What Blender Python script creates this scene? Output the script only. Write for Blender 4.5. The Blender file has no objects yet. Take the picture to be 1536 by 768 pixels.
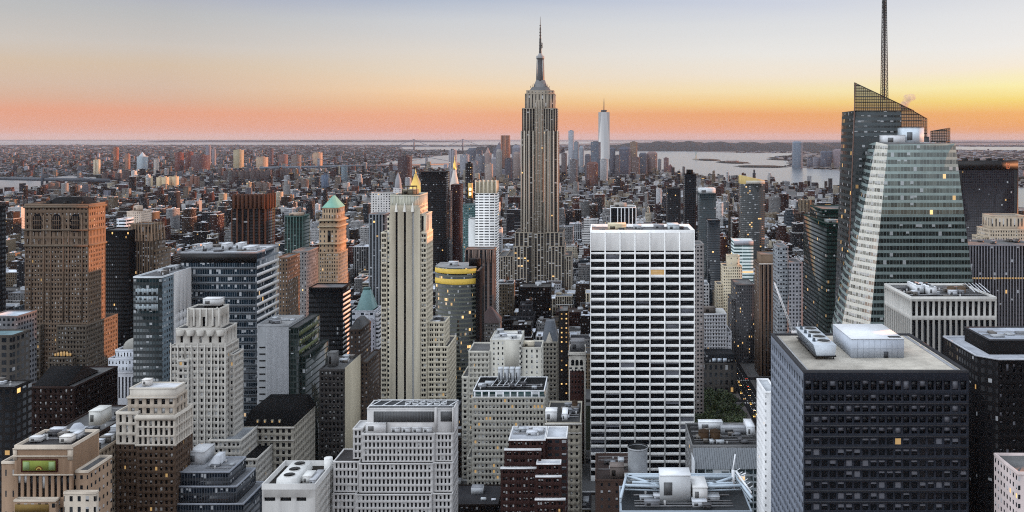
import bpy, math, random
import numpy as np
from mathutils import Vector
R = math.radians
C = bpy.context.scene.collection
sc = bpy.context.scene
rng = random.Random(7)

# ------------------------------------------------------------------ camera
F, VX, EY, CAMZ = 1320.0, 900.0, 205.0, 260.0     # focal length and principal point in photo pixels, eye height in metres
cd = bpy.data.cameras.new('camera')
cam = bpy.data.objects.new('camera', cd)
C.objects.link(cam)
cam.location = (0, 0, CAMZ)
cam.rotation_euler = (R(90), 0, 0)
cd.sensor_width = 36
cd.lens = 36 * F / 1536
cd.shift_x = (768 - VX) / 1536
cd.shift_y = -(384 - EY) / 1536
cd.clip_start = 1
cd.clip_end = 200000
sc.camera = cam


def X(px, Y): return (px - VX) * Y / F
def Z(row, Y): return CAMZ - (row - EY) * Y / F
def G(px, row):
    Y = CAMZ * F / (row - EY)
    return (X(px, Y), Y)
def PX(x, y): return VX + x * F / y
def ROW(z, y): return EY + (CAMZ - z) * F / y


def lin(r, g, b):
    f = lambda c: (c / 255 / 12.92) if c / 255 <= 0.04045 else ((c / 255 + 0.055) / 1.055) ** 2.4
    return (f(r), f(g), f(b))


# ------------------------------------------------------------------ sky, sun, exposure
SUN_AZ, SUN_EL = 66.0, 2.0          # degrees right of the view axis (+Y), degrees up
HAZE = 0.85e-5
EXPO = 0.8
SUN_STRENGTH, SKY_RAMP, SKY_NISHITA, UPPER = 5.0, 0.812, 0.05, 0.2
sx, sy = math.sin(R(SUN_AZ)), math.cos(R(SUN_AZ))
w = bpy.data.worlds.new('World')
sc.world = w
w.use_nodes = True
N, L = w.node_tree.nodes, w.node_tree.links
N.clear()


def nn(nodes, t, **kw):
    n = nodes.new(t)
    for k, v in kw.items():
        setattr(n, k, v)
    return n


def mth(nodes, links, op, a, b=None, c=None, clamp=False):
    n = nodes.new('ShaderNodeMath')
    n.operation = op
    n.use_clamp = clamp
    for i, q in enumerate((a, b, c)):
        if q is None:
            continue
        if isinstance(q, (int, float)):
            n.inputs[i].default_value = q
        else:
            links.new(q, n.inputs[i])
    return n.outputs[0]


def mixc(nodes, links, fac, a, b, blend='MIX'):
    n = nodes.new('ShaderNodeMix')
    n.data_type = 'RGBA'
    n.blend_type = blend
    for sock, q in ((n.inputs[0], fac), (n.inputs[6], a), (n.inputs[7], b)):
        if isinstance(q, (int, float)):
            sock.default_value = q
        elif isinstance(q, tuple):
            sock.default_value = tuple(q[:3]) + (1,)
        else:
            links.new(q, sock)
    return n.outputs[2]


def ramp(nodes, links, fac, stops):
    n = nodes.new('ShaderNodeValToRGB')
    e = n.color_ramp.elements
    while len(e) < len(stops):
        e.new(0.5)
    for i, (p, c) in enumerate(stops):
        e[i].position = p
        e[i].color = tuple(c) + (1,)
    links.new(fac, n.inputs[0])
    return n.outputs[0]


tc = nn(N, 'ShaderNodeTexCoord')
sep = nn(N, 'ShaderNodeSeparateXYZ')
L.new(tc.outputs['Generated'], sep.inputs[0])
mp = nn(N, 'ShaderNodeMapping')
mp.inputs['Scale'].default_value = (2.2, 2.2, 26)
L.new(tc.outputs['Generated'], mp.inputs[0])
cn = nn(N, 'ShaderNodeTexNoise')
cn.inputs['Scale'].default_value = 1.0
cn.inputs['Detail'].default_value = 4
L.new(mp.outputs[0], cn.inputs['Vector'])
wob = mth(N, L, 'MULTIPLY', mth(N, L, 'SUBTRACT', cn.outputs[0], 0.5), 0.03)
zz = mth(N, L, 'MAXIMUM', sep.outputs[2], 0.0)
wz = mth(N, L, 'ADD', zz, mth(N, L, 'MULTIPLY', wob, mth(N, L, 'MULTIPLY', zz, 12.0, clamp=True)))
fz = mth(N, L, 'SQRT', mth(N, L, 'MAXIMUM', wz, 0.0))
SKY_ROWS = (5, 40, 80, 110, 137, 155, 172, 195, 208)
SKY_A, SKY_A2, SKY_B, SKY_C = [[(0.216, 0.229, 0.324), (0.282, 0.284, 0.317), (0.347, 0.318, 0.324), (0.379, 0.298, 0.255), (0.381, 0.287, 0.257), (0.407, 0.262, 0.221), (0.479, 0.224, 0.168), (0.492, 0.260, 0.203), (0.494, 0.301, 0.215)],
     [(0.242, 0.277, 0.378), (0.351, 0.360, 0.408), (0.427, 0.394, 0.389), (0.469, 0.398, 0.344), (0.537, 0.378, 0.260), (0.512, 0.307, 0.190), (0.513, 0.249, 0.170), (0.523, 0.249, 0.185), (0.489, 0.283, 0.221)],
     [(0.325, 0.348, 0.448), (0.393, 0.404, 0.459), (0.447, 0.448, 0.480), (0.477, 0.440, 0.416), (0.494, 0.423, 0.290), (0.491, 0.341, 0.164), (0.459, 0.208, 0.108), (0.495, 0.235, 0.151), (0.486, 0.259, 0.190)],
     [(0.368, 0.382, 0.445), (0.391, 0.410, 0.479), (0.413, 0.435, 0.500), (0.442, 0.432, 0.427), (0.454, 0.479, 0.261), (0.413, 0.375, 0.109), (0.397, 0.213, 0.089), (0.401, 0.183, 0.074), (0.408, 0.219, 0.123)]]
stop = lambda cols: [(0.0, cols[-1])] + [(math.sqrt(math.sin(math.atan((205 - r) / 1320))), c) for r, c in list(zip(SKY_ROWS, cols))[-2::-1]]
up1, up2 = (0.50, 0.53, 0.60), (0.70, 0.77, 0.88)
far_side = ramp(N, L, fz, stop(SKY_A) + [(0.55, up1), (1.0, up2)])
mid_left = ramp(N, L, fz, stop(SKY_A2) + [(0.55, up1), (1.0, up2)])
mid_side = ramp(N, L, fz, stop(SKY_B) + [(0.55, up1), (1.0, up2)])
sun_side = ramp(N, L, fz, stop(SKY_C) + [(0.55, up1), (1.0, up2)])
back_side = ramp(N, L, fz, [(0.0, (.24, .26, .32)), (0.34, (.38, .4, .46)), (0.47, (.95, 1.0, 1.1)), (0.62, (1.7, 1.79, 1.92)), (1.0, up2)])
hl = mth(N, L, 'SQRT', mth(N, L, 'ADD', mth(N, L, 'MULTIPLY', sep.outputs[0], sep.outputs[0]), mth(N, L, 'MULTIPLY', sep.outputs[1], sep.outputs[1])))
az = mth(N, L, 'DIVIDE', mth(N, L, 'ADD', mth(N, L, 'MULTIPLY', sep.outputs[0], sx), mth(N, L, 'MULTIPLY', sep.outputs[1], sy)), mth(N, L, 'MAXIMUM', hl, 0.001))
def mapr(nodes, links, v, a, b):
    n = nodes.new('ShaderNodeMapRange')
    n.interpolation_type = 'SMOOTHSTEP'
    n.inputs[1].default_value = a
    n.inputs[2].default_value = b
    links.new(v, n.inputs[0])
    return n.outputs[0]
def mapl(v, a, b):
    n = N.new('ShaderNodeMapRange')
    n.inputs[1].default_value = a
    n.inputs[2].default_value = b
    L.new(v, n.inputs[0])
    return n.outputs[0]
c1 = mixc(N, L, mapl(az, 0.563, 0.813), mixc(N, L, mapl(az, 0.227, 0.563), mixc(N, L, mapl(az, -0.04, 0.227), far_side, mid_left), mid_side), sun_side)
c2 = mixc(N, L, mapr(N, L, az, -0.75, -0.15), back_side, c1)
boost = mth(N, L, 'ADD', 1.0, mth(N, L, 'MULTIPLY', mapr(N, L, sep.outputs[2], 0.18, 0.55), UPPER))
c3 = mixc(N, L, 1.0, c2, (1, 1, 1), 'MULTIPLY')
bg1 = nn(N, 'ShaderNodeBackground')
L.new(c3, bg1.inputs[0])
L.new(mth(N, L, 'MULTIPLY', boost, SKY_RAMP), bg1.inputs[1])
sky = nn(N, 'ShaderNodeTexSky', sky_type='NISHITA')
sky.sun_disc = False
sky.sun_elevation = R(SUN_EL)
sky.sun_rotation = R(SUN_AZ)
bg2 = nn(N, 'ShaderNodeBackground')
L.new(sky.outputs[0], bg2.inputs[0])
bg2.inputs[1].default_value = SKY_NISHITA
adds = nn(N, 'ShaderNodeAddShader')
L.new(bg1.outputs[0], adds.inputs[0])
L.new(bg2.outputs[0], adds.inputs[1])
wo = nn(N, 'ShaderNodeOutputWorld')
L.new(adds.outputs[0], wo.inputs[0])

sl = bpy.data.lights.new('sun', 'SUN')
sl.energy = SUN_STRENGTH
sl.angle = R(0.6)
sl.color = (1.0, 0.40, 0.18)
so = bpy.data.objects.new('sun', sl)
C.objects.link(so)
so.rotation_euler = Vector((sx * math.cos(R(SUN_EL)), sy * math.cos(R(SUN_EL)), math.sin(R(SUN_EL)))).to_track_quat('Z', 'Y').to_euler()

vs = sc.view_settings
vs.view_transform = 'Standard'
vs.look = 'None'
vs.gamma = 1
vs.exposure = EXPO
cy = sc.cycles
cy.use_denoising = False
try:
    cy.denoiser = 'OPENIMAGEDENOISE'
except Exception:
    pass
cy.max_bounces = 6
cy.pixel_filter_type = 'BLACKMAN_HARRIS'
cy.filter_width = 1.1
cy.diffuse_bounces = 1
cy.glossy_bounces = 3
cy.transmission_bounces = 4
cy.transparent_max_bounces = 8
cy.volume_bounces = 0
cy.sample_clamp_indirect = 4
sc.render.film_transparent = False

# ------------------------------------------------------------------ materials
MATS = {}


def new_mat(name):
    m = bpy.data.materials.new(name)
    m.use_nodes = True
    m.cycles.emission_sampling = 'NONE'
    m.node_tree.nodes.clear()
    MATS[name] = m
    n = m.node_tree.nodes
    l = m.node_tree.links
    out = n.new('ShaderNodeOutputMaterial')
    b = n.new('ShaderNodeBsdfPrincipled')
    l.new(b.outputs[0], out.inputs[0])
    return m, n, l, b, out


def noise(n, l, vec, scale, detail=3, rough=0.6):
    t = n.new('ShaderNodeTexNoise')
    t.inputs['Scale'].default_value = scale
    t.inputs['Detail'].default_value = detail
    t.inputs['Roughness'].default_value = rough
    if vec is not None:
        l.new(vec, t.inputs['Vector'])
    return t.outputs[0]


def attr(n, name):
    a = n.new('ShaderNodeAttribute')
    a.attribute_name = name
    return a


def pos(n):
    return n.new('ShaderNodeNewGeometry').outputs['Position']


def scale_val(n, l, col, f):
    """multiply a colour socket by a float socket"""
    v = n.new('ShaderNodeVectorMath')
    v.operation = 'SCALE'
    l.new(col, v.inputs[0])
    l.new(f, v.inputs['Scale'])
    return v.outputs[0]


# plain masonry / metal / roof: colour from the face attribute, weathering from noise in world space
def plain(name, rough, amp, s1, s2, metal=0.0, streak=False, spec=0.15):
    m, n, l, b, out = new_mat(name)
    col = attr(n, 'col').outputs['Vector']
    p = pos(n)
    if streak:
        mpn = n.new('ShaderNodeMapping')
        mpn.inputs['Scale'].default_value = (1, 1, 0.12)
        l.new(p, mpn.inputs[0])
        a = noise(n, l, mpn.outputs[0], s1)
    else:
        a = noise(n, l, p, s1)
    c = noise(n, l, p, s2, 2)
    f = mth(n, l, 'ADD', mth(n, l, 'MULTIPLY', mth(n, l, 'SUBTRACT', a, 0.5), amp * 2), mth(n, l, 'MULTIPLY', mth(n, l, 'SUBTRACT', c, 0.5), amp))
    l.new(scale_val(n, l, col, mth(n, l, 'ADD', f, 1.0)), b.inputs['Base Color'])
    b.inputs['Roughness'].default_value = rough
    b.inputs['Metallic'].default_value = metal
    b.inputs['Specular IOR Level'].default_value = spec
    return m


plain('masonry', 0.85, 0.22, 0.3, 2.5, streak=True)
plain('metal', 0.5, 0.2, 0.3, 2.0, spec=0.35)
plain('roofing', 0.9, 0.55, 0.13, 1.1)
plain('ground_cover', 0.95, 0.5, 0.02, 0.3)
plain('gold', 0.28, 0.1, 0.3, 2.0, metal=0.9, spec=0.5)


def simple(name, col, rough=0.5, metal=0.0, emit=None, es=1.0, ior=1.5):
    m, n, l, b, out = new_mat(name)
    b.inputs['Base Color'].default_value = col + (1,)
    b.inputs['Roughness'].default_value = rough
    b.inputs['Metallic'].default_value = metal
    b.inputs['IOR'].default_value = ior
    if emit:
        b.inputs['Emission Color'].default_value = emit + (1,)
        b.inputs['Emission Strength'].default_value = es
    return m


simple('glass', (0.006, 0.007, 0.009), 0.07, ior=1.28)
simple('glass_sheen', (0.02, 0.03, 0.035), 0.1, ior=2.0)
simple('blind', (0.42, 0.43, 0.43), 0.6)
simple('blind_dim', (0.11, 0.115, 0.135), 0.6)
simple('lit_window', (0.1, 0.08, 0.05), 0.3, emit=(1.0, 0.62, 0.24), es=0.24)
simple('lamp_warm', (0.8, 0.5, 0.2), 0.4, emit=(1.0, 0.6, 0.25), es=5)
simple('lamp_red', (0.6, 0.05, 0.03), 0.4, emit=(1.0, 0.1, 0.05), es=4)
simple('mirror_glass', (0.3, 0.29, 0.28), 0.12, metal=0.9)
simple('black_void', (0.01, 0.01, 0.011), 0.6)

# facade: wall, window bays and floors read from face attributes (bay, floor, window share, colours); cells vary by white noise
def facade_mat(name, rough_glass=0.08, ior=1.5, spec=0.12):
    m, n, l, b, out = new_mat(name)
    tcn = n.new('ShaderNodeTexCoord')
    geo = n.new('ShaderNodeNewGeometry')
    P = n.new('ShaderNodeSeparateXYZ')
    l.new(tcn.outputs['Object'], P.inputs[0])
    Nn = n.new('ShaderNodeSeparateXYZ')
    l.new(geo.outputs['True Normal'], Nn.inputs[0])
    M = lambda op, a, b_=None, c=None: mth(n, l, op, a, b_, c)
    hn = M('MAXIMUM', M('SQRT', M('ADD', M('MULTIPLY', Nn.outputs[0], Nn.outputs[0]), M('MULTIPLY', Nn.outputs[1], Nn.outputs[1]))), 0.001)
    u = M('DIVIDE', M('SUBTRACT', M('MULTIPLY', Nn.outputs[0], P.outputs[1]), M('MULTIPLY', Nn.outputs[1], P.outputs[0])), hn)
    def vec(nm):
        s = n.new('ShaderNodeSeparateXYZ')
        l.new(attr(n, nm).outputs['Vector'], s.inputs[0])
        return s.outputs
    bay, flo, ww = vec('p1')
    wh, bl, lit = vec('p2')
    u0, v0, seed = vec('p3')
    cu = M('DIVIDE', M('SUBTRACT', u, u0), bay)
    cv = M('DIVIDE', M('SUBTRACT', P.outputs[2], v0), flo)
    fu, fv = M('FRACT', cu), M('FRACT', cv)
    iu, iv = M('FLOOR', cu), M('FLOOR', cv)
    in_u = M('LESS_THAN', M('ABSOLUTE', M('SUBTRACT', fu, 0.5)), M('MULTIPLY', ww, 0.5))
    rel = M('DIVIDE', M('SUBTRACT', fv, M('MULTIPLY', M('SUBTRACT', 1.0, wh), 0.6)), wh)      # 0..1 inside the window
    in_v = M('MULTIPLY', M('GREATER_THAN', rel, 0.0), M('LESS_THAN', rel, 1.0))
    win = M('MULTIPLY', in_u, in_v)
    cell = n.new('ShaderNodeCombineXYZ')
    l.new(iu, cell.inputs[0]); l.new(iv, cell.inputs[1]); l.new(seed, cell.inputs[2])
    wn = n.new('ShaderNodeTexWhiteNoise')
    wn.noise_dimensions = '3D'
    l.new(cell.outputs[0], wn.inputs['Vector'])
    rs = n.new('ShaderNodeSeparateColor')
    l.new(wn.outputs['Color'], rs.inputs[0])
    r1, r2, r3 = rs.outputs[0], rs.outputs[1], rs.outputs[2]
    blind = M('MULTIPLY', M('LESS_THAN', r1, bl), M('GREATER_THAN', rel, M('MULTIPLY', r2, 0.8)))
    islit = M('LESS_THAN', r3, lit)
    wall = attr(n, 'col').outputs['Vector']
    span = attr(n, 'scol').outputs['Vector']
    gl = attr(n, 'gcol').outputs['Vector']
    p = geo.outputs['Position']
    mpn = n.new('ShaderNodeMapping')
    mpn.inputs['Scale'].default_value = (1, 1, 0.15)
    l.new(p, mpn.inputs[0])
    st = M('ADD', M('MULTIPLY', noise(n, l, mpn.outputs[0], 0.22), 0.55), M('MULTIPLY', noise(n, l, p, 1.6, 2), 0.25))
    wv = scale_val(n, l, mixc(n, l, in_u, wall, span), M('ADD', st, 0.6))
    gv = scale_val(n, l, gl, M('ADD', M('MULTIPLY', r2, 0.6), 0.3))
    gv = mixc(n, l, M('MULTIPLY', blind, 0.85), gv, mixc(n, l, 0.75, wall, (0.4, 0.41, 0.42)))
    base = mixc(n, l, win, wv, gv)
    l.new(base, b.inputs['Base Color'])
    rg = M('ADD', M('MULTIPLY', M('MULTIPLY', win, M('SUBTRACT', 1.0, M('MULTIPLY', blind, 0.7))), rough_glass - 0.8), 0.8)
    l.new(rg, b.inputs['Roughness'])
    b.inputs['IOR'].default_value = ior
    b.inputs['Specular IOR Level'].default_value = spec
    b.inputs['Emission Color'].default_value = (1.0, 0.6, 0.22, 1)
    l.new(M('MULTIPLY', M('MULTIPLY', win, islit), M('ADD', M('MULTIPLY', r2, 0.7), 0.15)), b.inputs['Emission Strength'])
    return m


facade_mat('facade')
facade_mat('curtain_wall', 0.06, 1.6, 0.32)

# ------------------------------------------------------------------ mesh building
def tone(c):
    c = np.asarray(c, float)
    lum = np.maximum(c @ np.array((.3, .5, .2)), .004)
    k = np.minimum(1.0, (lum / .42) ** .82)
    return c * (k[..., None] if c.ndim > 1 else k)


DEF = dict(wall=(0.3, 0.28, 0.25), span=None, glass=(0.015, 0.018, 0.022), bay=3.0, floor=3.6, ww=0.5, wh=0.55, blind=0.3, lit=0.004, mat='facade')


def S(**kw):
    d = dict(DEF)
    d.update(kw)
    if d['span'] is None:
        d['span'] = d['wall']
    return d


SEED = [0]


class MB:
    """collects faces; build() links them as one mesh object"""
    def __init__(s):
        s.q, s.qa, s.poly, s.pa, s.mats = [], [], [], [], []

    def mi(s, m):
        if m not in s.mats:
            s.mats.append(m)
        return s.mats.index(m)

    def quads(s, arr, col, mat='masonry', scol=None, gcol=None, p1=(3, 3.6, 0.5), p2=(0.5, 0.3, 0.0), p3=(0, 0, 0)):
        arr = np.asarray(arr, float).reshape(-1, 4, 3)
        n = len(arr)
        a = np.empty((n, 19))
        a[:, 0:3] = col if mat in ('leaves', 'gold') else tone(col)
        a[:, 3:6] = tone(col if scol is None else scol)
        a[:, 6:9] = (0.015, 0.018, 0.022) if gcol is None else gcol
        a[:, 9:12], a[:, 12:15], a[:, 15:18] = p1, p2, p3
        a[:, 18] = s.mi(mat)
        s.q.append(arr)
        s.qa.append(a)

    def ngon(s, pts, col, mat='masonry', st=None):
        a = np.zeros(19)
        a[0:3] = tone(col); a[3:6] = tone(col); a[6:9] = (0.015, 0.018, 0.022); a[9:12] = (3, 3.6, 0.5); a[12:15] = (0.5, 0.3, 0)
        if st:
            t = np.array(pts[1][:2], float) - np.array(pts[0][:2], float)
            t /= max(np.linalg.norm(t), 1e-6)
            SEED[0] += 1
            a[0:3], a[3:6], a[6:9] = tone(st['wall']), tone(st['span']), st['glass']
            a[9:12] = (st['bay'], st['floor'], st['ww']); a[12:15] = (st['wh'], st['blind'], st['lit'])
            a[15:18] = (0, 0, SEED[0]); mat = st['mat']
            s.fix_u0 = True
        a[18] = s.mi(mat)
        s.poly.append([tuple(map(float, p)) for p in pts])
        s.pa.append(a)

    def box(s, x0, x1, y0, y1, z0, z1, col, mat='masonry', top=None, topmat=None, bottom=True):
        v = [(x0, y0, z0), (x1, y0, z0), (x1, y1, z0), (x0, y1, z0), (x0, y0, z1), (x1, y0, z1), (x1, y1, z1), (x0, y1, z1)]
        f = [(0, 1, 5, 4), (1, 2, 6, 5), (2, 3, 7, 6), (3, 0, 4, 7)]
        if bottom:
            f.append((3, 2, 1, 0))
        s.quads([[v[i] for i in q] for q in f], col, mat)
        s.quads([[v[i] for i in (4, 5, 6, 7)]], top or col, topmat or mat)

    def frustum(s, x0, x1, y0, y1, z0, X0, X1, Y0, Y1, z1, col, mat='masonry', cap=True):
        v = [(x0, y0, z0), (x1, y0, z0), (x1, y1, z0), (x0, y1, z0), (X0, Y0, z1), (X1, Y0, z1), (X1, Y1, z1), (X0, Y1, z1)]
        f = [(0, 1, 5, 4), (1, 2, 6, 5), (2, 3, 7, 6), (3, 0, 4, 7)] + ([(4, 5, 6, 7)] if cap else [])
        s.quads([[v[i] for i in q] for q in f], col, mat)

    def cone(s, x, y, z0, z1, r0, r1, col, mat='metal', n=14, cap=True, ry=1.0):
        an = [2 * math.pi * i / n for i in range(n)]
        for i in range(n):
            a, b = an[i], an[(i + 1) % n]
            s.quads([[(x + r0 * math.cos(a), y + r0 * ry * math.sin(a), z0), (x + r0 * math.cos(b), y + r0 * ry * math.sin(b), z0),
                      (x + r1 * math.cos(b), y + r1 * ry * math.sin(b), z1), (x + r1 * math.cos(a), y + r1 * ry * math.sin(a), z1)]], col, mat)
        if cap and r1 > 0.05:
            s.ngon([(x + r1 * math.cos(a), y + r1 * ry * math.sin(a), z1) for a in an], col, mat)

    def bar(s, p, q, wd, col, mat='metal'):
        p, q = Vector(p), Vector(q)
        d = (q - p).normalized()
        up = Vector((0, 0, 1)) if abs(d.z) < 0.9 else Vector((1, 0, 0))
        a = d.cross(up).normalized() * wd / 2
        b = d.cross(a).normalized() * wd / 2
        c = [p + a + b, p - a + b, p - a - b, p + a - b, q + a + b, q - a + b, q - a - b, q + a - b]
        f = [(0, 1, 5, 4), (1, 2, 6, 5), (2, 3, 7, 6), (3, 0, 4, 7), (3, 2, 1, 0), (4, 5, 6, 7)]
        s.quads([[tuple(c[i]) for i in k] for k in f], col, mat)

    # one wall panel with shader windows; P0 left corner seen from outside, t along the wall
    def wall(s, P0, t, W, z0, z1, st, seed=None, n=None):
        P0 = np.array(P0, float); t = np.array(t, float)
        P1 = P0 + t * W
        SEED[0] += 1
        nb = n or max(1, round(W / st['bay']))
        nf = max(1, round((z1 - z0) / st['floor']))
        s.quads([[(P0[0], P0[1], z0), (P1[0], P1[1], z0), (P1[0], P1[1], z1), (P0[0], P0[1], z1)]], st['wall'], st['mat'], st['span'], st['glass'],
                (W / nb, (z1 - z0) / nf, st['ww']), (st['wh'], st['blind'], st['lit']), (float(P0 @ t), z0, SEED[0] if seed is None else seed))

    # wall panel with real window openings; panes are returned as (centre, t, w, h)
    def punched(s, P0, t, W, z0, z1, cols, rows, depth, col, mat='masonry'):
        P0 = np.array(P0, float); t = np.array(t, float)
        nrm = np.array((t[1], -t[0]))
        us = [0.0]
        for a, b in cols: us += [a, b]
        us.append(W)
        vz = [z0]
        for a, b in rows: vz += [a, b]
        vz.append(z1)
        us, vz = np.array(us), np.array(vz)
        pt = lambda uu, v, d=0.0: np.stack([P0[0] + t[0] * uu - nrm[0] * d, P0[1] + t[1] * uu - nrm[1] * d, v], -1)
        I, J = np.meshgrid(np.arange(len(us) - 1), np.arange(len(vz) - 1), indexing='ij')
        I, J = I.ravel(), J.ravel()
        w_ = (I % 2 == 1) & (J % 2 == 1)
        k = ~w_ & (us[I + 1] - us[I] > 1e-4) & (vz[J + 1] - vz[J] > 1e-4)
        a, b, c, d = us[I[k]], us[I[k] + 1], vz[J[k]], vz[J[k] + 1]
        s.quads(np.stack([pt(a, c), pt(b, c), pt(b, d), pt(a, d)], 1), col, mat)
        a, b, c, d = us[I[w_]], us[I[w_] + 1], vz[J[w_]], vz[J[w_] + 1]
        if not len(a):
            return []
        D = depth
        rev = np.concatenate([np.stack([pt(a, c), pt(a, c, D), pt(b, c, D), pt(b, c)], 1)[:, ::-1], np.stack([pt(a, d), pt(b, d), pt(b, d, D), pt(a, d, D)], 1)[:, ::-1],
                              np.stack([pt(a, c), pt(a, d), pt(a, d, D), pt(a, c, D)], 1)[:, ::-1], np.stack([pt(b, c), pt(b, c, D), pt(b, d, D), pt(b, d)], 1)[:, ::-1]])
        s.quads(rev, col, mat)
        ce = pt((a + b) / 2, (c + d) / 2, D)
        return [(tuple(ce[i]), tuple(t), b[i] - a[i], d[i] - c[i]) for i in range(len(a))]

    def build(s, name, parent=None, off=(0, 0, 0), weld=True):
        vq = np.concatenate(s.q).reshape(-1, 3) if s.q else np.zeros((0, 3))
        nq = len(vq) // 4
        vp = np.array([p for f in s.poly for p in f]).reshape(-1, 3)
        V = np.concatenate([vq, vp]) - np.array(off)
        cnt = np.concatenate([np.full(nq, 4), np.array([len(f) for f in s.poly], int)]).astype(np.int32)
        A = np.concatenate((s.qa if s.qa else []) + ([np.array(s.pa)] if s.pa else []))
        idx = np.arange(len(V))
        if weld:
            k = np.round(V * 500).astype(np.int64)
            k -= k.min(0)
            key = (k[:, 0] * (k[:, 1].max() + 1) + k[:, 1]) * (k[:, 2].max() + 1) + k[:, 2]
            _, first, idx = np.unique(key, return_index=True, return_inverse=True)
            V = V[first]
        me = bpy.data.meshes.new(name)
        me.vertices.add(len(V))
        me.vertices.foreach_set('co', V.astype(np.float32).ravel())
        me.loops.add(len(idx))
        me.loops.foreach_set('vertex_index', idx.astype(np.int32).ravel())
        me.polygons.add(len(cnt))
        st = np.concatenate([[0], np.cumsum(cnt)[:-1]]).astype(np.int32)
        me.polygons.foreach_set('loop_start', st)
        me.polygons.foreach_set('material_index', A[:, 18].astype(np.int32))
        for nm, c in (('col', 0), ('scol', 3), ('gcol', 6), ('p1', 9), ('p2', 12), ('p3', 15)):
            at = me.attributes.new(nm, 'FLOAT_VECTOR', 'FACE')
            at.data.foreach_set('vector', A[:, c:c + 3].astype(np.float32).ravel())
        for m in s.mats:
            me.materials.append(MATS[m])
        me.update(calc_edges=True)
        o = bpy.data.objects.new(name, me)
        C.objects.link(o)
        if parent:
            o.parent = parent
        return o


def tag(o, label=None, cat=None, group=None, kind=None):
    if label: o['label'] = label
    if cat: o['category'] = cat
    if group: o['group'] = group
    if kind: o['kind'] = kind
    return o


HEROES = []      # footprints and what each landmark lets one see of it: used to keep the city blocks clear of them
WIN_MESH = {}


def window_mesh(wd, h, var, bm='blind'):
    key = (round(wd, 2), round(h, 2), var, bm)
    if key not in WIN_MESH:
        mb = MB()
        a = wd / 2; b = h / 2
        mb.box(-a, a, -0.02, 0.04, -b, b, (0, 0, 0), 'lit_window' if var == 4 else 'glass')
        f = (0, 0.35, 0.6, 0.95, 0)[var]
        if f:
            mb.box(-a * 0.97, a * 0.97, -0.07, -0.03, b - h * f, b * 0.98, (0, 0, 0), bm)
        o = mb.build('window')
        WIN_MESH[key] = o.data
        bpy.data.objects.remove(o)
    return WIN_MESH[key]


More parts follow.
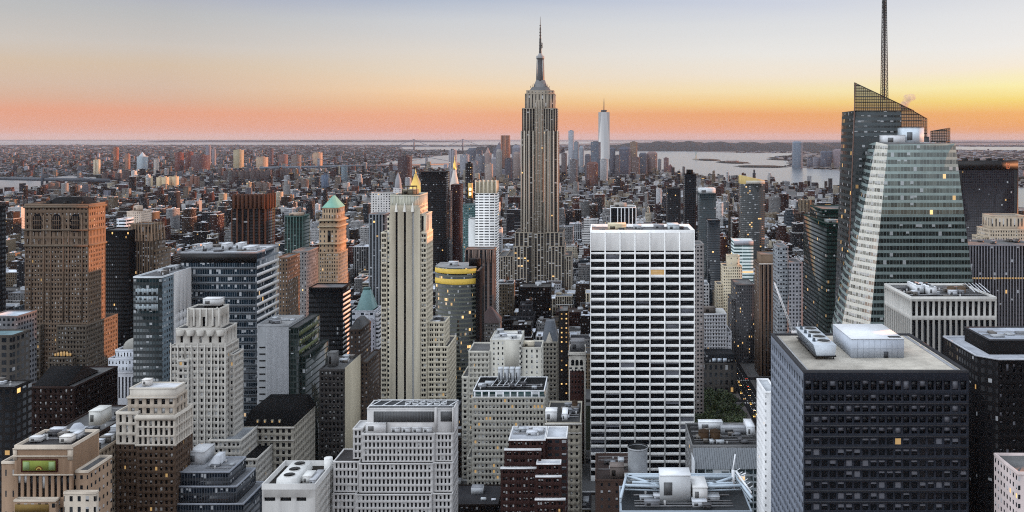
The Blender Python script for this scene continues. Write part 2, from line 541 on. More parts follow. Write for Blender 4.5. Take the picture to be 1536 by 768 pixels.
class Bld:
    """one building: an Empty at its base, parts added in world coordinates"""
    def __init__(s, name, label, cat, cx, cy, group=None, short=None):
        s.o = bpy.data.objects.new(name, None)
        C.objects.link(s.o)
        s.off = (cx, cy, 0)
        s.o.location = s.off
        tag(s.o, label, cat, group)
        s.parts, s.panes, s.short = [], [], short
        s.lit, s.blind, s.bm = 0.008, 0.35, 'blind'

    def p(s, name):
        for nm, mb in s.parts:
            if nm == name and mb is not None:
                return mb
        mb = MB()
        s.parts.append((name, mb))
        return mb

    def new(s, name):
        mb = MB()
        s.parts.append((name, mb))
        return mb

    def hero(s, x0, x1, y0, y1, H, visb):
        HEROES.append(dict(r=(x0, x1, y0, y1), H=H, v=visb, short=s.short, px=(min(PX(x0, y0), PX(x0, y1)), max(PX(x1, y0), PX(x1, y1))), y=y0))
        return s

    def tier(s, part, x0, x1, y0, y1, z0, z1, st, geo=False, par=1.0, roof=(0.2, 0.2, 0.2), depth=0.45, group=1, margin=0.6, sides='auto', rows=None, cap=None):
        """a block with four walls, parapet and roof; geo: real window openings on the walls the street side shows"""
        mb = s.p(part)
        vis_right = (x0 + x1) < 0
        W, D = x1 - x0, y1 - y0
        zt = z1
        walls = [((x0, y0), (1, 0), W, geo), ((x1, y0), (0, 1), D, geo and vis_right), ((x1, y1), (-1, 0), W, False), ((x0, y1), (0, -1), D, geo and not vis_right)]
        for P0, t, ln, g in walls:
            if g and ln > 2.5:
                n = max(1, round((ln - 2 * margin) / st['bay']))
                bw = (ln - 2 * margin) / n
                cols = []
                for i in range(n):
                    c = margin + bw * (i + 0.5)
                    tw = bw * st['ww']
                    gp = 0.3 if group > 1 else 0
                    ow = (tw - gp * (group - 1)) / group
                    for k in range(group):
                        a = c - tw / 2 + k * (ow + gp)
                        cols.append((a, a + ow))
                if rows is None:
                    nf = max(1, round((z1 - z0) / st['floor']))
                    fh = (z1 - z0) / nf
                    rw = [(z0 + fh * i + fh * (1 - st['wh']) * 0.55, z0 + fh * i + fh * (1 - st['wh']) * 0.55 + fh * st['wh']) for i in range(nf)]
                else:
                    rw = rows
                s.panes += mb.punched(P0, t, ln, z0, z1, cols, rw, depth, st['wall'])
            else:
                mb.wall(P0, t, ln, z0, z1, st)
        s.roof(part, x0, x1, y0, y1, z1, par, cap or st['wall'], roof)

    def roof(s, part, x0, x1, y0, y1, z1, par, col, roof, th=0.5):
        mb = s.p(part)
        if par > 0:
            e = 0.12
            zc = z1 + par
            o = [(x0 - e, y0 - e), (x1 + e, y0 - e), (x1 + e, y1 + e), (x0 - e, y1 + e)]
            i_ = [(x0 + th, y0 + th), (x1 - th, y0 + th), (x1 - th, y1 - th), (x0 + th, y1 - th)]
            b = [(x0, y0), (x1, y0), (x1, y1), (x0, y1)]
            Q = []
            for k in range(4):
                j = (k + 1) % 4
                Q.append([b[k] + (z1,), b[j] + (z1,), o[j] + (z1,), o[k] + (z1,)][::-1])
                Q.append([o[k] + (z1,), o[j] + (z1,), o[j] + (zc,), o[k] + (zc,)])
                Q.append([o[k] + (zc,), o[j] + (zc,), i_[j] + (zc,), i_[k] + (zc,)])
                Q.append([i_[k] + (zc,), i_[j] + (zc,), i_[j] + (z1 + 0.05,), i_[k] + (z1 + 0.05,)])
            mb.quads(Q, col)
            mb.quads([[p + (z1 + 0.05,) for p in i_]], roof, 'roofing')
        else:
            mb.quads([[(x0, y0, z1), (x1, y0, z1), (x1, y1, z1), (x0, y1, z1)]], roof, 'roofing')

    def unit(s, x0, x1, y0, y1, z0, z1, col=(0.4, 0.42, 0.44), name='rooftop_unit', mat='metal', top=None):
        mb = s.new(name)
        mb.box(x0, x1, y0, y1, z0, z1, col, mat, top)
        w, d, h = x1 - x0, y1 - y0, z1 - z0
        if h > 1.2 and w > 2:      # seams, louvre, roof lip
            mb.box(x0 + w * 0.12, x0 + w * 0.4, y0 - 0.06, y0 - 0.01, z0 + h * 0.25, z0 + h * 0.75, tuple(c * 0.35 for c in col), mat)
            mb.box(x0 - 0.15, x1 + 0.15, y0 - 0.15, y1 + 0.15, z1 + 0.005, z1 + 0.25, top or tuple(min(1, c * 1.15) for c in col), mat)
        return mb

    def tank(s, x, y, z, r=2.0, h=4.0, col=(0.16, 0.1, 0.06)):
        mb = s.new('water_tank')
        tank_mesh(mb, x, y, z, r, h, col)

    def clutter(s, x0, x1, y0, y1, z, n, seed=0, lo=1.0, hi=3.0):
        rg = random.Random(seed + 11)
        for i in range(n):
            w, d, h = rg.uniform(2, 6), rg.uniform(2, 5), rg.uniform(lo, hi)
            if x1 - x0 < w + 1 or y1 - y0 < d + 1:
                continue
            x, y = rg.uniform(x0, x1 - w), rg.uniform(y0, y1 - d)
            c = rg.choice([(0.34, 0.36, 0.38), (0.22, 0.23, 0.25), (0.45, 0.47, 0.5), (0.12, 0.12, 0.13), (0.2, 0.18, 0.16)])
            s.unit(x, x + w, y, y + d, z + 0.04 + i * 0.003, z + h, c)
            if i % 2 == 0 and x1 - x0 > 9:
                m = s.new('roof_pipe')
                yy = rg.uniform(y0, y1)
                m.bar((x0 + 0.5, yy, z + 0.45), (x1 - 0.5, yy, z + 0.45), 0.28, (0.3, 0.3, 0.31))
                m = s.new('roof_vent')
                m.cone(rg.uniform(x0 + 1, x1 - 1), rg.uniform(y0 + 1, y1 - 1), z + 0.05, z + rg.uniform(0.9, 1.8), 0.4, 0.5, (0.4, 0.4, 0.4), 'metal', 8)

    def done(s):
        for nm, mb in s.parts:
            if mb.q or mb.poly:
                mb.build(nm, s.o, s.off)
        if s.panes:
            rg = random.Random(len(s.panes))
            ps = sorted(s.panes, key=lambda q: (q[1][0] < 0.5, -q[0][2], q[0][0]))
            rest = MB()
            for i, (c, t, wd, h) in enumerate(ps):
                r = rg.random()
                var = 4 if r < s.lit else (rg.choice((1, 1, 2, 3)) if r < s.lit + s.blind else 0)
                if i < 100:
                    o = bpy.data.objects.new('window', window_mesh(wd, h, var, s.bm))
                    C.objects.link(o)
                    o.parent = s.o
                    o.location = tuple(np.array(c) - np.array(s.off))
                    o.rotation_euler = (0, 0, math.atan2(t[1], t[0]))
                else:
                    T = np.array((t[0], t[1], 0.0)) * wd / 2
                    U = np.array((0, 0, h / 2))
                    nrm = np.array((t[1], -t[0], 0))
                    cc = np.array(c)
                    rest.quads([[cc - T - U, cc + T - U, cc + T + U, cc - T + U]], (0, 0, 0), 'lit_window' if var == 4 else 'glass')
                    f = (0, 0.35, 0.6, 0.95, 0)[var]
                    if f:
                        c2 = cc + nrm * 0.05
                        rest.quads([[c2 - T + U * (1 - 2 * f), c2 + T + U * (1 - 2 * f), c2 + T + U, c2 - T + U]], (0, 0, 0), s.bm)
            if rest.q:
                o = rest.build('window_glazing', s.o, s.off)
                o['kind'] = 'stuff'
        return s


def tank_mesh(mb, x, y, z, r, h, col=(0.16, 0.1, 0.06)):
    for dx in (-1, 1):
        for dy in (-1, 1):
            mb.box(x + dx * r * 0.6 - 0.12, x + dx * r * 0.6 + 0.12, y + dy * r * 0.6 - 0.12, y + dy * r * 0.6 + 0.12, z, z + 2.0, (0.06, 0.06, 0.06), 'metal')
    mb.cone(x, y, z + 1.95, z + 2.0 + h, r, r, col, 'masonry', 10)
    mb.cone(x, y, z + 2.0 + h, z + 2.0 + h * 1.4, r * 1.08, 0.02, tuple(c * 0.75 for c in col), 'masonry', 10, False)

# ------------------------------------------------------------------ landmark buildings
def T(name, label, cat, short, Y, px0, px1, row, D, st, visb, part='wall', build=True, **kw):
    x0, x1, H = X(px0, Y), X(px1, Y), Z(row, Y)
    b = Bld(name, label, cat, (x0 + x1) / 2, Y + D / 2, short=short)
    b.x0, b.x1, b.y0, b.y1, b.H, b.Y = x0, x1, Y, Y + D, H, Y
    if build:
        b.tier(part, x0, x1, Y, Y + D, 0, H, st, **kw)
    b.hero(x0, x1, Y, Y + D, H, visb)
    return b


LIME = (0.42, 0.40, 0.36)
CREAM = (0.52, 0.47, 0.37)
GREY = (0.36, 0.36, 0.36)
TAN = (0.34, 0.27, 0.2)
BROWN = (0.17, 0.115, 0.08)
RED = (0.15, 0.06, 0.05)
DARK = (0.035, 0.035, 0.04)
WHITE = (0.72, 0.72, 0.71)

# --- terracotta tower with the mosaic panel, lower left corner
Y = 368
b = Bld('setback_tower', 'ornate orange brick tower with a green mosaic panel near its flat top', 'office tower', X(65, Y), Y + 8, short='mosaic-panel tower')
ob = (0.4, 0.27, 0.18)
cr = (0.5, 0.43, 0.35)
b.lit = 0.03
x = lambda p: X(p, Y)
z = lambda r: Z(r, Y)
b.tier('wall', x(22), x(108), Y, Y + 20, 0, z(672), S(wall=ob, bay=2.6, floor=3.6, ww=.5, wh=.6), par=1.2, cap=cr, roof=(0.14, 0.13, 0.13), geo=True,
       rows=[(z(768) - 3, z(761)), (z(746), z(713))], depth=.4)
b.tier('side_wing', x(0), x(22), Y + 1, Y + 18, 0, z(697), S(wall=ob, bay=4, floor=9, ww=.2, wh=.3), par=1, cap=cr)
b.tier('side_wing', x(108), x(128), Y + 2, Y + 20, 0, z(712), S(wall=ob, bay=3, floor=4.2, ww=.4, wh=.4), par=1, cap=cr)
b.tier('front_wing', x(28), x(90), Y - 3.0, Y - .05, 0, z(748), S(wall=ob, bay=3, floor=3.6, ww=.45, wh=.5), par=.8, cap=cr)
b.tier('front_wing', x(100), x(148), Y - 2, Y - .05, 0, z(738), S(wall=cr, bay=3.2, floor=4.5, ww=.4, wh=.5), par=.9, cap=cr)
m = b.new('mosaic_panel')
m.box(x(32), x(87), Y - .35, Y - .02, z(708), z(688), (0.2, 0.06, 0.04))
m.box(x(35), x(84), Y - .45, Y - .36, z(705.5), z(690.5), (0.28, 0.34, 0.07))
m.box(x(36), x(45), Y - .5, Y - .46, z(704), z(692), (0.3, 0.42, 0.2))
m.box(x(74), x(83), Y - .5, Y - .46, z(704), z(692), (0.3, 0.42, 0.2))
for r0, c in ((5.5, (0.3, 0.1, 0.03)), (4, (0.5, 0.4, 0.1)), (2.4, (0.24, 0.1, 0.03))):
    cx_, cz_ = x(59.5), z(704)
    rr = r0 * Y / F
    yy = Y - .5 - .04 * (6 - r0)
    m.ngon([(cx_ + rr * math.cos(math.pi * k / 10), yy, cz_ + rr * math.sin(math.pi * k / 10)) for k in range(11)][::-1], c)
m = b.new('mosaic_panel')
m.box(x(30), x(80), Y - 3.3, Y - 3.02, z(763), z(752), (0.34, 0.22, 0.07))
m = b.new('cornice')
for ra in (672, 683, 711):
    m.box(x(20), x(110), Y - .5, Y - .03, z(ra + 2), z(ra), cr)
for a, c in ((20, 26), (102, 110)):
    m = b.new('corner_trim')
    m.box(x(a), x(c), Y - .3, Y - .04, z(690), z(674), cr)
b.unit(x(30), x(48), Y + 6, Y + 9, z(670), z(664), (0.5, 0.5, 0.5))
b.unit(x(78), x(95), Y + 5, Y + 9, z(671), z(662), (0.6, 0.58, 0.55), 'roof_house')
b.clutter(x(30), x(100), Y + 8, Y + 18, z(671), 7, 3)
b.hero(x(0), x(150), Y - 3, Y + 20, z(668), 768).done()

# --- its neighbour: long pale wing
Y = 400
b = T('loft_building', 'long tan brick block with grey rooftop plant behind the mosaic-panel tower', 'office block', 'long tan block', Y, 100, 132, 690, 62, S(wall=TAN, bay=3.2, floor=3.7, ww=.55, wh=.5), 768, geo=True)
b.clutter(b.x0 + 1, b.x1 - 1, Y + 2, Y + 58, b.H, 12, 8, 1.5, 4)
b.unit(X(128, Y + 45), X(146, Y + 45), Y + 48, Y + 58, b.H, b.H + 7, (0.5, 0.5, 0.47), 'roof_house')
b.done()

# --- brown and white tower
Y = 420
b = Bld('brick_tower', 'brown brick tower with a white stone crown of tall windows, lower left', 'office tower', X(220, Y), Y + 9, short='white-crowned brown tower')
b.lit, b.blind = .03, .45
x = lambda p: X(p, Y)
z = lambda r: Z(r, Y)
wst = (0.5, 0.46, 0.4)
br = (0.2, 0.135, 0.095)
b.tier('wall', x(205), x(263), Y, Y + 18, 0, z(668), S(wall=br, bay=2.35, floor=3.2, ww=.5, wh=.58), geo=True, par=0)
b.tier('wall', x(172), x(205), Y + 1.5, Y + 17, 0, z(668), S(wall=br, bay=2.5, floor=3.2, ww=.42, wh=.55), geo=True, par=0)
b.tier('stone_crown', x(204.6), x(263.4), Y - .15, Y + 18.15, z(668) + .002, z(627), S(wall=wst, bay=2.35, floor=3.9, ww=.55, wh=.8), geo=True, par=1.4, roof=(.16, .16, .16), depth=.6)
b.tier('stone_crown', x(171.6), x(204.5), Y + 1.35, Y + 17, z(668) + .002, z(622), S(wall=wst, bay=3.2, floor=4.5, ww=.42, wh=.72), geo=True, par=1.0, roof=(.3, .3, .3), depth=.6)
b.tier('penthouse', x(186), x(259), Y + 3.2, Y + 15, z(626.5), z(599), S(wall=(0.44, .38, .31), bay=3.6, floor=4.0, ww=.5, wh=.62), geo=True, par=.5, roof=(.5, .51, .52), depth=.5)
b.tier('penthouse', x(188), x(257), Y + 3.9, Y + 14.3, z(598.4), z(587), S(wall=wst, bay=6, floor=6, ww=.0, wh=.0), par=.6, roof=(.5, .51, .53))
m = b.new('cornice')
m.box(x(203), x(265), Y - .8, Y - .2, z(630), z(624), wst)
m.box(x(203), x(265), Y - .5, Y - .2, z(669), z(666), wst)
m.box(x(185), x(260), Y + 2.7, Y + 3.15, z(601), z(598), wst)
b.unit(x(200), x(212), Y + 8, Y + 11, z(586), z(577), (.6, .58, .55), 'roof_house')
b.hero(x(172), x(263), Y, Y + 18, z(588), 768).done()

# --- scalloped pale Art Deco tower
Y = 500
b = Bld('art_deco_tower', 'pale stone stepped tower with scalloped fluted crown and roof tank housing', 'office tower', X(300, Y), Y + 14, short='scalloped pale tower')
x = lambda p: X(p, Y)
z = lambda r: Z(r, Y)
ps = (0.46, 0.44, 0.4)
b.lit, b.blind = .012, .5
b.tier('wall', x(255), x(339), Y, Y + 18, 0, z(520), S(wall=ps, bay=2.1, floor=3.6, ww=.62, wh=.55), geo=True, par=.5)
b.tier('wall', x(268), x(285), Y - 1.6, Y - .03, 0, z(540), S(wall=ps, bay=2.1, floor=3.6, ww=.62, wh=.55), geo=True, par=.5)
b.tier('wall', x(339), x(347), Y + 4, Y + 17, 0, z(535), S(wall=ps, bay=2.1, floor=3.6, ww=.6, wh=.55), geo=True, par=.5)
b.tier('upper_stage', x(262), x(337), Y + 1.2, Y + 17, z(520), z(495), S(wall=ps, bay=5.4, floor=8, ww=.3, wh=.6), geo=True, par=.6, depth=.9, rows=[(z(515), z(499))])
b.tier('crown', x(278), x(326), Y + 3, Y + 16, z(495), z(466), S(wall=ps, bay=5.2, floor=8, ww=.34, wh=.6), geo=True, par=.8, depth=1.0, rows=[(z(492), z(477))], roof=(.1, .1, .1))
for k in range(5):
    m = b.new('shell_ornament')
    m.cone(x(269.5 + k * 15), Y + 1.1, z(504), z(496), 1.9, 2.3, ps, 'masonry', 12)
for k in range(6):
    m = b.new('finial')
    px_ = 278.5 + k * 9.4
    m.frustum(x(px_ - 1.6), x(px_ + 1.6), Y + 2.2, Y + 3, z(490), x(px_ - .9), x(px_ + .9), Y + 2.5, Y + 3, z(463.5), ps)
for k in range(4):
    m = b.new('finial')
    m.box(X(326, Y + 5 + k * 3), X(326, Y + 5 + k * 3) + .7, Y + 3.6 + k * 3.4, Y + 4.6 + k * 3.4, z(490), z(464), ps)
for k in range(9):
    m = b.new('buttress')
    px_ = 256.5 + k * 10.2
    m.box(x(px_ - .8), x(px_ + .8), Y - .5, Y - .02, 0 if k not in (2,) else z(540), z(517 if k % 2 else 514), ps)
m = b.unit(x(296), x(322), Y + 7, Y + 13, z(462), z(452), (.55, .56, .56), 'tank_house')
m = b.new('roof_house')
m.box(x(297), x(321), Y + 7.5, Y + 12.5, z(466) - .5, z(462) - .02, (.03, .03, .03))
b.tier('lower_wing', x(318), x(366), Y - 4, Y + 22, 0, z(658), S(wall=ps, bay=2.3, floor=3.7, ww=.6, wh=.55), geo=True, par=.9, roof=(.34, .36, .38))
b.tier('lower_wing', x(352), x(389), Y - 3, Y + 26, 0, z(687), S(wall=ps, bay=2.3, floor=3.7, ww=.6, wh=.55), geo=True, par=.9, roof=(.04, .04, .045))
b.hero(x(255), x(389), Y - 4, Y + 26, z(452), 700).done()

# --- blue grey stepped glass block below it
Y = 425
b = Bld('glass_office', 'dark blue gridded glass office stepping down to the right in three terraces', 'office block', X(325, Y), Y + 15, short='blue terraced glass office')
x = lambda p: X(p, Y)
bl = S(wall=(.1, .115, .14), span=(.06, .07, .085), bay=1.3, floor=3.4, ww=.72, wh=.62, glass=(.012, .017, .025), mat='curtain_wall', blind=.15)
for i, (p1, row) in enumerate(((344, 709), (357, 729), (369, 753))):
    b.tier('wall', x(258), x(p1), Y - i * 1.5, Y + 20 + i * 2, 0 if i == 2 else Z(row + 22, Y), Z(row, Y), bl, par=.6, cap=(.3, .32, .36), roof=(.3, .31, .33))
b.unit(x(268), x(292), Y + 10, Y + 22, Z(709, Y), Z(690, Y), (.45, .46, .47), 'roof_house')
m = b.new('skylight')
zq = Z(708, Y)
m.frustum(x(300), x(318), Y + 8, Y + 16, zq, x(309), x(318), Y + 9, Y + 15, zq + 4.5, (.5, .52, .55), 'metal')
b.clutter(x(300), x(342), Y + 4, Y + 16, Z(709, Y), 3, 21, .6, 1.4)
b.hero(x(258), x(369), Y - 4, Y + 24, Z(688, Y), 768).done()

# --- great brown-grey tower with an orange sunlit flank
Y = 712
b = Bld('stone_tower', 'massive brown stone tower with arched top windows and glowing orange west flank', 'office tower', X(85, Y), Y + 14, short='massive brown stone tower')
x = lambda p: X(p, Y)
z = lambda r: Z(r, Y)
ls = (0.27, 0.195, 0.14)
b.blind, b.lit = .4, .004
b.tier('wall', x(37), x(133), Y, Y + 24, 0, z(368), S(wall=ls, bay=2.35, floor=3.75, ww=.5, wh=.55), geo=True, par=0)
b.tier('wall', x(36.6), x(133.4), Y - .2, Y + 24.2, z(368) + .01, z(345), S(wall=ls, bay=4.7, floor=6, ww=.4, wh=.7), geo=True, par=0, group=2)
b.tier('wall', x(37), x(133), Y, Y + 24, z(345) + .02, z(308), S(wall=ls, bay=3.2, floor=4.5, ww=.42, wh=.5), geo=True, par=1.2, roof=(.1, .09, .08))
for c in (56, 85, 113):
    m = b.new('arched_window')
    a = 6.2
    pts = [(x(c - a), Y - .25, z(348)), (x(c + a), Y - .25, z(348))] + [(x(c) + a * Y / F * math.cos(math.pi * k / 8), Y - .25, z(327) + a * Y / F * math.sin(math.pi * k / 8)) for k in range(9)]
    m.ngon(pts, (.02, .02, .022), 'glass')
    for k in (-1, 0, 1):
        m.box(x(c + k * 3.2) - .2, x(c + k * 3.2) + .2, Y - .55, Y - .26, z(348), z(324), ls)
    for k in range(3):
        m.box(x(c - a), x(c + a), Y - .5, Y - .26, z(345 - k * 7), z(344 - k * 7), ls)
for c in (47, 66, 76, 95, 103, 123):
    m = b.new('pilaster')
    m.box(x(c - .9), x(c + .9), Y - .6, Y - .03, z(480), z(322), ls)
m = b.new('cornice')
for r0, r1 in ((312, 309), (370, 367), (346, 344)):
    m.box(x(35.5), x(134.5), Y - 1, Y - .22, z(r0), z(r1), (.25, .2, .15))
    m.box(X(133, Y) + .2, X(133, Y) + 1, Y - 1, Y + 25, z(r0) + .01, z(r1) - .01, (.25, .2, .15))
m = b.new('mansard_roof')
m.frustum(x(58), x(125), Y + 4, Y + 22, z(307), x(76), x(112), Y + 8, Y + 18, z(297), (.03, .03, .035))
for q in (70, 95, 118):
    b.unit(x(q - 3), x(q + 2), Y + 2, Y + 5, z(307), z(302.5), (.05, .045, .04))
for px0, px1, row, yy, dd in ((27, 66, 487, 5, 34), (92, 136, 487, 6, 40), (20, 60, 533, 9, 30), (84, 120, 533, 10, 30)):
    b.tier('lower_wing', x(px0), x(px1), Y - yy, Y + dd, 0, z(row), S(wall=(.22, .18, .14), bay=2.5, floor=3.75, ww=.5, wh=.55), geo=True, par=1, roof=(.12, .11, .1))
for i in range(8):      # lamps round the roof crest of the lower wing
    b.new('roof_lamp').box(x(92 + i * 3) , x(92 + i * 3) + .9, Y - 9 + (i % 3), Y - 8 + (i % 3), z(530), z(526 - (3 - abs(i - 3.5)) * .8), (.8, .4, .1), 'lit_window')
b.hero(x(20), x(136), Y - 10, Y + 40, z(297), 560).done()

# --- slab behind, Gothic tower
b = T('dark_slab', 'plain black slab tower squeezed between two brown stone towers', 'office tower', 'plain black slab', 790, 150, 194, 347, 30, S(wall=(.022, .02, .02), bay=1.8, floor=3.6, ww=.6, wh=.5, glass=(.008, .008, .01), lit=.008, blind=.03), 500)
b.done()
Y = 800
gb = (.24, .17, .115)
b = T('gothic_tower', 'brown Gothic tower topped by a ring of stone pinnacles, west side sunlit', 'office tower', 'pinnacled Gothic tower', Y, 193, 227, 352, 26, S(wall=gb, bay=2.4, floor=3.6, ww=.45, wh=.62, span=(.1, .075, .06)), 500)
b.tier('lower_wing', X(184, Y), X(193, Y), Y + 1, Y + 24, 0, Z(381, Y), S(wall=gb, bay=2.4, floor=3.6, ww=.45, wh=.62))
b.tier('lower_wing', b.x1, X(232, Y), Y + 3, Y + 30, 0, Z(378, Y), S(wall=gb, bay=2.4, floor=3.6, ww=.45, wh=.62))
b.tier('crown', b.x0 + 1, b.x1 - 1, Y + 1, Y + 23, b.H, Z(338, Y), S(wall=gb, bay=3, floor=9, ww=.4, wh=.6))
for k in range(8):
    m = b.new('pinnacle')
    q = b.x0 + (b.x1 - b.x0) * k / 7
    m.frustum(q - .8, q + .8, Y - .4, Y + 1.2, b.H - 6, q - .1, q + .1, Y + .3, Y + .5, Z(330 + (k % 2) * 4, Y), (.36, .25, .17))
for k in range(4):
    m = b.new('pinnacle')
    q = Y + 5 + k * 6
    m.frustum(b.x1 - .6, b.x1 + .9, q - .8, q + .8, b.H - 6, b.x1 + .1, b.x1 + .3, q - .1, q + .1, Z(332 + (k % 2) * 3, Y), (.36, .25, .17))
b.done()
b = T('dark_tower', 'black tower cut by the left edge of the view', 'office tower', 'left-edge black tower', 700, -40, 0, 311, 7, S(wall=DARK, bay=2, floor=3.7, ww=.5, wh=.5, blind=.02), 470)
b.done()

# --- teal glass tower with white side wall
Y = 560
b = T('glass_tower', 'teal glass tower with a big blank white panel wall on its west side', 'office tower', 'teal glass tower', Y, 200, 243, 417, 46,
      S(wall=(.05, .075, .08), span=(.03, .05, .055), bay=2.0, floor=4.0, ww=.8, wh=.5, glass=(.015, .028, .032), mat='curtain_wall', blind=.12), 585, roof=(.2, .2, .21), cap=(.5, .53, .55))
m = b.new('glazed_top')
for k in range(3):
    m.box(X(203.5, Y), X(237, Y), Y - .12, Y - .02, Z(442 + k * 12, Y), Z(432.5 + k * 12, Y), (.34, .4, .43), 'curtain_wall')
    for j in range(1, 14):
        m.box(X(203.5 + j * 2.4, Y) - .06, X(203.5 + j * 2.4, Y) + .06, Y - .2, Y - .125, Z(442 + k * 12, Y), Z(432.5 + k * 12, Y), (.2, .25, .27), 'metal')
m = b.new('corner_glazing')
m.box(X(243, Y) + .02, X(243, Y) + .14, Y + .3, Y + 15, 0, b.H - .4, (.18, .24, .28), 'curtain_wall')
m = b.new('white_panel_wall')
cols = [(8, 9.2), (13, 14.2), (18, 19.2)]
rows = [(Z(585 - k * 13, Y) , Z(580.5 - k * 13, Y)) for k in range(9)]
xw = b.x1 + .16
b.panes += m.punched((xw, Y + 15.2), (0, 1), 30.8, 0, b.H + 1.0, cols, rows, .4, (.7, .7, .7))
m.quads([[(xw, Y + 15.2, 0), (xw, Y + 15.2, b.H + 1.0), (b.x1 - .1, Y + 15.2, b.H + 1.0), (b.x1 - .1, Y + 15.2, 0)]], (.7, .7, .7))
b.clutter(b.x0 + 2, b.x1 - 2, Y + 6, Y + 42, b.H, 6, 4, 1, 2.5)
b.done()

# --- blue banded slab
Y = 600
b = T('office_slab', 'wide slab of alternating dark glass and pale floor bands, flat roof with white boxes', 'office tower', 'wide banded slab', Y, 271, 385, 380, 41,
      S(wall=(.2, .23, .26), span=(.2, .23, .26), bay=1.55, floor=5.1, ww=.9, wh=.68, glass=(.012, .022, .032), mat='curtain_wall', blind=.18, lit=.006), 600, roof=(.42, .44, .46), cap=(.3, .31, .33))
m = b.new('top_band')
m.box(b.x0 - .1, b.x1 + .1, Y - .15, Y - .02, Z(394, Y), b.H - .02, (.03, .03, .032), 'metal')
m = b.new('floor_band')
for k in range(28):
    zb = b.H - 10.2 - k * 5.1
    if zb < 2: break
    m.box(b.x1 + .02, b.x1 + .5, Y + .2, Y + 40.8, zb - .8, zb + 1.4, (.62, .62, .62), 'metal')
m = b.new('spandrel_band')
for k in range(28):
    zb = b.H - 10.2 - k * 5.1
    if zb < 2: break
    m.box(b.x0, b.x1, Y - .3, Y - .02, zb - .5, zb + 1.0, (.2, .225, .25), 'metal')
for q in (290, 318, 338, 352):
    w_ = 3 + (q * 7 % 5)
    b.unit(X(q, Y), X(q, Y) + w_, Y + 12 + (q % 9), Y + 18 + (q % 9) + w_, b.H, b.H + 2.5 + (q % 4), (.5, .52, .54), mat='masonry')
b.clutter(b.x0 + 3, b.x1 - 4, Y + 6, Y + 36, b.H, 9, 17, .8, 2)
b.done()

# --- grey corrugated wall building
Y = 560
b = T('metal_clad_building', 'grey ribbed metal wall building with dark glass wing to its right', 'office block', 'grey ribbed wall building', Y, 386, 433, 489, 30, S(wall=(.3, .31, .32), bay=9, floor=200, ww=0, wh=.01), 650, roof=(.3, .3, .3))
m = b.new('ribbed_panel')
for k in range(26):
    q = X(400, Y) + k * .54
    m.box(q, q + .3, Y - .2, Y - .02, 0, b.H - 1, (.36, .37, .385), 'metal')
m = b.new('louvre')
for k in range(9):
    m.box(X(389, Y), X(398, Y), Y - .1, Y - .01, Z(600 - k * 10 + 2, Y) - 0, Z(600 - k * 10, Y), (.03, .03, .035), 'metal')
gs = S(wall=(.05, .08, .07), bay=1.8, floor=3.8, ww=.85, wh=.75, glass=(.012, .02, .018), mat='curtain_wall', blind=.1)
b.tier('glass_wing', b.x1 + .02, X(447, Y), Y + .5, Y + 44, 0, b.H - 1.5, gs, par=.3, roof=(.15, .15, .15))
m = b.new('olive_glazing')  # yellow-green glazing strips along the flank of the wing
for k in range(3):
    m.box(X(447, Y) + .02, X(447, Y) + .2, Y + 2, Y + 40, b.H - 7 - k * 6, b.H - 4 - k * 6, (.2, .24, .1), 'lit_window' if k == 9 else 'curtain_wall')
b.tier('glass_wing', X(447, Y) + .25, X(457, Y), Y + 3, Y + 50, 0, Z(537, Y), gs, par=.3, roof=(.12, .13, .13))
b.clutter(b.x0 + 1, b.x1 - 1, Y + 3, Y + 28, b.H, 5, 30, .8, 1.8)
b.done()

# --- black slab with white striped flank
Y = 700
b = T('dark_slab', 'black glass slab whose west flank shows slanting white floor stripes', 'office tower', 'white-striped slab', Y, 463, 514, 433, 21, S(wall=(.016, .016, .018), bay=1.5, floor=3.8, ww=.8, wh=.6, glass=(.006, .007, .009), blind=.02, lit=.006), 545, roof=(.2, .2, .21))
m = b.new('floor_stripe')
for k in range(36):
    zb = b.H - 6 - k * 3.8
    if zb > 3: m.box(b.x1 + .02, b.x1 + .35, Y + .2, Y + 20.8, zb, zb + 1.7, (.6, .6, .6), 'metal')
b.done()

# --- tower with green copper pyramid
Y = 860
cs = (.4, .29, .19)
b = T('pyramid_roof_tower', 'slim stone tower with green copper pyramid roof and orange west side', 'office tower', 'green pyramid tower', Y, 477, 509, 380, 29, S(wall=cs, bay=2.2, floor=3.6, ww=.42, wh=.55, blind=.35, span=cs), 432, par=1)
b.tier('upper_stage', X(478.5, Y), X(507.5, Y), Y + 1, Y + 27, b.H, Z(330, Y), S(wall=cs, bay=3.6, floor=5, ww=.35, wh=.5))
b.tier('upper_stage', X(482, Y), X(506, Y), Y + 3, Y + 25, Z(330, Y), Z(313, Y), S(wall=cs, bay=2.6, floor=5.5, ww=.4, wh=.6), par=.5)
m = b.new('cornice')
for r in (332, 341, 367):
    m.box(X(476.5, Y), X(509.5, Y), Y - .5, Y + 29.5, Z(r, Y), Z(r - 2, Y), (.4, .33, .23))
m = b.new('pyramid_roof')
m.frustum(X(481.5, Y), X(506.5, Y), Y + 2.6, Y + 25.4, Z(312, Y), X(495, Y) - .6, X(495, Y) + .6, Y + 12, Y + 15, Z(294.5, Y), (.2, .42, .32), 'metal')
m = b.new('arched_window')
m.box(X(491, Y), X(495.5, Y), Y + .7, Y + .97, Z(363, Y), Z(346, Y), (.02, .02, .02), 'glass')
b.done()

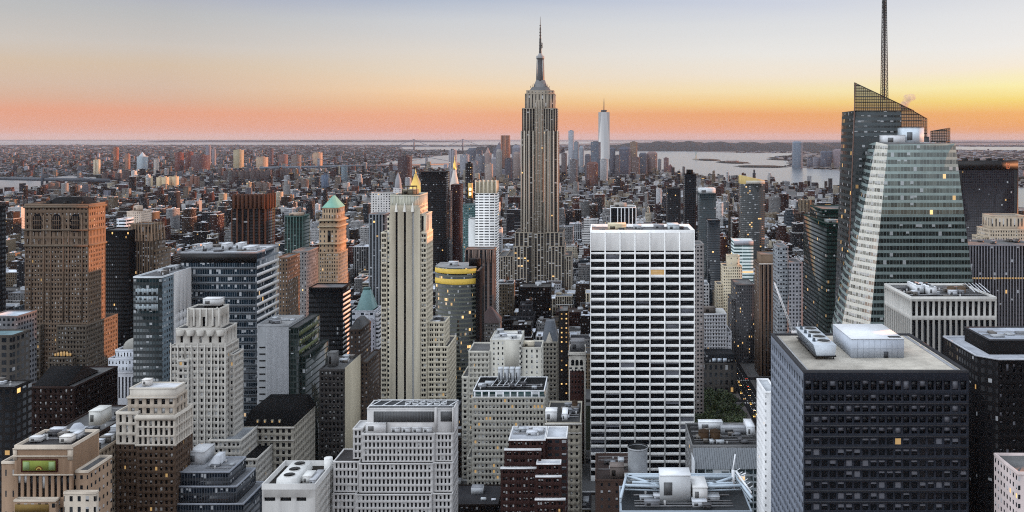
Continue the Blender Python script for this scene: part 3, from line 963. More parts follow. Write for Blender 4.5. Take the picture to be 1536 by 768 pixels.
# --- small pale building with green pyramid
Y = 740
b = T('pyramid_roof_tower', 'small pale grey building with blue green pyramid roof beside the black slab', 'office block', 'small green pyramid building', Y, 528, 562, 467, 22, S(wall=(.42, .44, .48), bay=4, floor=5, ww=.7, wh=.4, glass=(.02, .03, .04)), 560, par=.6)
b.tier('lower_wing', X(545, Y), X(563, Y), Y - 2, Y + 22, 0, Z(480, Y), S(wall=(.36, .36, .4), bay=2.4, floor=3.6, ww=.35, wh=.55))
b.tier('lower_wing', b.x1, X(568, Y), Y + 1, Y + 24, 0, Z(472, Y), S(wall=(.5, .5, .52), bay=20, floor=3.6, ww=.98, wh=.5))
m = b.new('pyramid_roof')
m.frustum(X(533, Y), X(558, Y), Y + 1, Y + 20, Z(467, Y) + .6, X(541, Y), X(551, Y), Y + 8, Y + 12, Z(437, Y), (.17, .31, .31), 'metal')
m.box(X(541, Y), X(551, Y), Y + 8, Y + 12, Z(437, Y) + .01, Z(434, Y), (.1, .22, .22), 'metal')
b.done()

# --- dark grey pier building with tan flank, brown stepped building
Y = 560
b = T('loft_building', 'dark grey block with a plain tan side wall and roof bulkhead', 'office block', 'tan-flanked block', Y, 479, 517, 556, 36, S(wall=(.12, .11, .105), bay=2.6, floor=3.6, ww=.5, wh=.55, blind=.1), 690, geo=True, roof=(.2, .2, .2))
m = b.new('side_wall')
m.box(b.x1 + .02, b.x1 + .3, Y + .3, Y + 36, 0, b.H + 1.5, (.44, .39, .29))
b.unit(X(486, Y), X(498, Y), Y + 8, Y + 14, b.H, Z(534, Y), (.2, .2, .2), 'bulkhead', 'masonry')
b.clutter(b.x0 + 1, b.x1 - 2, Y + 14, Y + 34, b.H, 5, 40)
b.done()
Y = 680
b = T('stepped_building', 'brown brick building stepping down to the right behind the tan-flanked block', 'office block', 'brown stepped building', Y, 524, 541, 496, 30, S(wall=(.13, .09, .07), bay=2.6, floor=3.6, ww=.4, wh=.5), 620)
m = b.new('hipped_roof')
m.frustum(b.x0, b.x1, Y, Y + 30, b.H + .9, b.x0 + 3, b.x1 - 3, Y + 8, Y + 22, Z(482, Y), (.05, .05, .05), 'metal')
b.tier('lower_wing', b.x1 + .02, X(552, Y), Y + 1, Y + 40, 0, Z(545, Y), S(wall=(.17, .12, .09), bay=2.6, floor=3.6, ww=.4, wh=.5))
b.done()

# --- tall cream tower with black vertical slots
Y = 660
b = Bld('art_deco_tower', 'tall cream setback tower with three long black vertical window slots', 'skyscraper', X(610, Y), Y + 16, short='tall cream slotted tower')
x = lambda p: X(p, Y)
z = lambda r: Z(r, Y)
cc = (.56, .51, .4)
b.blind, b.lit = .3, .004
m = b.p('wall')
W = x(630) - x(585)
slots = [(x(p) - x(585), x(p) - x(585) + 1.6) for p in (593.2, 605.7, 617.8)]
b.panes += m.punched((x(585), Y), (1, 0), W, 0, z(308), slots, [(2, z(318))], .9, cc)
st5 = S(wall=cc, bay=2.3, floor=3.55, ww=.55, wh=.55)
m.wall((x(630), Y), (0, 1), 30, 0, z(308), st5)
m.wall((x(630), Y + 30), (-1, 0), W, 0, z(308), st5)
m.wall((x(585), Y + 30), (0, -1), 30, 0, z(308), st5)
b.tier('crown', x(585.2), x(629.8), Y + .3, Y + 29.7, z(308), z(294), S(wall=(.42, .41, .33), bay=1.1, floor=30, ww=.3, wh=.9, span=(.3, .3, .24), glass=(.25, .25, .2)), par=.8)
for p in (594.5, 607, 619):
    m = b.new('chevron_ornament')
    m.frustum(x(p - 2.6), x(p + 2.6), Y - .3, Y - .02, z(318), x(p - .5), x(p + .5), Y - .3, Y - .02, z(304.5), (.68, .66, .6))
b.unit(x(599), x(632) - 6, Y + 8, Y + 20, z(294), z(286), (.3, .27, .2), 'roof_house', 'masonry')
m = b.new('roof_frame')
for p in (600, 608, 616, 622):
    m.box(x(p), x(p) + .6, Y + 6, Y + 6.6, z(294), z(279), (.2, .17, .12))
m.box(x(600), x(623), Y + 5.9, Y + 6.7, z(281), z(279), (.2, .17, .12))
b.tier('shoulder', x(580), x(584.9), Y + 2, Y + 26, 0, z(326), st5, par=.6)
b.tier('shoulder', x(571), x(579.9), Y + 1, Y + 25, 0, z(350), S(wall=cc, bay=4.1, floor=3.75, ww=.72, wh=.56), geo=True, group=2, par=.6, margin=.15)
b.tier('shoulder', x(630.1), x(640), Y + 1, Y + 25, 0, z(350), S(wall=cc, bay=4.4, floor=3.75, ww=.7, wh=.56), geo=True, group=2, par=.6, margin=.2)
b.tier('shoulder', x(631), x(639), Y + 2, Y + 24, z(350), z(322), S(wall=cc, bay=4, floor=13, ww=.4, wh=.8), par=.6)
b.tier('lower_wing', x(640.1), x(666), Y + 5, Y + 25, 0, z(486), S(wall=cc, bay=4.3, floor=3.75, ww=.62, wh=.56), geo=True, group=2, par=.8, roof=(.4, .4, .4))
b.tier('lower_wing', x(640.2), x(672), Y + 2, Y + 38, 0, z(522), S(wall=cc, bay=4.3, floor=3.75, ww=.62, wh=.56), geo=True, group=2, par=.8)
b.clutter(x(642), x(664), Y + 6, Y + 22, z(486), 3, 51)
b.hero(x(571), x(672), Y, Y + 38, z(280), 605).done()

# --- white grey stepped block in front of it
Y = 420
b = Bld('stepped_office', 'broad white stone office block stepping out in tiers below the cream tower', 'office block', X(600, Y), Y + 8, short='broad white stepped block')
x = lambda p: X(p, Y)
z = lambda r: Z(r, Y)
wc = (.46, .45, .44)
b.blind, b.lit = .06, .0
sw = S(wall=wc, bay=1.95, floor=3.2, ww=.5, wh=.68)
b.tier('wall', x(543), x(652), Y, Y + 14, z(693), z(652), sw, geo=True, par=.6, margin=.9, roof=(.3, .3, .3))
b.tier('wall', x(652.2), x(680), Y + .8, Y + 14, z(693), z(652), sw, geo=True, par=.6, margin=.9, roof=(.3, .3, .3))
b.tier('wall', x(528), x(542.8), Y + 1.5, Y + 14, z(690), z(646), sw, geo=True, par=.5, margin=.5, roof=(.5, .5, .5))
b.tier('wall', x(540), x(651), Y - 1.6, Y + 14.2, z(737), z(694), sw, geo=True, par=.3, margin=.9, roof=(.16, .15, .15))
b.tier('wall', x(651.2), x(680), Y - .6, Y + 14.2, z(737), z(694), sw, geo=True, par=.3, margin=.9, roof=(.16, .15, .15))
b.tier('wall', x(501), x(539.8), Y - 1, Y + 16, z(737), z(692), sw, geo=True, par=.4, margin=.6, roof=(.13, .12, .12))
b.tier('wall', x(536), x(650), Y - 3.4, Y + 14.4, 0, z(738), sw, geo=True, par=.3, margin=.9, roof=(.16, .15, .15))
b.tier('wall', x(650.2), x(680), Y - 2.2, Y + 14.4, 0, z(738), sw, geo=True, par=.3, margin=.9, roof=(.16, .15, .15))
b.tier('wall', x(501), x(535.8), Y - 2.4, Y + 16.4, 0, z(738), sw, geo=True, par=.3, margin=.6, roof=(.13, .12, .12))
b.tier('plant_screen', x(549), x(680), Y + 2, Y + 15, z(652), z(615), S(wall=(.48, .47, .46), bay=50, floor=50, ww=0, wh=0.01), par=.3, roof=(.14, .15, .16))
m = b.new('louvre')
m.box(x(559), x(650), Y + 1.8, Y + 1.97, z(635), z(619), (.16, .165, .17), 'metal')
for k in range(22):
    q = x(559) + k * (x(650) - x(559)) / 22
    m.box(q, q + .12, Y + 1.7, Y + 1.79, z(635), z(619), (.24, .25, .26), 'metal')
m = b.new('louvre')
m.box(x(660), x(677), Y + 1.8, Y + 1.97, z(634), z(619), (.16, .165, .17), 'metal')
m = b.new('pilaster')
m.box(x(651), x(655), Y + 1.2, Y + 1.98, z(650), z(613), wc)
m.box(x(677.5), x(680), Y + 1.2, Y + 1.98, z(650), z(613), wc)
for k in range(6):
    m = b.new('cooling_fan')
    c = x(606 + k * 11)
    m.cone(c, Y + 9, z(614.5), z(611.5), 1.5, 1.5, (.6, .62, .64), 'metal', 16, False)
    m.cone(c, Y + 9, z(614.5), z(612.8), .1, 1.35, (.05, .05, .05), 'metal', 16)
m = b.new('roof_frame')
for k in range(8):
    q = x(552 + k * 17)
    m.bar((q, Y + 4, z(613)), (q + 3.2, Y + 13.5, z(613)), .35, (.62, .64, .66))
m.bar((x(550), Y + 4, z(612.6)), (x(678), Y + 4, z(612.6)), .35, (.62, .64, .66))
m.bar((x(556), Y + 13.4, z(612.6)), (x(680), Y + 13.4, z(612.6)), .35, (.62, .64, .66))
b.unit(x(548), x(578), Y + .5, Y + 1.7, z(651), z(636), (.6, .6, .6), 'roof_house')
for q in (586, 602, 618, 634):
    b.unit(x(q), x(q + 13), Y + .9, Y + 1.5, z(651), z(643), (.5, .51, .52))
b.hero(x(501), x(680), Y - 3.4, Y + 16.4, z(605), 768).done()

# --- white building with roof fans
Y = 398
b = Bld('concrete_building', 'weathered white concrete building with three round fans on its sunken roof', 'office block', X(440, Y), Y + 14, short='fan-roofed white building')
x = lambda p: X(p, Y)
z = lambda r: Z(r, Y)
wh = (.5, .49, .47)
H = z(726)
m = b.p('wall')
b.panes += m.punched((x(393), Y), (1, 0), x(473) - x(393), 0, H, [(1, 6), (8.2, 13.2), (15.5, 20)], [(z(752), z(746))], .6, wh)
b.panes += m.punched((x(473), Y), (0, 1), 29, 0, H, [(16 + k * 3.2, 17.3 + k * 3.2) for k in range(4)], [(z(790 - k * 12), z(784 - k * 12)) for k in range(5)], .4, (.6, .58, .54))
m.wall((x(473), Y + 29), (-1, 0), x(473) - x(393), 0, H, S(wall=wh, ww=0, wh=.01))
m.wall((x(393), Y + 29), (0, -1), 29, 0, H, S(wall=wh, ww=0, wh=.01))
b.roof('roof', x(393), x(473), Y, Y + 29, H - 2.5, 2.5, wh, (.1, .09, .08))
m = b.new('fan_housing')
cx0, cx1 = x(410), x(442)
m.frustum(cx0, cx1, Y + 3, Y + 25, H - 2.4, cx0 + .3, cx1 - .3, Y + 3.3, Y + 24.7, H + 1.2, (.62, .62, .6), 'metal')
for k in range(3):
    m = b.new('roof_fan')
    c = (cx0 + cx1) / 2
    yy = Y + 7 + k * 7
    m.cone(c, yy, H + 1.21, H + 1.7, 2.6, 2.6, (.55, .55, .54), 'metal', 20, False)
    m.cone(c, yy, H + 1.3, H + 1.55, .2, 2.5, (.03, .03, .03), 'metal', 20)
b.unit(x(447), x(460), Y + 6, Y + 13, H - 2.4, H + 1, (.55, .55, .53))
b.unit(x(460), x(469), Y + 4, Y + 16, H - 2.4, H + .2, (.35, .36, .38))
m = b.new('storage_tank')
m.cone(x(468), Y + 24, H - 2.4, H + 3.2, 2.0, 2.0, (.68, .68, .66), 'metal', 16)
b.hero(x(393), x(473), Y, Y + 29, H, 768).done()

# --- mansard roofed clubhouse
Y = 520
b = T('mansard_building', 'low classical building with black mansard roof and glowing dormers', 'office block', 'mansard building', Y, 366, 440, 641, 40, S(wall=(.4, .37, .31), bay=3.3, floor=4.2, ww=.5, wh=.62, lit=.05), 690, geo=True, par=.8)
m = b.new('mansard_roof')
m.frustum(b.x0 - .3, b.x1 + .3, Y - .3, Y + 40.3, b.H + .8, b.x0 + 2.5, b.x1 - 2.5, Y + 3, Y + 36, Z(618, Y), (.018, .018, .022))
for k in range(4):
    m = b.new('dormer')
    q = X(386 + k * 11, Y)
    m.box(q - .7, q + .7, Y + .2, Y + 2.5, b.H + 2.5, b.H + 4.3, (.3, .28, .22))
    m.box(q - .35, q + .35, Y + .08, Y + .19, b.H + 2.8, b.H + 3.9, (.3, .2, .1), 'lit_window')
m = b.new('cornice')
m.box(b.x0 - .8, b.x1 + .8, Y - .9, Y - .02, b.H - .6, b.H + .3, (.5, .47, .42))
m.box(b.x0 - .4, b.x1 + .4, Y - .5, Y - .02, b.H - 8, b.H - 7.3, (.5, .47, .42))
b.done()
b = T('roof_annex_building', 'small block with a dark red metal roof house behind the mansard roof', 'office block', 'red roof house block', 570, 386, 410, 620, 24, S(wall=(.1, .07, .06)), 620)
b.unit(X(389, 570), X(410, 570), 574, 586, b.H, Z(605, 570), (.16, .03, .03), 'roof_house', 'masonry')
b.done()

# --- dark lower left
b = T('office_block', 'dim grey office with broad window bays at the left edge', 'office block', 'left-edge grey block', 470, -60, 22, 583, 14, S(wall=(.06, .052, .05), bay=4.2, floor=4, ww=.6, wh=.6, blind=.05, lit=.02), 690)
b.clutter(b.x0 + 2, b.x1 - 2, 472, 482, b.H, 6, 61); b.done()
b = T('gabled_warehouse', 'dark red brick building with a black gable roof, left of the white crown tower', 'brick block', 'dark gabled brick building', 560, 40, 112, 582, 50, S(wall=(.1, .055, .045), bay=3.4, floor=4, ww=.4, wh=.6, blind=.08), 660, geo=True)
m = b.new('gable_roof')
q0, q1 = b.x0 + 3, b.x1 - 6
m.quads([[(q0, 562, b.H + .8), (q1, 562, b.H + .8), (q1, 580, b.H + 9), (q0, 580, b.H + 9)], [(q0, 598, b.H + .8), (q0, 580, b.H + 9), (q1, 580, b.H + 9), (q1, 598, b.H + .8)]], (.03, .03, .035), 'roofing')
m.ngon([(q0, 598, b.H + .8), (q0, 562, b.H + .8), (q0, 580, b.H + 9)], (.08, .05, .04))
m.ngon([(q1, 562, b.H + .8), (q1, 598, b.H + .8), (q1, 580, b.H + 9)], (.08, .05, .04))
b.done()
b = T('brick_terrace', 'long low dark red terrace with grey domed roof light, left foreground', 'brick block', 'dark red terrace', 490, 68, 142, 655, 55, S(wall=(.1, .06, .05), bay=3, floor=3.8, ww=.4, wh=.6, blind=.1), 700, geo=True)
m = b.new('roof_light')
m.cone(X(100, 490), 500, b.H, b.H + 4, 5, 2, (.4, .42, .46), 'metal', 16)
b.clutter(b.x0 + 8, b.x1 - 2, 495, 540, b.H, 6, 66); b.done()
Y = 640
b = T('domed_building', 'white colonnaded classical building with a pale stepped dome', 'office block', 'white domed building', Y, 153, 200, 560, 36, S(wall=(.5, .5, .52), bay=2.6, floor=20, ww=.5, wh=.7, glass=(.03, .03, .035)), 600)
b.tier('upper_stage', X(159, Y), X(200, Y), Y + 3, Y + 32, b.H, Z(541, Y), S(wall=(.5, .52, .56), bay=2.4, floor=4, ww=.35, wh=.5))
b.tier('upper_stage', X(167, Y), X(200, Y), Y + 5, Y + 30, Z(541, Y), Z(529, Y), S(wall=(.5, .52, .56), bay=2.4, floor=4, ww=.35, wh=.5))
m = b.new('dome')
cx_, zz_ = X(184, Y), Z(529, Y)
for k in range(4):
    a0, a1 = math.pi / 2 * k / 4.6, math.pi / 2 * (k + 1) / 4.6
    m.cone(cx_, Y + 17, zz_ + 7 * math.sin(a0), zz_ + 7 * math.sin(a1), 8 * math.cos(a0), 8 * math.cos(a1), (.34, .33, .3), 'masonry', 20, k == 3)
b.done()
b = T('office_block', 'grey office block with pale flat roof left of the massive brown tower', 'office block', 'grey pale-roofed block', 640, -20, 26, 476, 22, S(wall=(.2, .2, .21), bay=3, floor=3.8, ww=.55, wh=.5, blind=.1), 560, roof=(.4, .45, .5)); b.done()
b = T('office_block', 'brownish office block with teal roof at left edge, below the grey one', 'office block', 'teal-roofed block', 580, -30, 18, 505, 18, S(wall=(.16, .14, .12), bay=5, floor=5, ww=.6, wh=.6, blind=.05), 580, roof=(.2, .3, .33)); b.done()

# --- centre: curved banded office
Y = 800
b = Bld('curved_office', 'curved office with golden top floors and teal glass bands', 'office tower', X(685, Y), Y + 20, short='gold-banded office')
H = Z(402, Y)
arc = []
for k in range(13):
    a = k / 12
    arc.append((X(649 + 64 * a, Y), Y + 9 * (2 * a - 1.15) ** 2))
m = b.p('wall')
for i in range(12):
    p, q = np.array(arc[i]), np.array(arc[i + 1])
    ln = np.linalg.norm(q - p)
    m.wall(p, (q - p) / ln, ln, 0, H, S(wall=(.17, .18, .14), bay=ln / 2, floor=3.9, ww=.96, wh=.62, glass=(.014, .02, .02), mat='curtain_wall', lit=.07, blind=.12), n=2)
bk = [(X(713, Y), Y + 38), (X(649, Y), Y + 38)]
m.ngon([(p[0], p[1], H) for p in arc + bk], (.3, .3, .3), 'roofing')
m.wall(bk[0], (-1, 0), bk[0][0] - bk[1][0], 0, H, S(wall=(.2, .2, .2)))
m.wall((arc[0][0], Y + 38), (0, -1), 38 - arc[0][1] + Y, 0, H, S(wall=(.2, .2, .2)))
for r0, r1 in ((411, 404), (427, 419)):
    m = b.new('gold_band')
    for i in range(12):
        p, q = arc[i], arc[i + 1]
        m.quads([[(p[0], p[1] - .3, Z(r0, Y)), (q[0], q[1] - .3, Z(r0, Y)), (q[0], q[1] - .3, Z(r1, Y)), (p[0], p[1] - .3, Z(r1, Y))],
                 [(p[0], p[1] - .3, Z(r1, Y)), (q[0], q[1] - .3, Z(r1, Y)), (q[0], q[1] + .2, Z(r1, Y)), (p[0], p[1] + .2, Z(r1, Y))]], (.62, .42, .06), 'metal')
b.tier('side_tower', X(713.2, Y), X(719, Y), Y + 2, Y + 34, 0, Z(408, Y), S(wall=(.03, .02, .02), bay=3, floor=200, ww=0, wh=.01), par=.4)
b.unit(X(701, Y), X(717, Y), Y + 10, Y + 20, H, Z(392, Y), (.04, .03, .03), 'roof_house', 'masonry')
b.unit(X(670, Y), X(684, Y), Y + 10, Y + 16, H, H + 4)
b.hero(X(649, Y), X(719, Y), Y, Y + 38, Z(392, Y), 560).done()

b = T('pier_tower', 'brown striped tower in front of the white gridded one', 'office tower', 'brown striped tower', 985, 698, 741, 375, 22, S(wall=(.24, .17, .14), bay=5.2, floor=3.8, ww=.55, wh=.6, span=(.05, .04, .04), blind=.05), 470)
m = b.new('crown_piers')
for k in range(9):
    q = b.x0 + k * (b.x1 - b.x0) / 8
    m.box(q - .5, q + .5, 984.4, 984.97, b.H - 14, b.H, (.32, .24, .2))
b.done()
Y = 1060
b = T('gridded_tower', 'white gridded apartment tower with fluted crown, left of the spired skyscraper', 'apartment tower', 'white gridded tower', Y, 713, 745, 290, 26, S(wall=(.74, .74, .72), bay=6.6, floor=3.2, ww=.82, wh=.42, glass=(.05, .055, .06), blind=.05, lit=.003), 375, par=0)
b.tier('crown', b.x0 + .6, b.x1 - .6, Y + .6, Y + 25, b.H, Z(273, Y), S(wall=(.4, .35, .25), bay=3, floor=14, ww=.01, wh=.01), par=.6)
for k in range(6):
    m = b.new('crown_fin')
    q = b.x0 + .6 + k * (b.x1 - b.x0 - 1.2) / 5
    m.frustum(q - .7, q + .7, Y - .3, Y + .58, b.H, q - .7, q + .7, Y - 1.6, Y + .58, Z(270, Y), (.6, .54, .42))
b.tier('lower_wing', X(702.5, Y), b.x0 - .02, Y + 1, Y + 20, 0, Z(329, Y), S(wall=(.62, .63, .62), bay=30, floor=200, ww=0, wh=.01), par=.5)
b.done()
b = T('glass_tower', 'small teal green glass tower behind the white gridded one', 'apartment tower', 'small teal tower', 1300, 694, 714, 308, 24, S(wall=(.12, .22, .22), bay=2.5, floor=3.5, ww=.7, wh=.5, glass=(.03, .06, .06)), 375); b.done()
b = T('brown_slab', 'slender dark red brick slab tower right of the tall black slab', 'apartment tower', 'slender dark red slab', 1500, 676, 690, 278, 34, S(wall=(.13, .05, .045), bay=3, floor=3.2, ww=.3, wh=.4), 400); b.done()
b = T('balcony_tower', 'narrow grey tower striped with balconies beside the dark red slab', 'apartment tower', 'narrow balcony tower', 1480, 669, 676, 288, 30, S(wall=(.2, .19, .19), bay=4, floor=3.2, ww=.7, wh=.5), 420); b.done()
b = T('dark_slab', 'tall black slab with faint grid behind the cream slotted tower', 'office tower', 'tall black slab', 1450, 631, 669, 258.5, 34, S(wall=(.03, .026, .028), bay=2.4, floor=3.7, ww=.75, wh=.55, glass=(.01, .01, .012), blind=.03), 380); b.done()

# far pointed towers
Y = 2100
b = T('clock_tower', 'distant pale tower with a pyramid top and golden lantern', 'tower', 'golden lantern tower', Y, 674, 687, 278, 20, S(wall=(.45, .36, .3), bay=4, floor=4, ww=.3, wh=.5), 400)
m = b.new('pyramid_roof')
m.frustum(b.x0 + 1, b.x1 - 1, Y + 1, Y + 19, b.H + 1, X(679.5, Y), X(682.5, Y), Y + 8, Y + 12, Z(254, Y), (.5, .46, .42))
m = b.new('lantern')
m.cone(X(681, Y), Y + 10, Z(254, Y), Z(247, Y), 3.6, 3.6, (.7, .45, .12), 'gold', 10)
m.cone(X(681, Y), Y + 10, Z(247, Y), Z(240, Y), 3.6, .8, (.7, .45, .12), 'gold', 10)
m.cone(X(681, Y), Y + 10, Z(240, Y), Z(233, Y), .8, .2, (.7, .45, .12), 'gold', 8)
b.done()
Y = 1950
b = T('gilded_pyramid_tower', 'distant stone tower with tall golden pyramid roof', 'tower', 'golden pyramid tower', Y, 609, 634, 291, 40, S(wall=(.4, .35, .28), bay=3, floor=4, ww=.35, wh=.5), 400)
m = b.new('pyramid_roof')
m.frustum(b.x0 + 3, b.x1 - 3, Y + 3, Y + 37, b.H + 1, X(620, Y), X(621.6, Y), Y + 19, Y + 21, Z(260, Y), (.75, .5, .14), 'gold')
m.cone(X(620.8, Y), Y + 20, Z(260, Y), Z(253, Y), 1.2, .2, (.75, .5, .14), 'gold', 8)
b.done()
Y = 1700
b = T('pointed_tower', 'distant white tower with ogive top left of the golden pyramid', 'tower', 'white ogive tower', Y, 590, 602, 283, 14, S(wall=(.5, .48, .48), bay=2.5, floor=3.5, ww=.3, wh=.5), 400)
m = b.new('pointed_top')
m.cone(X(596, Y), Y + 7, b.H + .9, Z(270, Y), 7, 5.6, (.3, .3, .32), 'masonry', 12)
m.cone(X(596, Y), Y + 7, Z(270, Y), Z(259, Y), 5.6, .8, (.3, .3, .32), 'masonry', 12)
b.done()
Y = 1640
b = T('lantern_tower', 'small dark tower whose golden lantern top glows in two tiers', 'tower', 'small glowing lantern tower', Y, 701, 709, 298, 10, S(wall=(.1, .09, .08)), 380)
m = b.new('lantern')
m.box(b.x0 + 1, b.x1 - 1, Y + 1, Y + 9, b.H + .9, Z(275, Y), (.55, .38, .12), 'metal')
for r in (284, 291):
    m.box(b.x0 + 3, b.x1 - 3, Y + .8, Y + .98, Z(r + 2, Y), Z(r - 2, Y), (.9, .7, .3), 'lamp_warm')
b.done()

# --- spired skyscraper
Y = 1320
b = Bld('spired_skyscraper', 'tallest limestone skyscraper with stepped crown, mooring mast and antenna spire', 'skyscraper', -91, Y + 24, short='spired skyscraper')
es = (.34, .295, .235)
dk = (.12, .095, .075)
SE = S(wall=es, span=dk, bay=5.4, floor=3.8, ww=.7, wh=.5, glass=(.02, .02, .022), blind=.06, lit=.002)
SN = S(wall=es, span=dk, bay=3.9, floor=3.8, ww=.66, wh=.5, glass=(.02, .02, .022), blind=.06, lit=.002)
q = lambda p: p - 900.0
zr = lambda r: 465.0 - r
b.tier('shaft', q(781), q(800), Y, Y + 44, 0, zr(197), SE, par=0)
b.tier('shaft', q(800.02), q(817), Y + 2.2, Y + 42, 0, zr(163), S(wall=es, span=dk, bay=4.2, floor=3.8, ww=.7, wh=.5, blind=.3), par=0)
b.tier('shaft', q(817.02), q(837), Y, Y + 44, 0, zr(197), SE, par=0)
b.tier('setback', q(783), q(800), Y + 1.2, Y + 41, zr(197), zr(163), SN, par=1)
b.tier('setback', q(817.02), q(835.5), Y + 1.2, Y + 41, zr(197), zr(163), SN, par=1)
b.tier('setback', q(787), q(832), Y + 4, Y + 38, zr(163), zr(141), S(wall=es, bay=5, floor=9, ww=.3, wh=.55, span=dk), par=1)
b.tier('setback', q(789), q(830), Y + 5, Y + 36, zr(140), zr(136), S(wall=es, bay=5, floor=9, ww=.3, wh=.4), par=1)
for p in (781.8, 787, 793.5, 799.6, 817.4, 823.5, 830, 836.2):
    b.new('pier').box(q(p) - .7, q(p) + .7, Y - 1.0, Y - .02, zr(415), zr(196), (.46, .41, .34))
for p in (804.2, 808.5, 812.8):
    b.new('pier').box(q(p) - .6, q(p) + .6, Y + 1.3, Y + 2.18, zr(350), zr(150), (.42, .37, .3))
m = b.new('mast_base')
m.frustum(q(793), q(826), Y + 8, Y + 34, zr(136) + .02, q(797), q(822), Y + 11, Y + 31, zr(130), (.2, .2, .2), 'metal')
m.frustum(q(799), q(820), Y + 12, Y + 30, zr(130), q(803), q(816), Y + 15, Y + 27, zr(119), (.24, .24, .24), 'metal')
m = b.new('mooring_mast')
m.cone(q(809), Y + 21, zr(121), zr(86), 6.6, 5.6, (.13, .13, .14), 'metal', 16)
for k in range(4):
    a = math.pi / 4 + k * math.pi / 2
    m.box(q(809) + 6 * math.cos(a) - .7, q(809) + 6 * math.cos(a) + .7, Y + 21 + 6 * math.sin(a) - .7, Y + 21 + 6 * math.sin(a) + .7, zr(121), zr(88), (.42, .4, .37), 'metal')
m.cone(q(809), Y + 21, zr(86), zr(82), 6.4, 6.2, (.3, .3, .3), 'metal', 16)
m.cone(q(809), Y + 21, zr(82) + .01, zr(78), 4.4, 2.2, (.3, .3, .3), 'metal', 16)
m = b.new('antenna')
m.cone(q(809), Y + 21, zr(78), zr(56), 1.9, 1.5, (.1, .09, .08), 'metal', 8)
m.cone(q(809), Y + 21, zr(56), zr(38), 1.2, .9, (.12, .1, .09), 'metal', 8)
m.cone(q(809), Y + 21, zr(38), zr(22), .6, .2, (.14, .12, .1), 'metal', 8)
for k in range(9):
    r_ = 76 - k * 5
    m.box(q(809) - 2.1 + k * .1, q(809) + 2.1 - k * .1, Y + 20.4, Y + 21.6, zr(r_) - .5, zr(r_) + .5, (.1, .09, .08), 'metal')
m.box(q(811), q(812.4), Y + 20, Y + 21.5, zr(70), zr(62), (.12, .1, .09), 'metal')
for sgn in (-1, 1):
    for k in range(3):
        m = b.new('roof_aerial')
        m.box(q(809) + sgn * (9 + k * 2.6) - .3, q(809) + sgn * (9 + k * 2.6) + .3, Y + 12, Y + 12.6, zr(131), zr(124 + k * 2), (.2, .18, .15), 'metal')
b.tier('shoulder', q(773), q(799), Y - 5, Y + 50, 0, zr(349), S(wall=es, span=dk, bay=6, floor=3.8, ww=.68, wh=.5), par=1)
b.tier('shoulder', q(819), q(845), Y - 5, Y + 50, 0, zr(349), S(wall=es, span=dk, bay=6, floor=3.8, ww=.68, wh=.5), par=1)
b.tier('shoulder', q(771), q(794), Y - 9, Y + 54, 0, zr(369), S(wall=es, span=dk, bay=5, floor=3.8, ww=.66, wh=.5, lit=.03), par=1)
b.tier('shoulder', q(823), q(847), Y - 9, Y + 54, 0, zr(369), S(wall=es, span=dk, bay=5, floor=3.8, ww=.66, wh=.5, lit=.03), par=1)
b.tier('shoulder', q(799.2), q(818.8), Y - 3, Y + 2, 0, zr(350), S(wall=es, span=dk, bay=4.9, floor=3.8, ww=.68, wh=.5), par=.6)
for (a, c, r) in ((760, 771, 384), (847, 858, 384), (748, 760, 384)):
    b.tier('lower_wing', q(a) + .1, q(c) - .1, Y - 8, Y + 56, 0, zr(r), S(wall=es, span=dk, bay=4, floor=3.8, ww=.6, wh=.5, lit=.03), par=1)
b.hero(q(760), q(858), Y - 9, Y + 56, 443, 415).done()

# --- small houses in the middle
Y = 850
b = T('red_pyramid_building', 'grey brick building with a dark red pyramid roof beside the curved office', 'office block', 'red pyramid building', Y, 717, 748, 486, 26, S(wall=(.22, .2, .18), bay=2.6, floor=3.6, ww=.5, wh=.5), 525)
m = b.new('pyramid_roof')
m.frustum(b.x0 - .5, b.x1 + .5, Y - .5, Y + 26.5, b.H + .9, X(733, Y) - 1, X(733, Y) + 1, Y + 12, Y + 14, Z(464, Y), (.14, .05, .04), 'metal')
b.done()
Y = 625
pc = (.48, .46, .4)
b = T('pale_office', 'pale cream office block with blank upper wall and stepped wings', 'office block', 'pale cream stepped block', Y, 735, 781, 511, 30, S(wall=pc, bay=3.2, floor=3.7, ww=.32, wh=.5), 590, par=.6, roof=(.6, .6, .58))
b.p('wall')
m = b.new('blank_wall')
m.box(X(757, Y), X(778, Y), Y - .3, Y - .02, Z(560, Y), b.H, (.5, .48, .42))
sp = S(wall=pc, bay=2.7, floor=3.7, ww=.55, wh=.55)
b.tier('side_wing', X(703, Y), X(734.9, Y), Y - 1, Y + 26, 0, Z(528, Y), sp, geo=True, group=2)
b.tier('side_wing', X(693, Y), X(702.9, Y), Y - 1, Y + 26, 0, Z(566, Y), sp, geo=True)
b.tier('side_wing', X(781.1, Y), X(812, Y), Y + 2, Y + 24, 0, Z(524, Y), S(wall=pc, bay=4, floor=3.7, ww=.3, wh=.55))
b.unit(X(784, Y), X(800, Y), Y + 6, Y + 12, Z(524, Y), Z(517, Y), (.5, .45, .35))
b.clutter(b.x0 + 1, b.x1 - 1, Y + 4, Y + 28, b.H, 4, 71)
b.done()
Y = 560
b = T('loft_building', 'grey stone loft block with glazed white-framed top floor', 'office block', 'glazed-top loft', Y, 708, 818, 597, 34, S(wall=(.4, .385, .34), bay=2.35, floor=3.75, ww=.52, wh=.52), 700, geo=True, roof=(.05, .05, .055), par=.3, margin=1)
b.lit, b.blind = .05, .5
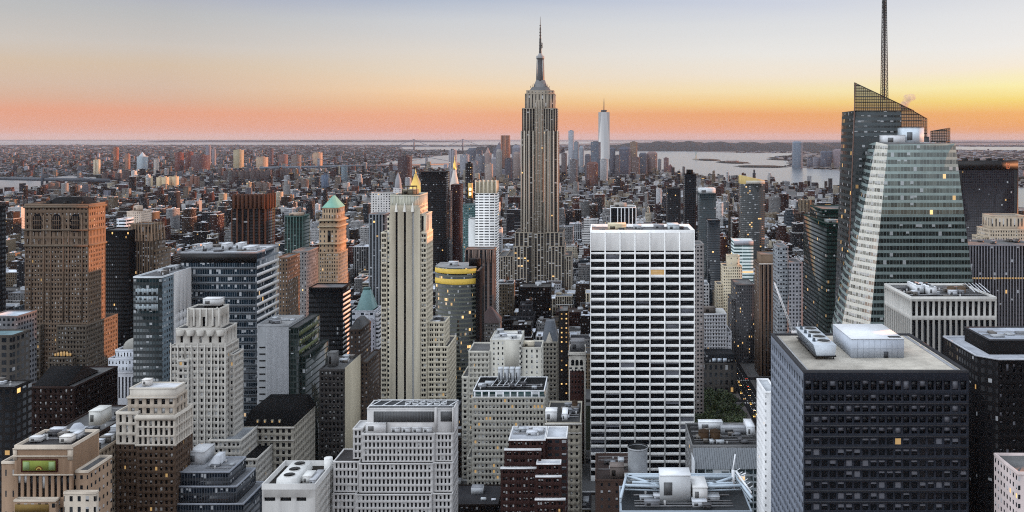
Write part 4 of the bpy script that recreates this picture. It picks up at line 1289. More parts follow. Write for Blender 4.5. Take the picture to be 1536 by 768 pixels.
b.tier('glazed_storey', b.x0 + .6, b.x1 - .6, Y + .6, Y + 33, b.H + .1, Z(587, Y), S(wall=(.6, .61, .62), bay=4.6, floor=4.2, ww=.8, wh=.75, glass=(.03, .06, .06), mat='curtain_wall'), par=.4, roof=(.04, .045, .05))
b.tier('side_wing', X(700, Y), b.x0 - .05, Y + 2, Y + 30, 0, Z(690, Y), S(wall=(.36, .35, .31), bay=2.4, floor=3.7, ww=.5, wh=.5), geo=True)
m = b.new('roof_frame')
for k in range(6):
    m.bar((X(735 + k * 9, Y), Y + 6, Z(587, Y) + 1.6), (X(742 + k * 9, Y), Y + 26, Z(587, Y) + 2.6), .4, (.5, .52, .54))
for k in range(4):
    b.unit(X(742 + k * 9, Y), X(749 + k * 9, Y), Y + 18, Y + 23, Z(587, Y), Z(587, Y) + 9.5, (.4, .42, .44), 'cooling_tower')
b.clutter(b.x0 + 2, b.x1 - 2, Y + 3, Y + 16, Z(587, Y), 7, 73)
b.done()
Y = 430
rb = (.13, .06, .052)
b = Bld('brick_apartments', 'dark red brick apartment block with white-edged setback terraces, bottom centre', 'apartment block', X(795, Y), Y + 12, short='dark red brick apartments')
b.blind, b.lit = .5, .01
x = lambda p: X(p, Y)
z = lambda r: Z(r, Y)
wt = (.6, .6, .6)
sr = S(wall=rb, bay=3.4, floor=3.3, ww=.62, wh=.45)
b.tier('wall', x(763), x(818), Y, Y + 20, 0, z(661), sr, geo=True, group=2, par=.6, cap=wt, roof=(.42, .44, .47))
b.tier('setback', x(757), x(812), Y - 1.5, Y - .05, 0, z(674), sr, geo=True, group=2, par=.6, cap=wt, roof=(.3, .3, .3))
b.tier('setback', x(752), x(806), Y - 3, Y - 1.55, 0, z(700), sr, geo=True, group=2, par=.6, cap=wt, roof=(.3, .3, .3))
b.tier('wall', x(818.2), x(850), Y + 3, Y + 20, 0, z(661), sr, par=.6, cap=wt, roof=(.42, .44, .47))
b.tier('wall', x(806), x(842), Y - 6, Y - .6, 0, z(690), sr, geo=True, group=2, par=.6, cap=wt, roof=(.45, .47, .5))
b.tier('setback', x(805), x(843), Y - 7.5, Y - 6.05, 0, z(707), sr, geo=True, group=2, par=.6, cap=wt, roof=(.3, .3, .3))
b.tier('setback', x(804.5), x(849), Y - 9, Y - 7.55, 0, z(739), sr, geo=True, group=2, par=.6, cap=wt, roof=(.3, .3, .3))
b.clutter(x(766), x(816), Y + 3, Y + 18, z(661), 7, 80, .6, 1.8)
b.clutter(x(808), x(840), Y - 5, Y - 1, z(690), 3, 81, .5, 1.2)
b.hero(x(752), x(850), Y - 9, Y + 20, z(655), 768).done()
Y = 720
b = T('gothic_building', 'grey stone building with steep pointed gable and slate roof', 'office block', 'pointed gable building', Y, 812, 836, 514, 24, S(wall=(.3, .28, .24), bay=2.7, floor=3.7, ww=.5, wh=.55), 570, geo=True)
m = b.new('slate_roof')
m.frustum(b.x0, b.x1, Y, Y + 24, b.H + .9, b.x0 + 3, b.x1 - 3, Y + 8, Y + 16, Z(485, Y), (.14, .16, .19), 'metal')
m = b.new('gable')
c = (b.x0 + b.x1) / 2
m.ngon([(c - 3.2, Y - .4, b.H), (c + 3.2, Y - .4, b.H), (c, Y - .4, b.H + 9)], (.4, .37, .32))
m.ngon([(c - 3.2, Y - .4, b.H), (c, Y - .4, b.H + 9), (c, Y + 6, b.H + 9), (c - 3.2, Y + 6, b.H)], (.16, .18, .2))
m.ngon([(c, Y - .4, b.H + 9), (c + 3.2, Y - .4, b.H), (c + 3.2, Y + 6, b.H), (c, Y + 6, b.H + 9)], (.16, .18, .2))
b.done()
Y = 700
b = T('arcaded_building', 'narrow building with three tall arches above red brick floors', 'office block', 'narrow arcaded building', Y, 853, 878, 530, 26, S(wall=(.42, .4, .36), bay=4, floor=30, ww=.5, wh=.05), 590)
m = b.new('brick_front')
m.box(X(855, Y), X(876, Y), Y - .3, Y - .02, 0, Z(556, Y), (.14, .06, .05))
for i in range(4):
    for k in range(5):
        b.new('window').box(X(857.5 + i * 5, Y), X(859.5 + i * 5, Y), Y - .4, Y - .31, Z(590 - k * 8, Y), Z(586 - k * 8, Y), (.01, .01, .01), 'glass')
for i in range(3):
    m = b.new('arched_window')
    cxx, zb = X(859 + i * 6.5, Y), Z(548, Y)
    m.ngon([(cxx - 1.2, Y - .2, zb), (cxx + 1.2, Y - .2, zb)] + [(cxx + 1.2 * math.cos(math.pi * k / 6), Y - .2, zb + 3.4 + 1.2 * math.sin(math.pi * k / 6)) for k in range(7)], (.01, .01, .01), 'glass')
m = b.new('cornice')
m.box(b.x0 - .6, b.x1 + .6, Y - .8, Y - .02, b.H - 1.2, b.H - .2, (.5, .48, .44))
b.unit(X(856, Y), X(876, Y), Y + 5, Y + 18, b.H, Z(515, Y), (.2, .2, .21), 'roof_house')
b.done()
b = T('lit_tower', 'dark narrow building dotted with warm lit windows left of the arcaded one', 'office block', 'dark lit-window building', 760, 838, 852, 468, 26, S(wall=(.06, .05, .045), bay=3.4, floor=4, ww=.3, wh=.3, lit=.5, blind=.05), 545); b.done()
Y = 520
b = T('beige_building', 'beige classical block with white roof houses left of the white gridded slab', 'office block', 'beige block', Y, 819, 871, 636, 42, S(wall=(.36, .33, .27), bay=3.4, floor=4, ww=.4, wh=.5), 720, geo=True, roof=(.12, .12, .12))
m = b.new('cornice')
m.box(b.x0 - .5, b.x1 + .5, Y - .6, Y - .02, b.H - 5.6, b.H - 5, (.5, .48, .44))
m.box(b.x0 - .7, b.x1 + .7, Y - .8, Y - .03, b.H - .4, b.H + .5, (.5, .48, .44))
b.unit(X(818, Y + 4), X(835, Y + 4), Y + 4, Y + 12, b.H, b.H + 6, (.6, .6, .6), 'roof_house')
b.unit(X(843, Y + 6), X(851, Y + 6), Y + 6, Y + 18, b.H, b.H + 4, (.66, .67, .68))
b.clutter(b.x0 + 8, b.x1 - 1, Y + 10, Y + 38, b.H, 10, 90, 1, 3)
b.tank(X(862, Y + 25), Y + 26, b.H, 1.8, 3.5)
b.done()

# --- white gridded slab
Y = 664
b = Bld('gridded_slab', 'broad white slab tower with black window bands in seven bays', 'skyscraper', X(964, Y), Y + 23, short='white gridded slab')
x = lambda p: X(p, Y)
z = lambda r: Z(r, Y)
gw = (.87, .87, .85)
x0, x1 = x(885.5), x(1042)
W = x1 - x0
bw = W / 7
cols = [(bw * i + .55, bw * (i + 1) - .55) for i in range(7)]
rows = []
for k in range(31):
    r = 381 + k * 11.6
    rows.append((z(r + 8.1), z(r + .4)))
rows = [(z(378.5), z(376))] + rows
rows = [q for q in rows if q[0] > 1][::-1]
b.blind, b.lit, b.bm = .14, .012, 'blind_dim'
m = b.p('wall')
b.panes += m.punched((x0, Y), (1, 0), W, 0, z(345), cols, rows, .8, gw)
sg = S(wall=gw, bay=bw, floor=5.85, ww=.9, wh=.6, glass=(.01, .01, .012), blind=0)
m.wall((x1, Y), (0, 1), 46, 0, z(345), S(wall=gw, bay=46, floor=300, ww=0, wh=.01))
m.wall((x1, Y + 46), (-1, 0), W, 0, z(345), sg)
m.wall((x0, Y + 46), (0, -1), 46, 0, z(345), S(wall=gw, bay=46, floor=300, ww=0, wh=.01))
b.roof('roof', x0, x1, Y, Y + 46, z(345) - 2.2, 2.2, gw, (.22, .23, .24), 1.0)
zt = z(345) - 2
for i in range(8):
    b.new('pier').box(x0 + bw * i - .35 if i else x0, x0 + bw * i + .35 if i < 7 else x1, Y - .55, Y - .02, 0, z(348) , gw)
b.unit(x(912), x(940), Y + 14, Y + 30, zt, zt + 4.5, (.5, .44, .3), 'roof_house')
b.unit(x(952), x(964), Y + 20, Y + 34, zt, zt + 3)
b.unit(x(1005), x(1022), Y + 16, Y + 34, zt, zt + 4, (.4, .44, .46))
b.unit(x(985), x(1000), Y + 26, Y + 40, zt, zt + 2.6, (.25, .26, .28))
b.clutter(x(890), x(1035), Y + 4, Y + 40, zt, 9, 95, .8, 2.4)
for (c, r) in ((1032, 2), (951, 14), (975, 20), (925, 23), (1003, 26)):      # a few floors with lights on
    pass
b.hero(x0, x1, Y, Y + 46, z(340), 722).done()

# --- round chimney building and blue steel roof, bottom centre
Y = 480
b = T('brick_block', 'low brown brick block carrying a big round steel vent shaft', 'brick block', 'round-vent block', Y, 893, 960, 722, 40, S(wall=(.15, .09, .07), bay=4, floor=4, ww=.3, wh=.4), 768, roof=(.14, .1, .09))
m = b.new('vent_shaft')
cx_, r_ = X(957.5, Y), 15 * Y / F
m.cone(cx_, Y + 9, b.H, Z(680, Y), r_, r_, (.36, .38, .4), 'metal', 28, False)
m.cone(cx_, Y + 9, Z(680, Y), Z(680, Y) + .8, r_ * 1.05, r_ * 1.05, (.5, .52, .54), 'metal', 28, False)
m.cone(cx_, Y + 9, Z(680, Y) - 2.5, Z(680, Y) + .8, r_ * .9, r_ * 1.05, (.08, .085, .09), 'metal', 28, False)
m.ngon([(cx_ + r_ * .92 * math.cos(a), Y + 9 + r_ * .92 * math.sin(a), Z(680, Y) - 2.4) for a in [2 * math.pi * k / 28 for k in range(28)]], (.03, .03, .03), 'metal')
b.unit(X(915, Y), X(936, Y), Y + 3, Y + 10, b.H, Z(704, Y), (.24, .2, .18), 'roof_house', 'masonry')
b.unit(X(937, Y), X(963, Y), Y - 4, Y + 2, b.H - 6, Z(712, Y), (.44, .45, .44))
b.clutter(b.x0 + 1, b.x1 - 1, Y + 14, Y + 36, b.H, 6, 97)
b.done()
Y = 335
b = T('steel_roof_building', 'building at the bottom edge with pale blue steel trusses framing its roof', 'office block', 'blue steel roof building', Y, 931, 1128, 768, 24, S(wall=(.3, .35, .4), bay=3, floor=4, ww=.6, wh=.5), 768, roof=(.1, .11, .12), par=.4)
zt = b.H
ste = (.4, .47, .53)
y1 = Y + 24
m = b.new('roof_truss')
zh = zt + 5
for (p, q) in (((b.x0, Y + 1, zh), (b.x0 + 3, y1, zh)), ((b.x1, Y + 1, zh), (b.x1 - 3, y1, zh)), ((b.x0 + 3, y1, zh), (b.x1 - 3, y1, zh)), ((b.x0 + 3, y1 - 2.2, zh), (b.x1 - 3, y1 - 2.2, zh)),
               ((b.x0 + 3, y1 - 1, zh), (b.x0 + 16, Y + 12, zh)), ((b.x0 + 5, y1 - 8, zh), (b.x0 + 16, y1 - 9, zh)), ((b.x1 - 3, y1 - 2, zh), (b.x1 - 16, Y + 12, zh)), ((b.x1 - 5, y1 - 9, zh), (b.x1 - 16, y1 - 9, zh)),
               ((b.x0 + 2, Y + 13, zh), (b.x0 + 17, Y + 12, zh)), ((b.x1 - 2, Y + 13, zh), (b.x1 - 17, Y + 12, zh))):
    m.bar(p, q, .9, ste)
    m.bar((p[0], p[1], p[2] - 1.6), (q[0], q[1], q[2] - 1.6), .5, tuple(c * .8 for c in ste))
for k in range(12):
    m.bar((b.x0 + 3 + k * 3.7, y1, zt), (b.x0 + 3 + k * 3.7, y1, zh), .4, ste)
b.unit(X(991, Y) + .4, X(1041, Y) - .4, Y + 9, Y + 17, zt + .1, zt + 10.3, (.5, .52, .53), 'roof_house', 'metal', (.66, .68, .69))
b.unit(X(1043, Y), X(1065, Y), Y + 8, Y + 19, zt + .1, zt + 6, (.55, .55, .54))
b.clutter(b.x0 + 5, b.x1 - 6, Y + 2, Y + 22, zt, 12, 99, .8, 2.2)
m = b.new('maintenance_crane')
cw = (.66, .68, .7)
px_ = b.x1 - 4
m.bar((px_, y1 - 3, zt), (px_, y1 - 3, zh + 3), 1.2, cw)
m.bar((px_ - .5, y1 - 3, zh + 1), (px_ + 1.0, y1 - 2, zh + 9), .5, cw)
m.bar((px_ + 1.5, y1 - 3, zh), (px_ + 4, y1 - 9, zh + 4), .5, cw)
m.bar((px_ + 1, y1 - 4, zh + 3), (px_ + 5, y1 - 16, zh - 1), .7, cw)
for k in range(6):
    m.bar((px_ + 1 + k * .7, y1 - 4 - k * 2, zh + 3 - k * .6), (px_ + 2.4 + k * .7, y1 - 5 - k * 2, zh + 4.4 - k * .6), .25, cw)
b.done()
Y = 545
b = T('glazed_hall', 'glass fronted block with a sloping ribbed grey roof below the park', 'office block', 'ribbed-roof glass block', Y, 1042, 1150, 703, 16, S(wall=(.3, .34, .36), bay=5.2, floor=4.2, ww=.86, wh=.7, glass=(.03, .045, .05), mat='curtain_wall', lit=.03), 768, par=0)
m = b.new('ribbed_roof')
for k in range(30):
    q0 = b.x0 + k * (b.x1 - b.x0) / 30
    q1 = q0 + (b.x1 - b.x0) / 30
    m.quads([[(q0, Y - .6, b.H + .1), (q1 - .25, Y - .6, b.H + .1), (q1 - .25, Y + 11, b.H + 9), (q0, Y + 11, b.H + 9)], [(q1 - .25, Y - .6, b.H + .1), (q1, Y - .6, b.H - .3), (q1, Y + 11, b.H + 8.6), (q1 - .25, Y + 11, b.H + 9)]], (.24, .26, .28), 'metal')
b.tier('rear_block', b.x0, b.x1, Y + 16.1, Y + 60, 0, b.H + 8, S(wall=(.25, .25, .25)), roof=(.1, .1, .1))
m = b.new('white_fin_wall')
m.box(b.x0 - .6, b.x0 - .05, Y - 2, Y + 14, 0, b.H + 5, (.5, .52, .54))
zt = b.H + 8
b.unit(b.x0 + 8, b.x0 + 24, Y + 48, Y + 54, zt, zt + 5, (.62, .64, .66), 'plant_unit')
b.unit(b.x0 + 22, b.x0 + 42, Y + 40, Y + 46, zt, zt + 4, (.3, .31, .33), 'plant_unit')
b.unit(b.x1 - 6, b.x1 - 1, Y + 36, Y + 52, zt, zt + 6, (.6, .62, .64), 'plant_unit')
for k in range(2):
    b.tank(b.x0 + 9 + k * 7.5, Y + 30, zt - 1, 3.4, 4.4, (.17, .1, .055))
b.clutter(b.x0 + 2, b.x1 - 2, Y + 20, Y + 56, zt, 14, 101, .8, 2.6)
b.done()

# --- white slim tower, black block, dark chamfered block
Y = 490
b = T('slim_tower', 'slim bright white tower tight against the left wall of the black block', 'apartment tower', 'slim white tower', Y, 1148, 1166, 590, 27, S(wall=(.7, .7, .7), bay=3, floor=4, ww=.25, wh=.35), 768, roof=(.4, .42, .44)); b.done()
Y = 380
b = Bld('black_office', 'large black office block with gridded windows and pale gravel roof, lower right', 'office tower', 123, Y + 36, short='large black office block')
x = lambda p: X(p, Y)
z = lambda r: Z(r, Y)
H = z(559)
x0, x1, y1 = x(1205), x(1453), 452
bk_ = (.064, .075, .105)
b.bm = 'blind_dim'
b.blind, b.lit = .4, .003
m = b.p('wall')
n = 20
bw = (x1 - x0 - .8) / n
cols = [(.4 + bw * i + .45, .4 + bw * (i + 1) - .45) for i in range(n)]
rows = [(z(585), z(571))]
for k in range(12):
    rows.append((z(601.5 + k * 16.4), z(592 + k * 16.4)))
for k in range(12, 30):
    if z(601.5 + k * 16.4) > 3: rows.append((z(601.5 + k * 16.4), z(592 + k * 16.4)))
rows = rows[::-1]
b.panes += m.punched((x0, Y), (1, 0), x1 - x0, 0, H, cols, rows, .5, bk_)
nl = 14
bl_ = (y1 - Y) / nl
b.panes += m.punched((x0, y1), (0, -1), y1 - Y, 0, H, [(bl_ * i + .75, bl_ * (i + 1) - .75) for i in range(nl)], rows, .45, (.26, .29, .35))
m.wall((x1, Y), (0, 1), y1 - Y, 0, H, S(wall=bk_, bay=3.6, floor=4.7, ww=.7, wh=.6))
m.wall((x1, y1), (-1, 0), x1 - x0, 0, H, S(wall=bk_, bay=3.6, floor=4.7, ww=.7, wh=.6))
m = b.new('sill_band')
for k in range(13):
    m.box(x0 + .1, x1 - .1, Y - .12, Y - .02, z(606.5 + k * 16.4), z(604.5 + k * 16.4), (.075, .08, .095), 'metal')
b.roof('roof', x0, x1, Y, y1, H, .9, (.1, .1, .11), (.52, .48, .41), 1.6)
m = b.new('roof_gutter')
m.box(x1 - 4.4, x1 - 2.8, Y + 3, y1 - 3, H + .06, H + .35, (.32, .33, .35), 'metal')
m.box(x0 + 2.4, x0 + 3.2, Y + 3, y1 - 3, H + .06, H + .35, (.36, .36, .36), 'metal')
m = b.new('plant_house')
hx0, hx1 = X(1277, 405), X(1356, 405)
hz = Z(509, 405)
m.box(hx0, hx1, 405, 437, H + .05, hz, (.4, .44, .5), 'metal', (.62, .64, .66))
m.box(hx0 - .15, hx1 + .15, 404.85, 437.1, hz + .004, hz + .3, (.5, .53, .57), 'metal', (.64, .66, .68))
for k in range(1, 9):
    q = hx0 + (hx1 - hx0) * k / 9
    m.box(q - .03, q + .03, 404.9, 404.99, H + .1, hz, (.36, .4, .45), 'metal')
m.box(hx0, hx1, 404.86, 404.9, (H + hz) / 2, (H + hz) / 2 + .1, (.32, .36, .42), 'metal')
m = b.new('plant_door')
m.box(hx0 + 15, hx0 + 17, 404.8, 404.86, H + .06, H + 3, (.1, .11, .13), 'metal')
m = b.new('roof_hatch')
m.box(hx1 - 6, hx1 - .6, 407, 410, hz + .31, hz + .5, (.06, .06, .065), 'metal')
m = b.new('cooling_tower')
tx0, tx1, ty0, ty1 = X(1240, 400) - 4.5, X(1240, 400) + 4.6, 402, 440
tz0, tz1 = H + 1.8, H + 6.8
m.frustum(tx0 + .6, tx1 - .2, ty0 + .4, ty1 - .4, tz0, tx0 - .8, tx1 + .3, ty0 - .6, ty1 + .4, tz1, (.5, .55, .6), 'metal')
m.box(tx0 - .3, tx1 + .3, ty0 - .2, ty1 + .2, tz0 - .5, tz0 - .01, (.04, .04, .045), 'metal')
m = b.new('louvre_screen')
for k in range(10):
    f = k / 10
    m.quads([[(tx0 + .55 - 1.4 * f - .05, ty1 - .6, tz0 + 5 * f), (tx0 + .55 - 1.4 * f - .05, ty0 + .6, tz0 + 5 * f), (tx0 + .3 - 1.4 * f - .05, ty0 + .6, tz0 + 5 * f + .42), (tx0 + .3 - 1.4 * f - .05, ty1 - .6, tz0 + 5 * f + .42)]], (.05, .05, .055), 'metal')
for k in range(8):
    for xx in (tx0 + .4, tx1 - .8):
        b.new('support_leg').box(xx, xx + .4, ty0 + 1 + k * 5, ty0 + 1.4 + k * 5, H + .06, tz0 - .51, (.05, .05, .05), 'metal')
for k in range(4):
    yy = ty0 + 6 + k * 8.6
    m = b.new('cooling_fan')
    c = (tx0 + tx1) / 2 + .6
    m.cone(c, yy, tz1 + .01, tz1 + .7, 3.2, 3.0, (.45, .47, .48), 'metal', 22, False)
    m.cone(c, yy, tz1 + .02, tz1 + .5, .3, 2.95, (.04, .05, .04), 'metal', 22)
    m = b.new('fan_motor')
    m.cone(tx0 + .9, yy + 1, tz1 + .02, tz1 + 1.6, .8, .6, (.1, .14, .18), 'metal', 10)
b.hero(x0, x1, Y, y1, H, 768).done()

Y = 402
b = Bld('chamfered_office', 'darkest stone office with chamfered corner and roof penthouse at right edge', 'office tower', 200, Y + 20, short='dark chamfered office')
H = Z(540, Y)
dc = (.036, .034, .04)
b.bm = 'blind_dim'
xa, xb = X(1474, Y), X(1474, Y) + 60
sd = S(wall=dc, bay=3.0, floor=4.2, ww=.5, wh=.5, glass=(.008, .008, .01), blind=.06, lit=.002)
m = b.p('wall')
pl = [(xa, Y + 46), (xa, Y + 7), (xa + 7, Y), (xb, Y), (xb, Y + 46)]
for i in range(5):
    p, q_ = np.array(pl[i]), np.array(pl[(i + 1) % 5])
    ln = np.linalg.norm(q_ - p)
    if i == 2:
        bw = 3.0; n = int(ln // bw)
        b.panes += m.punched(p, (q_ - p) / ln, ln, 0, H, [(bw * k + .8, bw * k + 2.1) for k in range(n)], [(H - 6 - 4.2 * k - 3.0, H - 6 - 4.2 * k - 1.0) for k in range(34) if H - 9 - 4.2 * k > 2][::-1] + [(H - 5.5, H - 1.8)], .5, dc)
    else:
        m.wall(p, (q_ - p) / ln, ln, 0, H, sd)
m.ngon([(p[0], p[1], H) for p in pl][::1], (.34, .36, .4), 'roofing')
m = b.new('parapet')
for i in range(5):
    p, q_ = pl[i], pl[(i + 1) % 5]
    m.bar((p[0], p[1], H + .3), (q_[0], q_[1], H + .3), .7, (.4, .42, .46), 'metal')
b.tier('penthouse', X(1484, 412), xb - 2, 412, 440, H + .02, Z(511, 412), S(wall=(.035, .032, .036), bay=30, floor=60, ww=0, wh=.01), par=.6, roof=(.4, .43, .48), cap=(.1, .1, .11))
b.clutter(X(1488, 412), xb - 6, 416, 436, Z(511, 412), 5, 120, .6, 1.4)
b.hero(xa, xb, Y, Y + 46, Z(500, 412), 768).done()
b = T('brick_corner_building', 'sliver of a pale building at the lower right edge', 'office block', 'right-edge sliver', 330, 1527, 1580, 712, 20, S(wall=(.5, .42, .4), bay=2.6, floor=3.4, ww=.4, wh=.5), 768); b.done()

# --- white pier building
Y = 520
b = Bld('pier_office', 'white office block of tall vertical piers with crowded plant on its roof', 'office block', 209, Y + 24, short='white pier office')
x = lambda p: X(p, Y)
z = lambda r: Z(r, Y)
H = z(447)
x0, x1, y1 = x(1366), x(1495), 568
pw = (.5, .49, .46)
b.blind, b.lit = .02, .01
rows = [(2, z(480)), (z(474), z(452))]
n = 15
bw = (x1 - x0 - .6) / n
m = b.p('wall')
b.panes += m.punched((x0, Y), (1, 0), x1 - x0, 0, H, [(.3 + bw * i + .6, .3 + bw * (i + 1) - .6) for i in range(n)], rows, .9, pw)
n = 14
bl_ = (y1 - Y) / n
b.panes += m.punched((x0, y1), (0, -1), y1 - Y, 0, H, [(bl_ * i + .7, bl_ * (i + 1) - .7) for i in range(n)], rows, .9, pw)
m.wall((x1, Y), (0, 1), y1 - Y, 0, H, S(wall=pw, bay=3.4, floor=160, ww=.6, wh=.9))
m.wall((x1, y1), (-1, 0), x1 - x0, 0, H, S(wall=pw, bay=3.4, floor=160, ww=.6, wh=.9))
b.roof('roof', x0, x1, Y, y1, H - .5, 1.2, pw, (.15, .15, .15), 1.0)
for k in range(2):
    m = b.unit(X(1366 + 5, 540) + k * 5.5, X(1366 + 5, 540) + k * 5.5 + 4.6, 536 - k * 6, 552 - k * 6, H, H + 4.5, (.6, .62, .64), 'plant_unit')
    for j in range(3):
        b.new('unit_fan').cone(X(1371, 540) + k * 5.5 + 2.3, 538.5 - k * 6 + j * 5, H + 4.76, H + 5.1, 1.5, 1.5, (.1, .1, .1), 'metal', 12)
for k in range(2):
    b.tank(X(1428 + k * 15, 535), 536, H - 1.4, 2.6, 3.0, (.25, .17, .11))
b.clutter(x0 + 2, x1 - 3, Y + 4, y1 - 6, H - .4, 16, 130, .8, 3)
m = b.new('roof_frame')
for k in range(5):
    m.bar((X(1455, 535) + k * 2.2, 528, H + 2), (X(1455, 535) + k * 2.2 + 4, 552, H + 3.5), .35, (.55, .57, .6))
b.hero(x0, x1, Y, y1, H, 560).done()

# --- faceted crystal tower
Y = 650
b = Bld('crystal_tower', 'faceted glass skyscraper with slanted screens at its top and lattice mast', 'skyscraper', 240, 695, short='faceted glass skyscraper')
gt = S(wall=(.23, .29, .28), span=(.23, .29, .28), bay=2.4, floor=5.3, ww=.93, wh=.6, glass=(.03, .038, .036), mat='facade', blind=.07, lit=.004)
m = b.p('glass_wall')
def fq(pts, st, u_dir=None):
    SEED[0] += 1
    p = [np.array(q_, float) for q_ in pts]
    nv = np.cross(p[1] - p[0], p[2] - p[0])
    hn = np.array((nv[0], nv[1])) / max(np.hypot(nv[0], nv[1]), 1e-6)
    t = np.array((-hn[1], hn[0]))
    u0 = float(p[0][:2] @ t)
    m.quads([[tuple(q_) for q_ in p]], st['wall'], st['mat'], st['span'], st['glass'], (st['bay'], st['floor'], st['ww']), (st['wh'], st['blind'], st['lit']), (u0, 0, SEED[0]))
zR = Z(217, 650)
FLb, FRb = (X(1281, 650), 650, 0), (X(1498, 650), 650, 0)
FLt, FRt = (X(1332, 650), 650, zR), (X(1433, 650), 650, Z(215, 650))
LBb, LBt = (X(1223, 690), 690, 0), (X(1314, 662), 662, Z(213, 662))
BLb, BLt = (X(1225, 700), 736, 0), (X(1309, 690), 700, zR)
BRb, BRt = (FRb[0] - 6, 736, 0), (FRt[0] - 2, 710, zR)
fz_ = (zR - 52) / zR
mixp = lambda p_, q_, f_: tuple(p_[i_] + (q_[i_] - p_[i_]) * f_ for i_ in range(3))
fm0, fm1 = mixp(FLb, FLt, fz_), mixp(FRb, FRt, fz_)
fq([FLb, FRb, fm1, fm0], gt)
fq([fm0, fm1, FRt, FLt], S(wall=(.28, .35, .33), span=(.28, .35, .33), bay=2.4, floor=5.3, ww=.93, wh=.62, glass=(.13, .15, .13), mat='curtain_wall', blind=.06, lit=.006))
facet = S(wall=(.6, .6, .54), span=(.6, .6, .54), bay=2.6, floor=5.3, ww=.86, wh=.5, glass=(.36, .36, .32), mat='curtain_wall', blind=.5)  # pale wall and glass colours stand in for sky mirrored in this facet
mm = m
m = b.new('painted_sheen_facet')
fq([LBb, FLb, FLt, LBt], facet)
m = mm
fq([BLb, LBb, LBt, BLt], gt)
fq([FRb, BRb, BRt, FRt], gt)
fq([BRb, BLb, BLt, BRt], gt)
m.ngon([FLt, FRt, BRt, BLt, LBt], (.2, .2, .2), 'roofing')
gd = S(wall=(.09, .11, .115), span=(.09, .11, .115), bay=2.6, floor=5.3, ww=.84, wh=.55, glass=(.015, .02, .02), mat='curtain_wall', blind=.1, lit=.02)
Yl = 702
TLb, TRb = (X(1262, Yl), Yl, 0), (X(1404, Yl), Yl, 0)
zs = Z(166, Yl)
eL = lambda zz_: X(1262 + (1283 - 1262) * zz_ / Z(124, Yl), Yl)
TL2, TR2 = (eL(zs), Yl, zs), (X(1371, Yl), Yl, zs)
zlow = Z(205, Yl)
TRl = (X(1394, Yl), Yl, zlow)
m = b.new('rear_glass_wall')
fq([TLb, TRb, (X(1394, Yl), Yl, zlow), (eL(zlow), Yl, zlow)], gd)
fq([(eL(zlow), Yl, zlow), (X(1352, Yl), Yl, zlow), (X(1352, Yl), Yl, zs), TL2], S(wall=(.13, .16, .17), bay=2.6, floor=4.15, ww=.9, wh=.4, glass=(.03, .035, .035), mat='curtain_wall'))
ye = 745
fq([(TLb[0] + 2, ye, 0), TLb, TL2, (TL2[0] + 2, ye, zs)], gd)
fq([TRb, (TRb[0], ye, 0), (TRl[0], ye, zlow), TRl], gd)
fq([(TRb[0], ye, 0), (TLb[0] + 2, ye, 0), (eL(zlow) + 2, ye, zlow), (TRl[0], ye, zlow)], gd)
m.ngon([(eL(zlow), Yl, zlow), TRl, (TRl[0], ye, zlow), (eL(zlow) + 2, ye, zlow)], (.15, .15, .15), 'roofing')
# see-through screens: a grid of bars with tinted panes
def screen(name, poly, nu, nv, y):
    """poly: (x0,x1,zbottom, ztopleft, ztopright) at depth y"""
    xa_, xb_, zb_, zl_, zr_ = poly
    mb_ = b.new(name)
    top = lambda xx: zl_ + (zr_ - zl_) * (xx - xa_) / (xb_ - xa_)
    cb = (.09, .095, .09)
    for i in range(nu + 1):
        xx = xa_ + (xb_ - xa_) * i / nu
        mb_.box(xx - .16, xx + .16, y - .15, y + .15, zb_, top(xx), cb, 'metal')
    hmax = max(zl_, zr_)
    for j in range(nv + 1):
        zz_ = zb_ + (hmax - zb_) * j / nv
        xe0, xe1 = xa_, xb_
        if zl_ > zr_ and zz_ > zr_: xe1 = xa_ + (xb_ - xa_) * (zl_ - zz_) / (zl_ - zr_)
        if zr_ > zl_ and zz_ > zl_: xe0 = xa_ + (xb_ - xa_) * (zz_ - zl_) / (zr_ - zl_)
        if xe1 - xe0 > .5: mb_.box(xe0, xe1, y - .2, y + .2, zz_ - (.4 if j % 2 else .2), zz_ + (.4 if j % 2 else .2), cb, 'metal')
    mb_.bar((xa_, y, zl_), (xb_, y, zr_), .6, cb, 'metal')
    g_ = b.new('tinted_pane')
    g_.ngon([(xa_, y + .25, zb_), (xb_, y + .25, zb_), (xb_, y + .25, zr_), (xa_, y + .25, zl_)], (.1, .1, .09), 'tinted_glass')
mt = bpy.data.materials.new('tinted_glass'); mt.use_nodes = True; MATS['tinted_glass'] = mt
tn, tl = mt.node_tree.nodes, mt.node_tree.links
tn.clear()
o_ = tn.new('ShaderNodeOutputMaterial'); mx = tn.new('ShaderNodeMixShader'); tr = tn.new('ShaderNodeBsdfTransparent'); gl_ = tn.new('ShaderNodeBsdfPrincipled')
tr.inputs[0].default_value = (.8, .82, .8, 1); gl_.inputs['Base Color'].default_value = (.1, .11, .11, 1); gl_.inputs['Roughness'].default_value = .1
mx.inputs[0].default_value = .55
tl.new(tr.outputs[0], mx.inputs[1]); tl.new(gl_.outputs[0], mx.inputs[2]); tl.new(mx.outputs[0], o_.inputs[0])
screen('glass_screen', (eL(zs) , X(1371, Yl), zs, Z(124, Yl), Z(166, Yl)), 32, 10, Yl)
screen('glass_screen', (X(1352.5, Yl), X(1391, Yl), zlow, Z(157, Yl) , Z(178, Yl)), 15, 10, Yl + .6)
screen('glass_screen', (X(1396, 706), X(1425, 706), Z(216, 706), Z(197, 706), Z(192, 706)), 11, 6, 706)
fr = b.new('corner_edge')
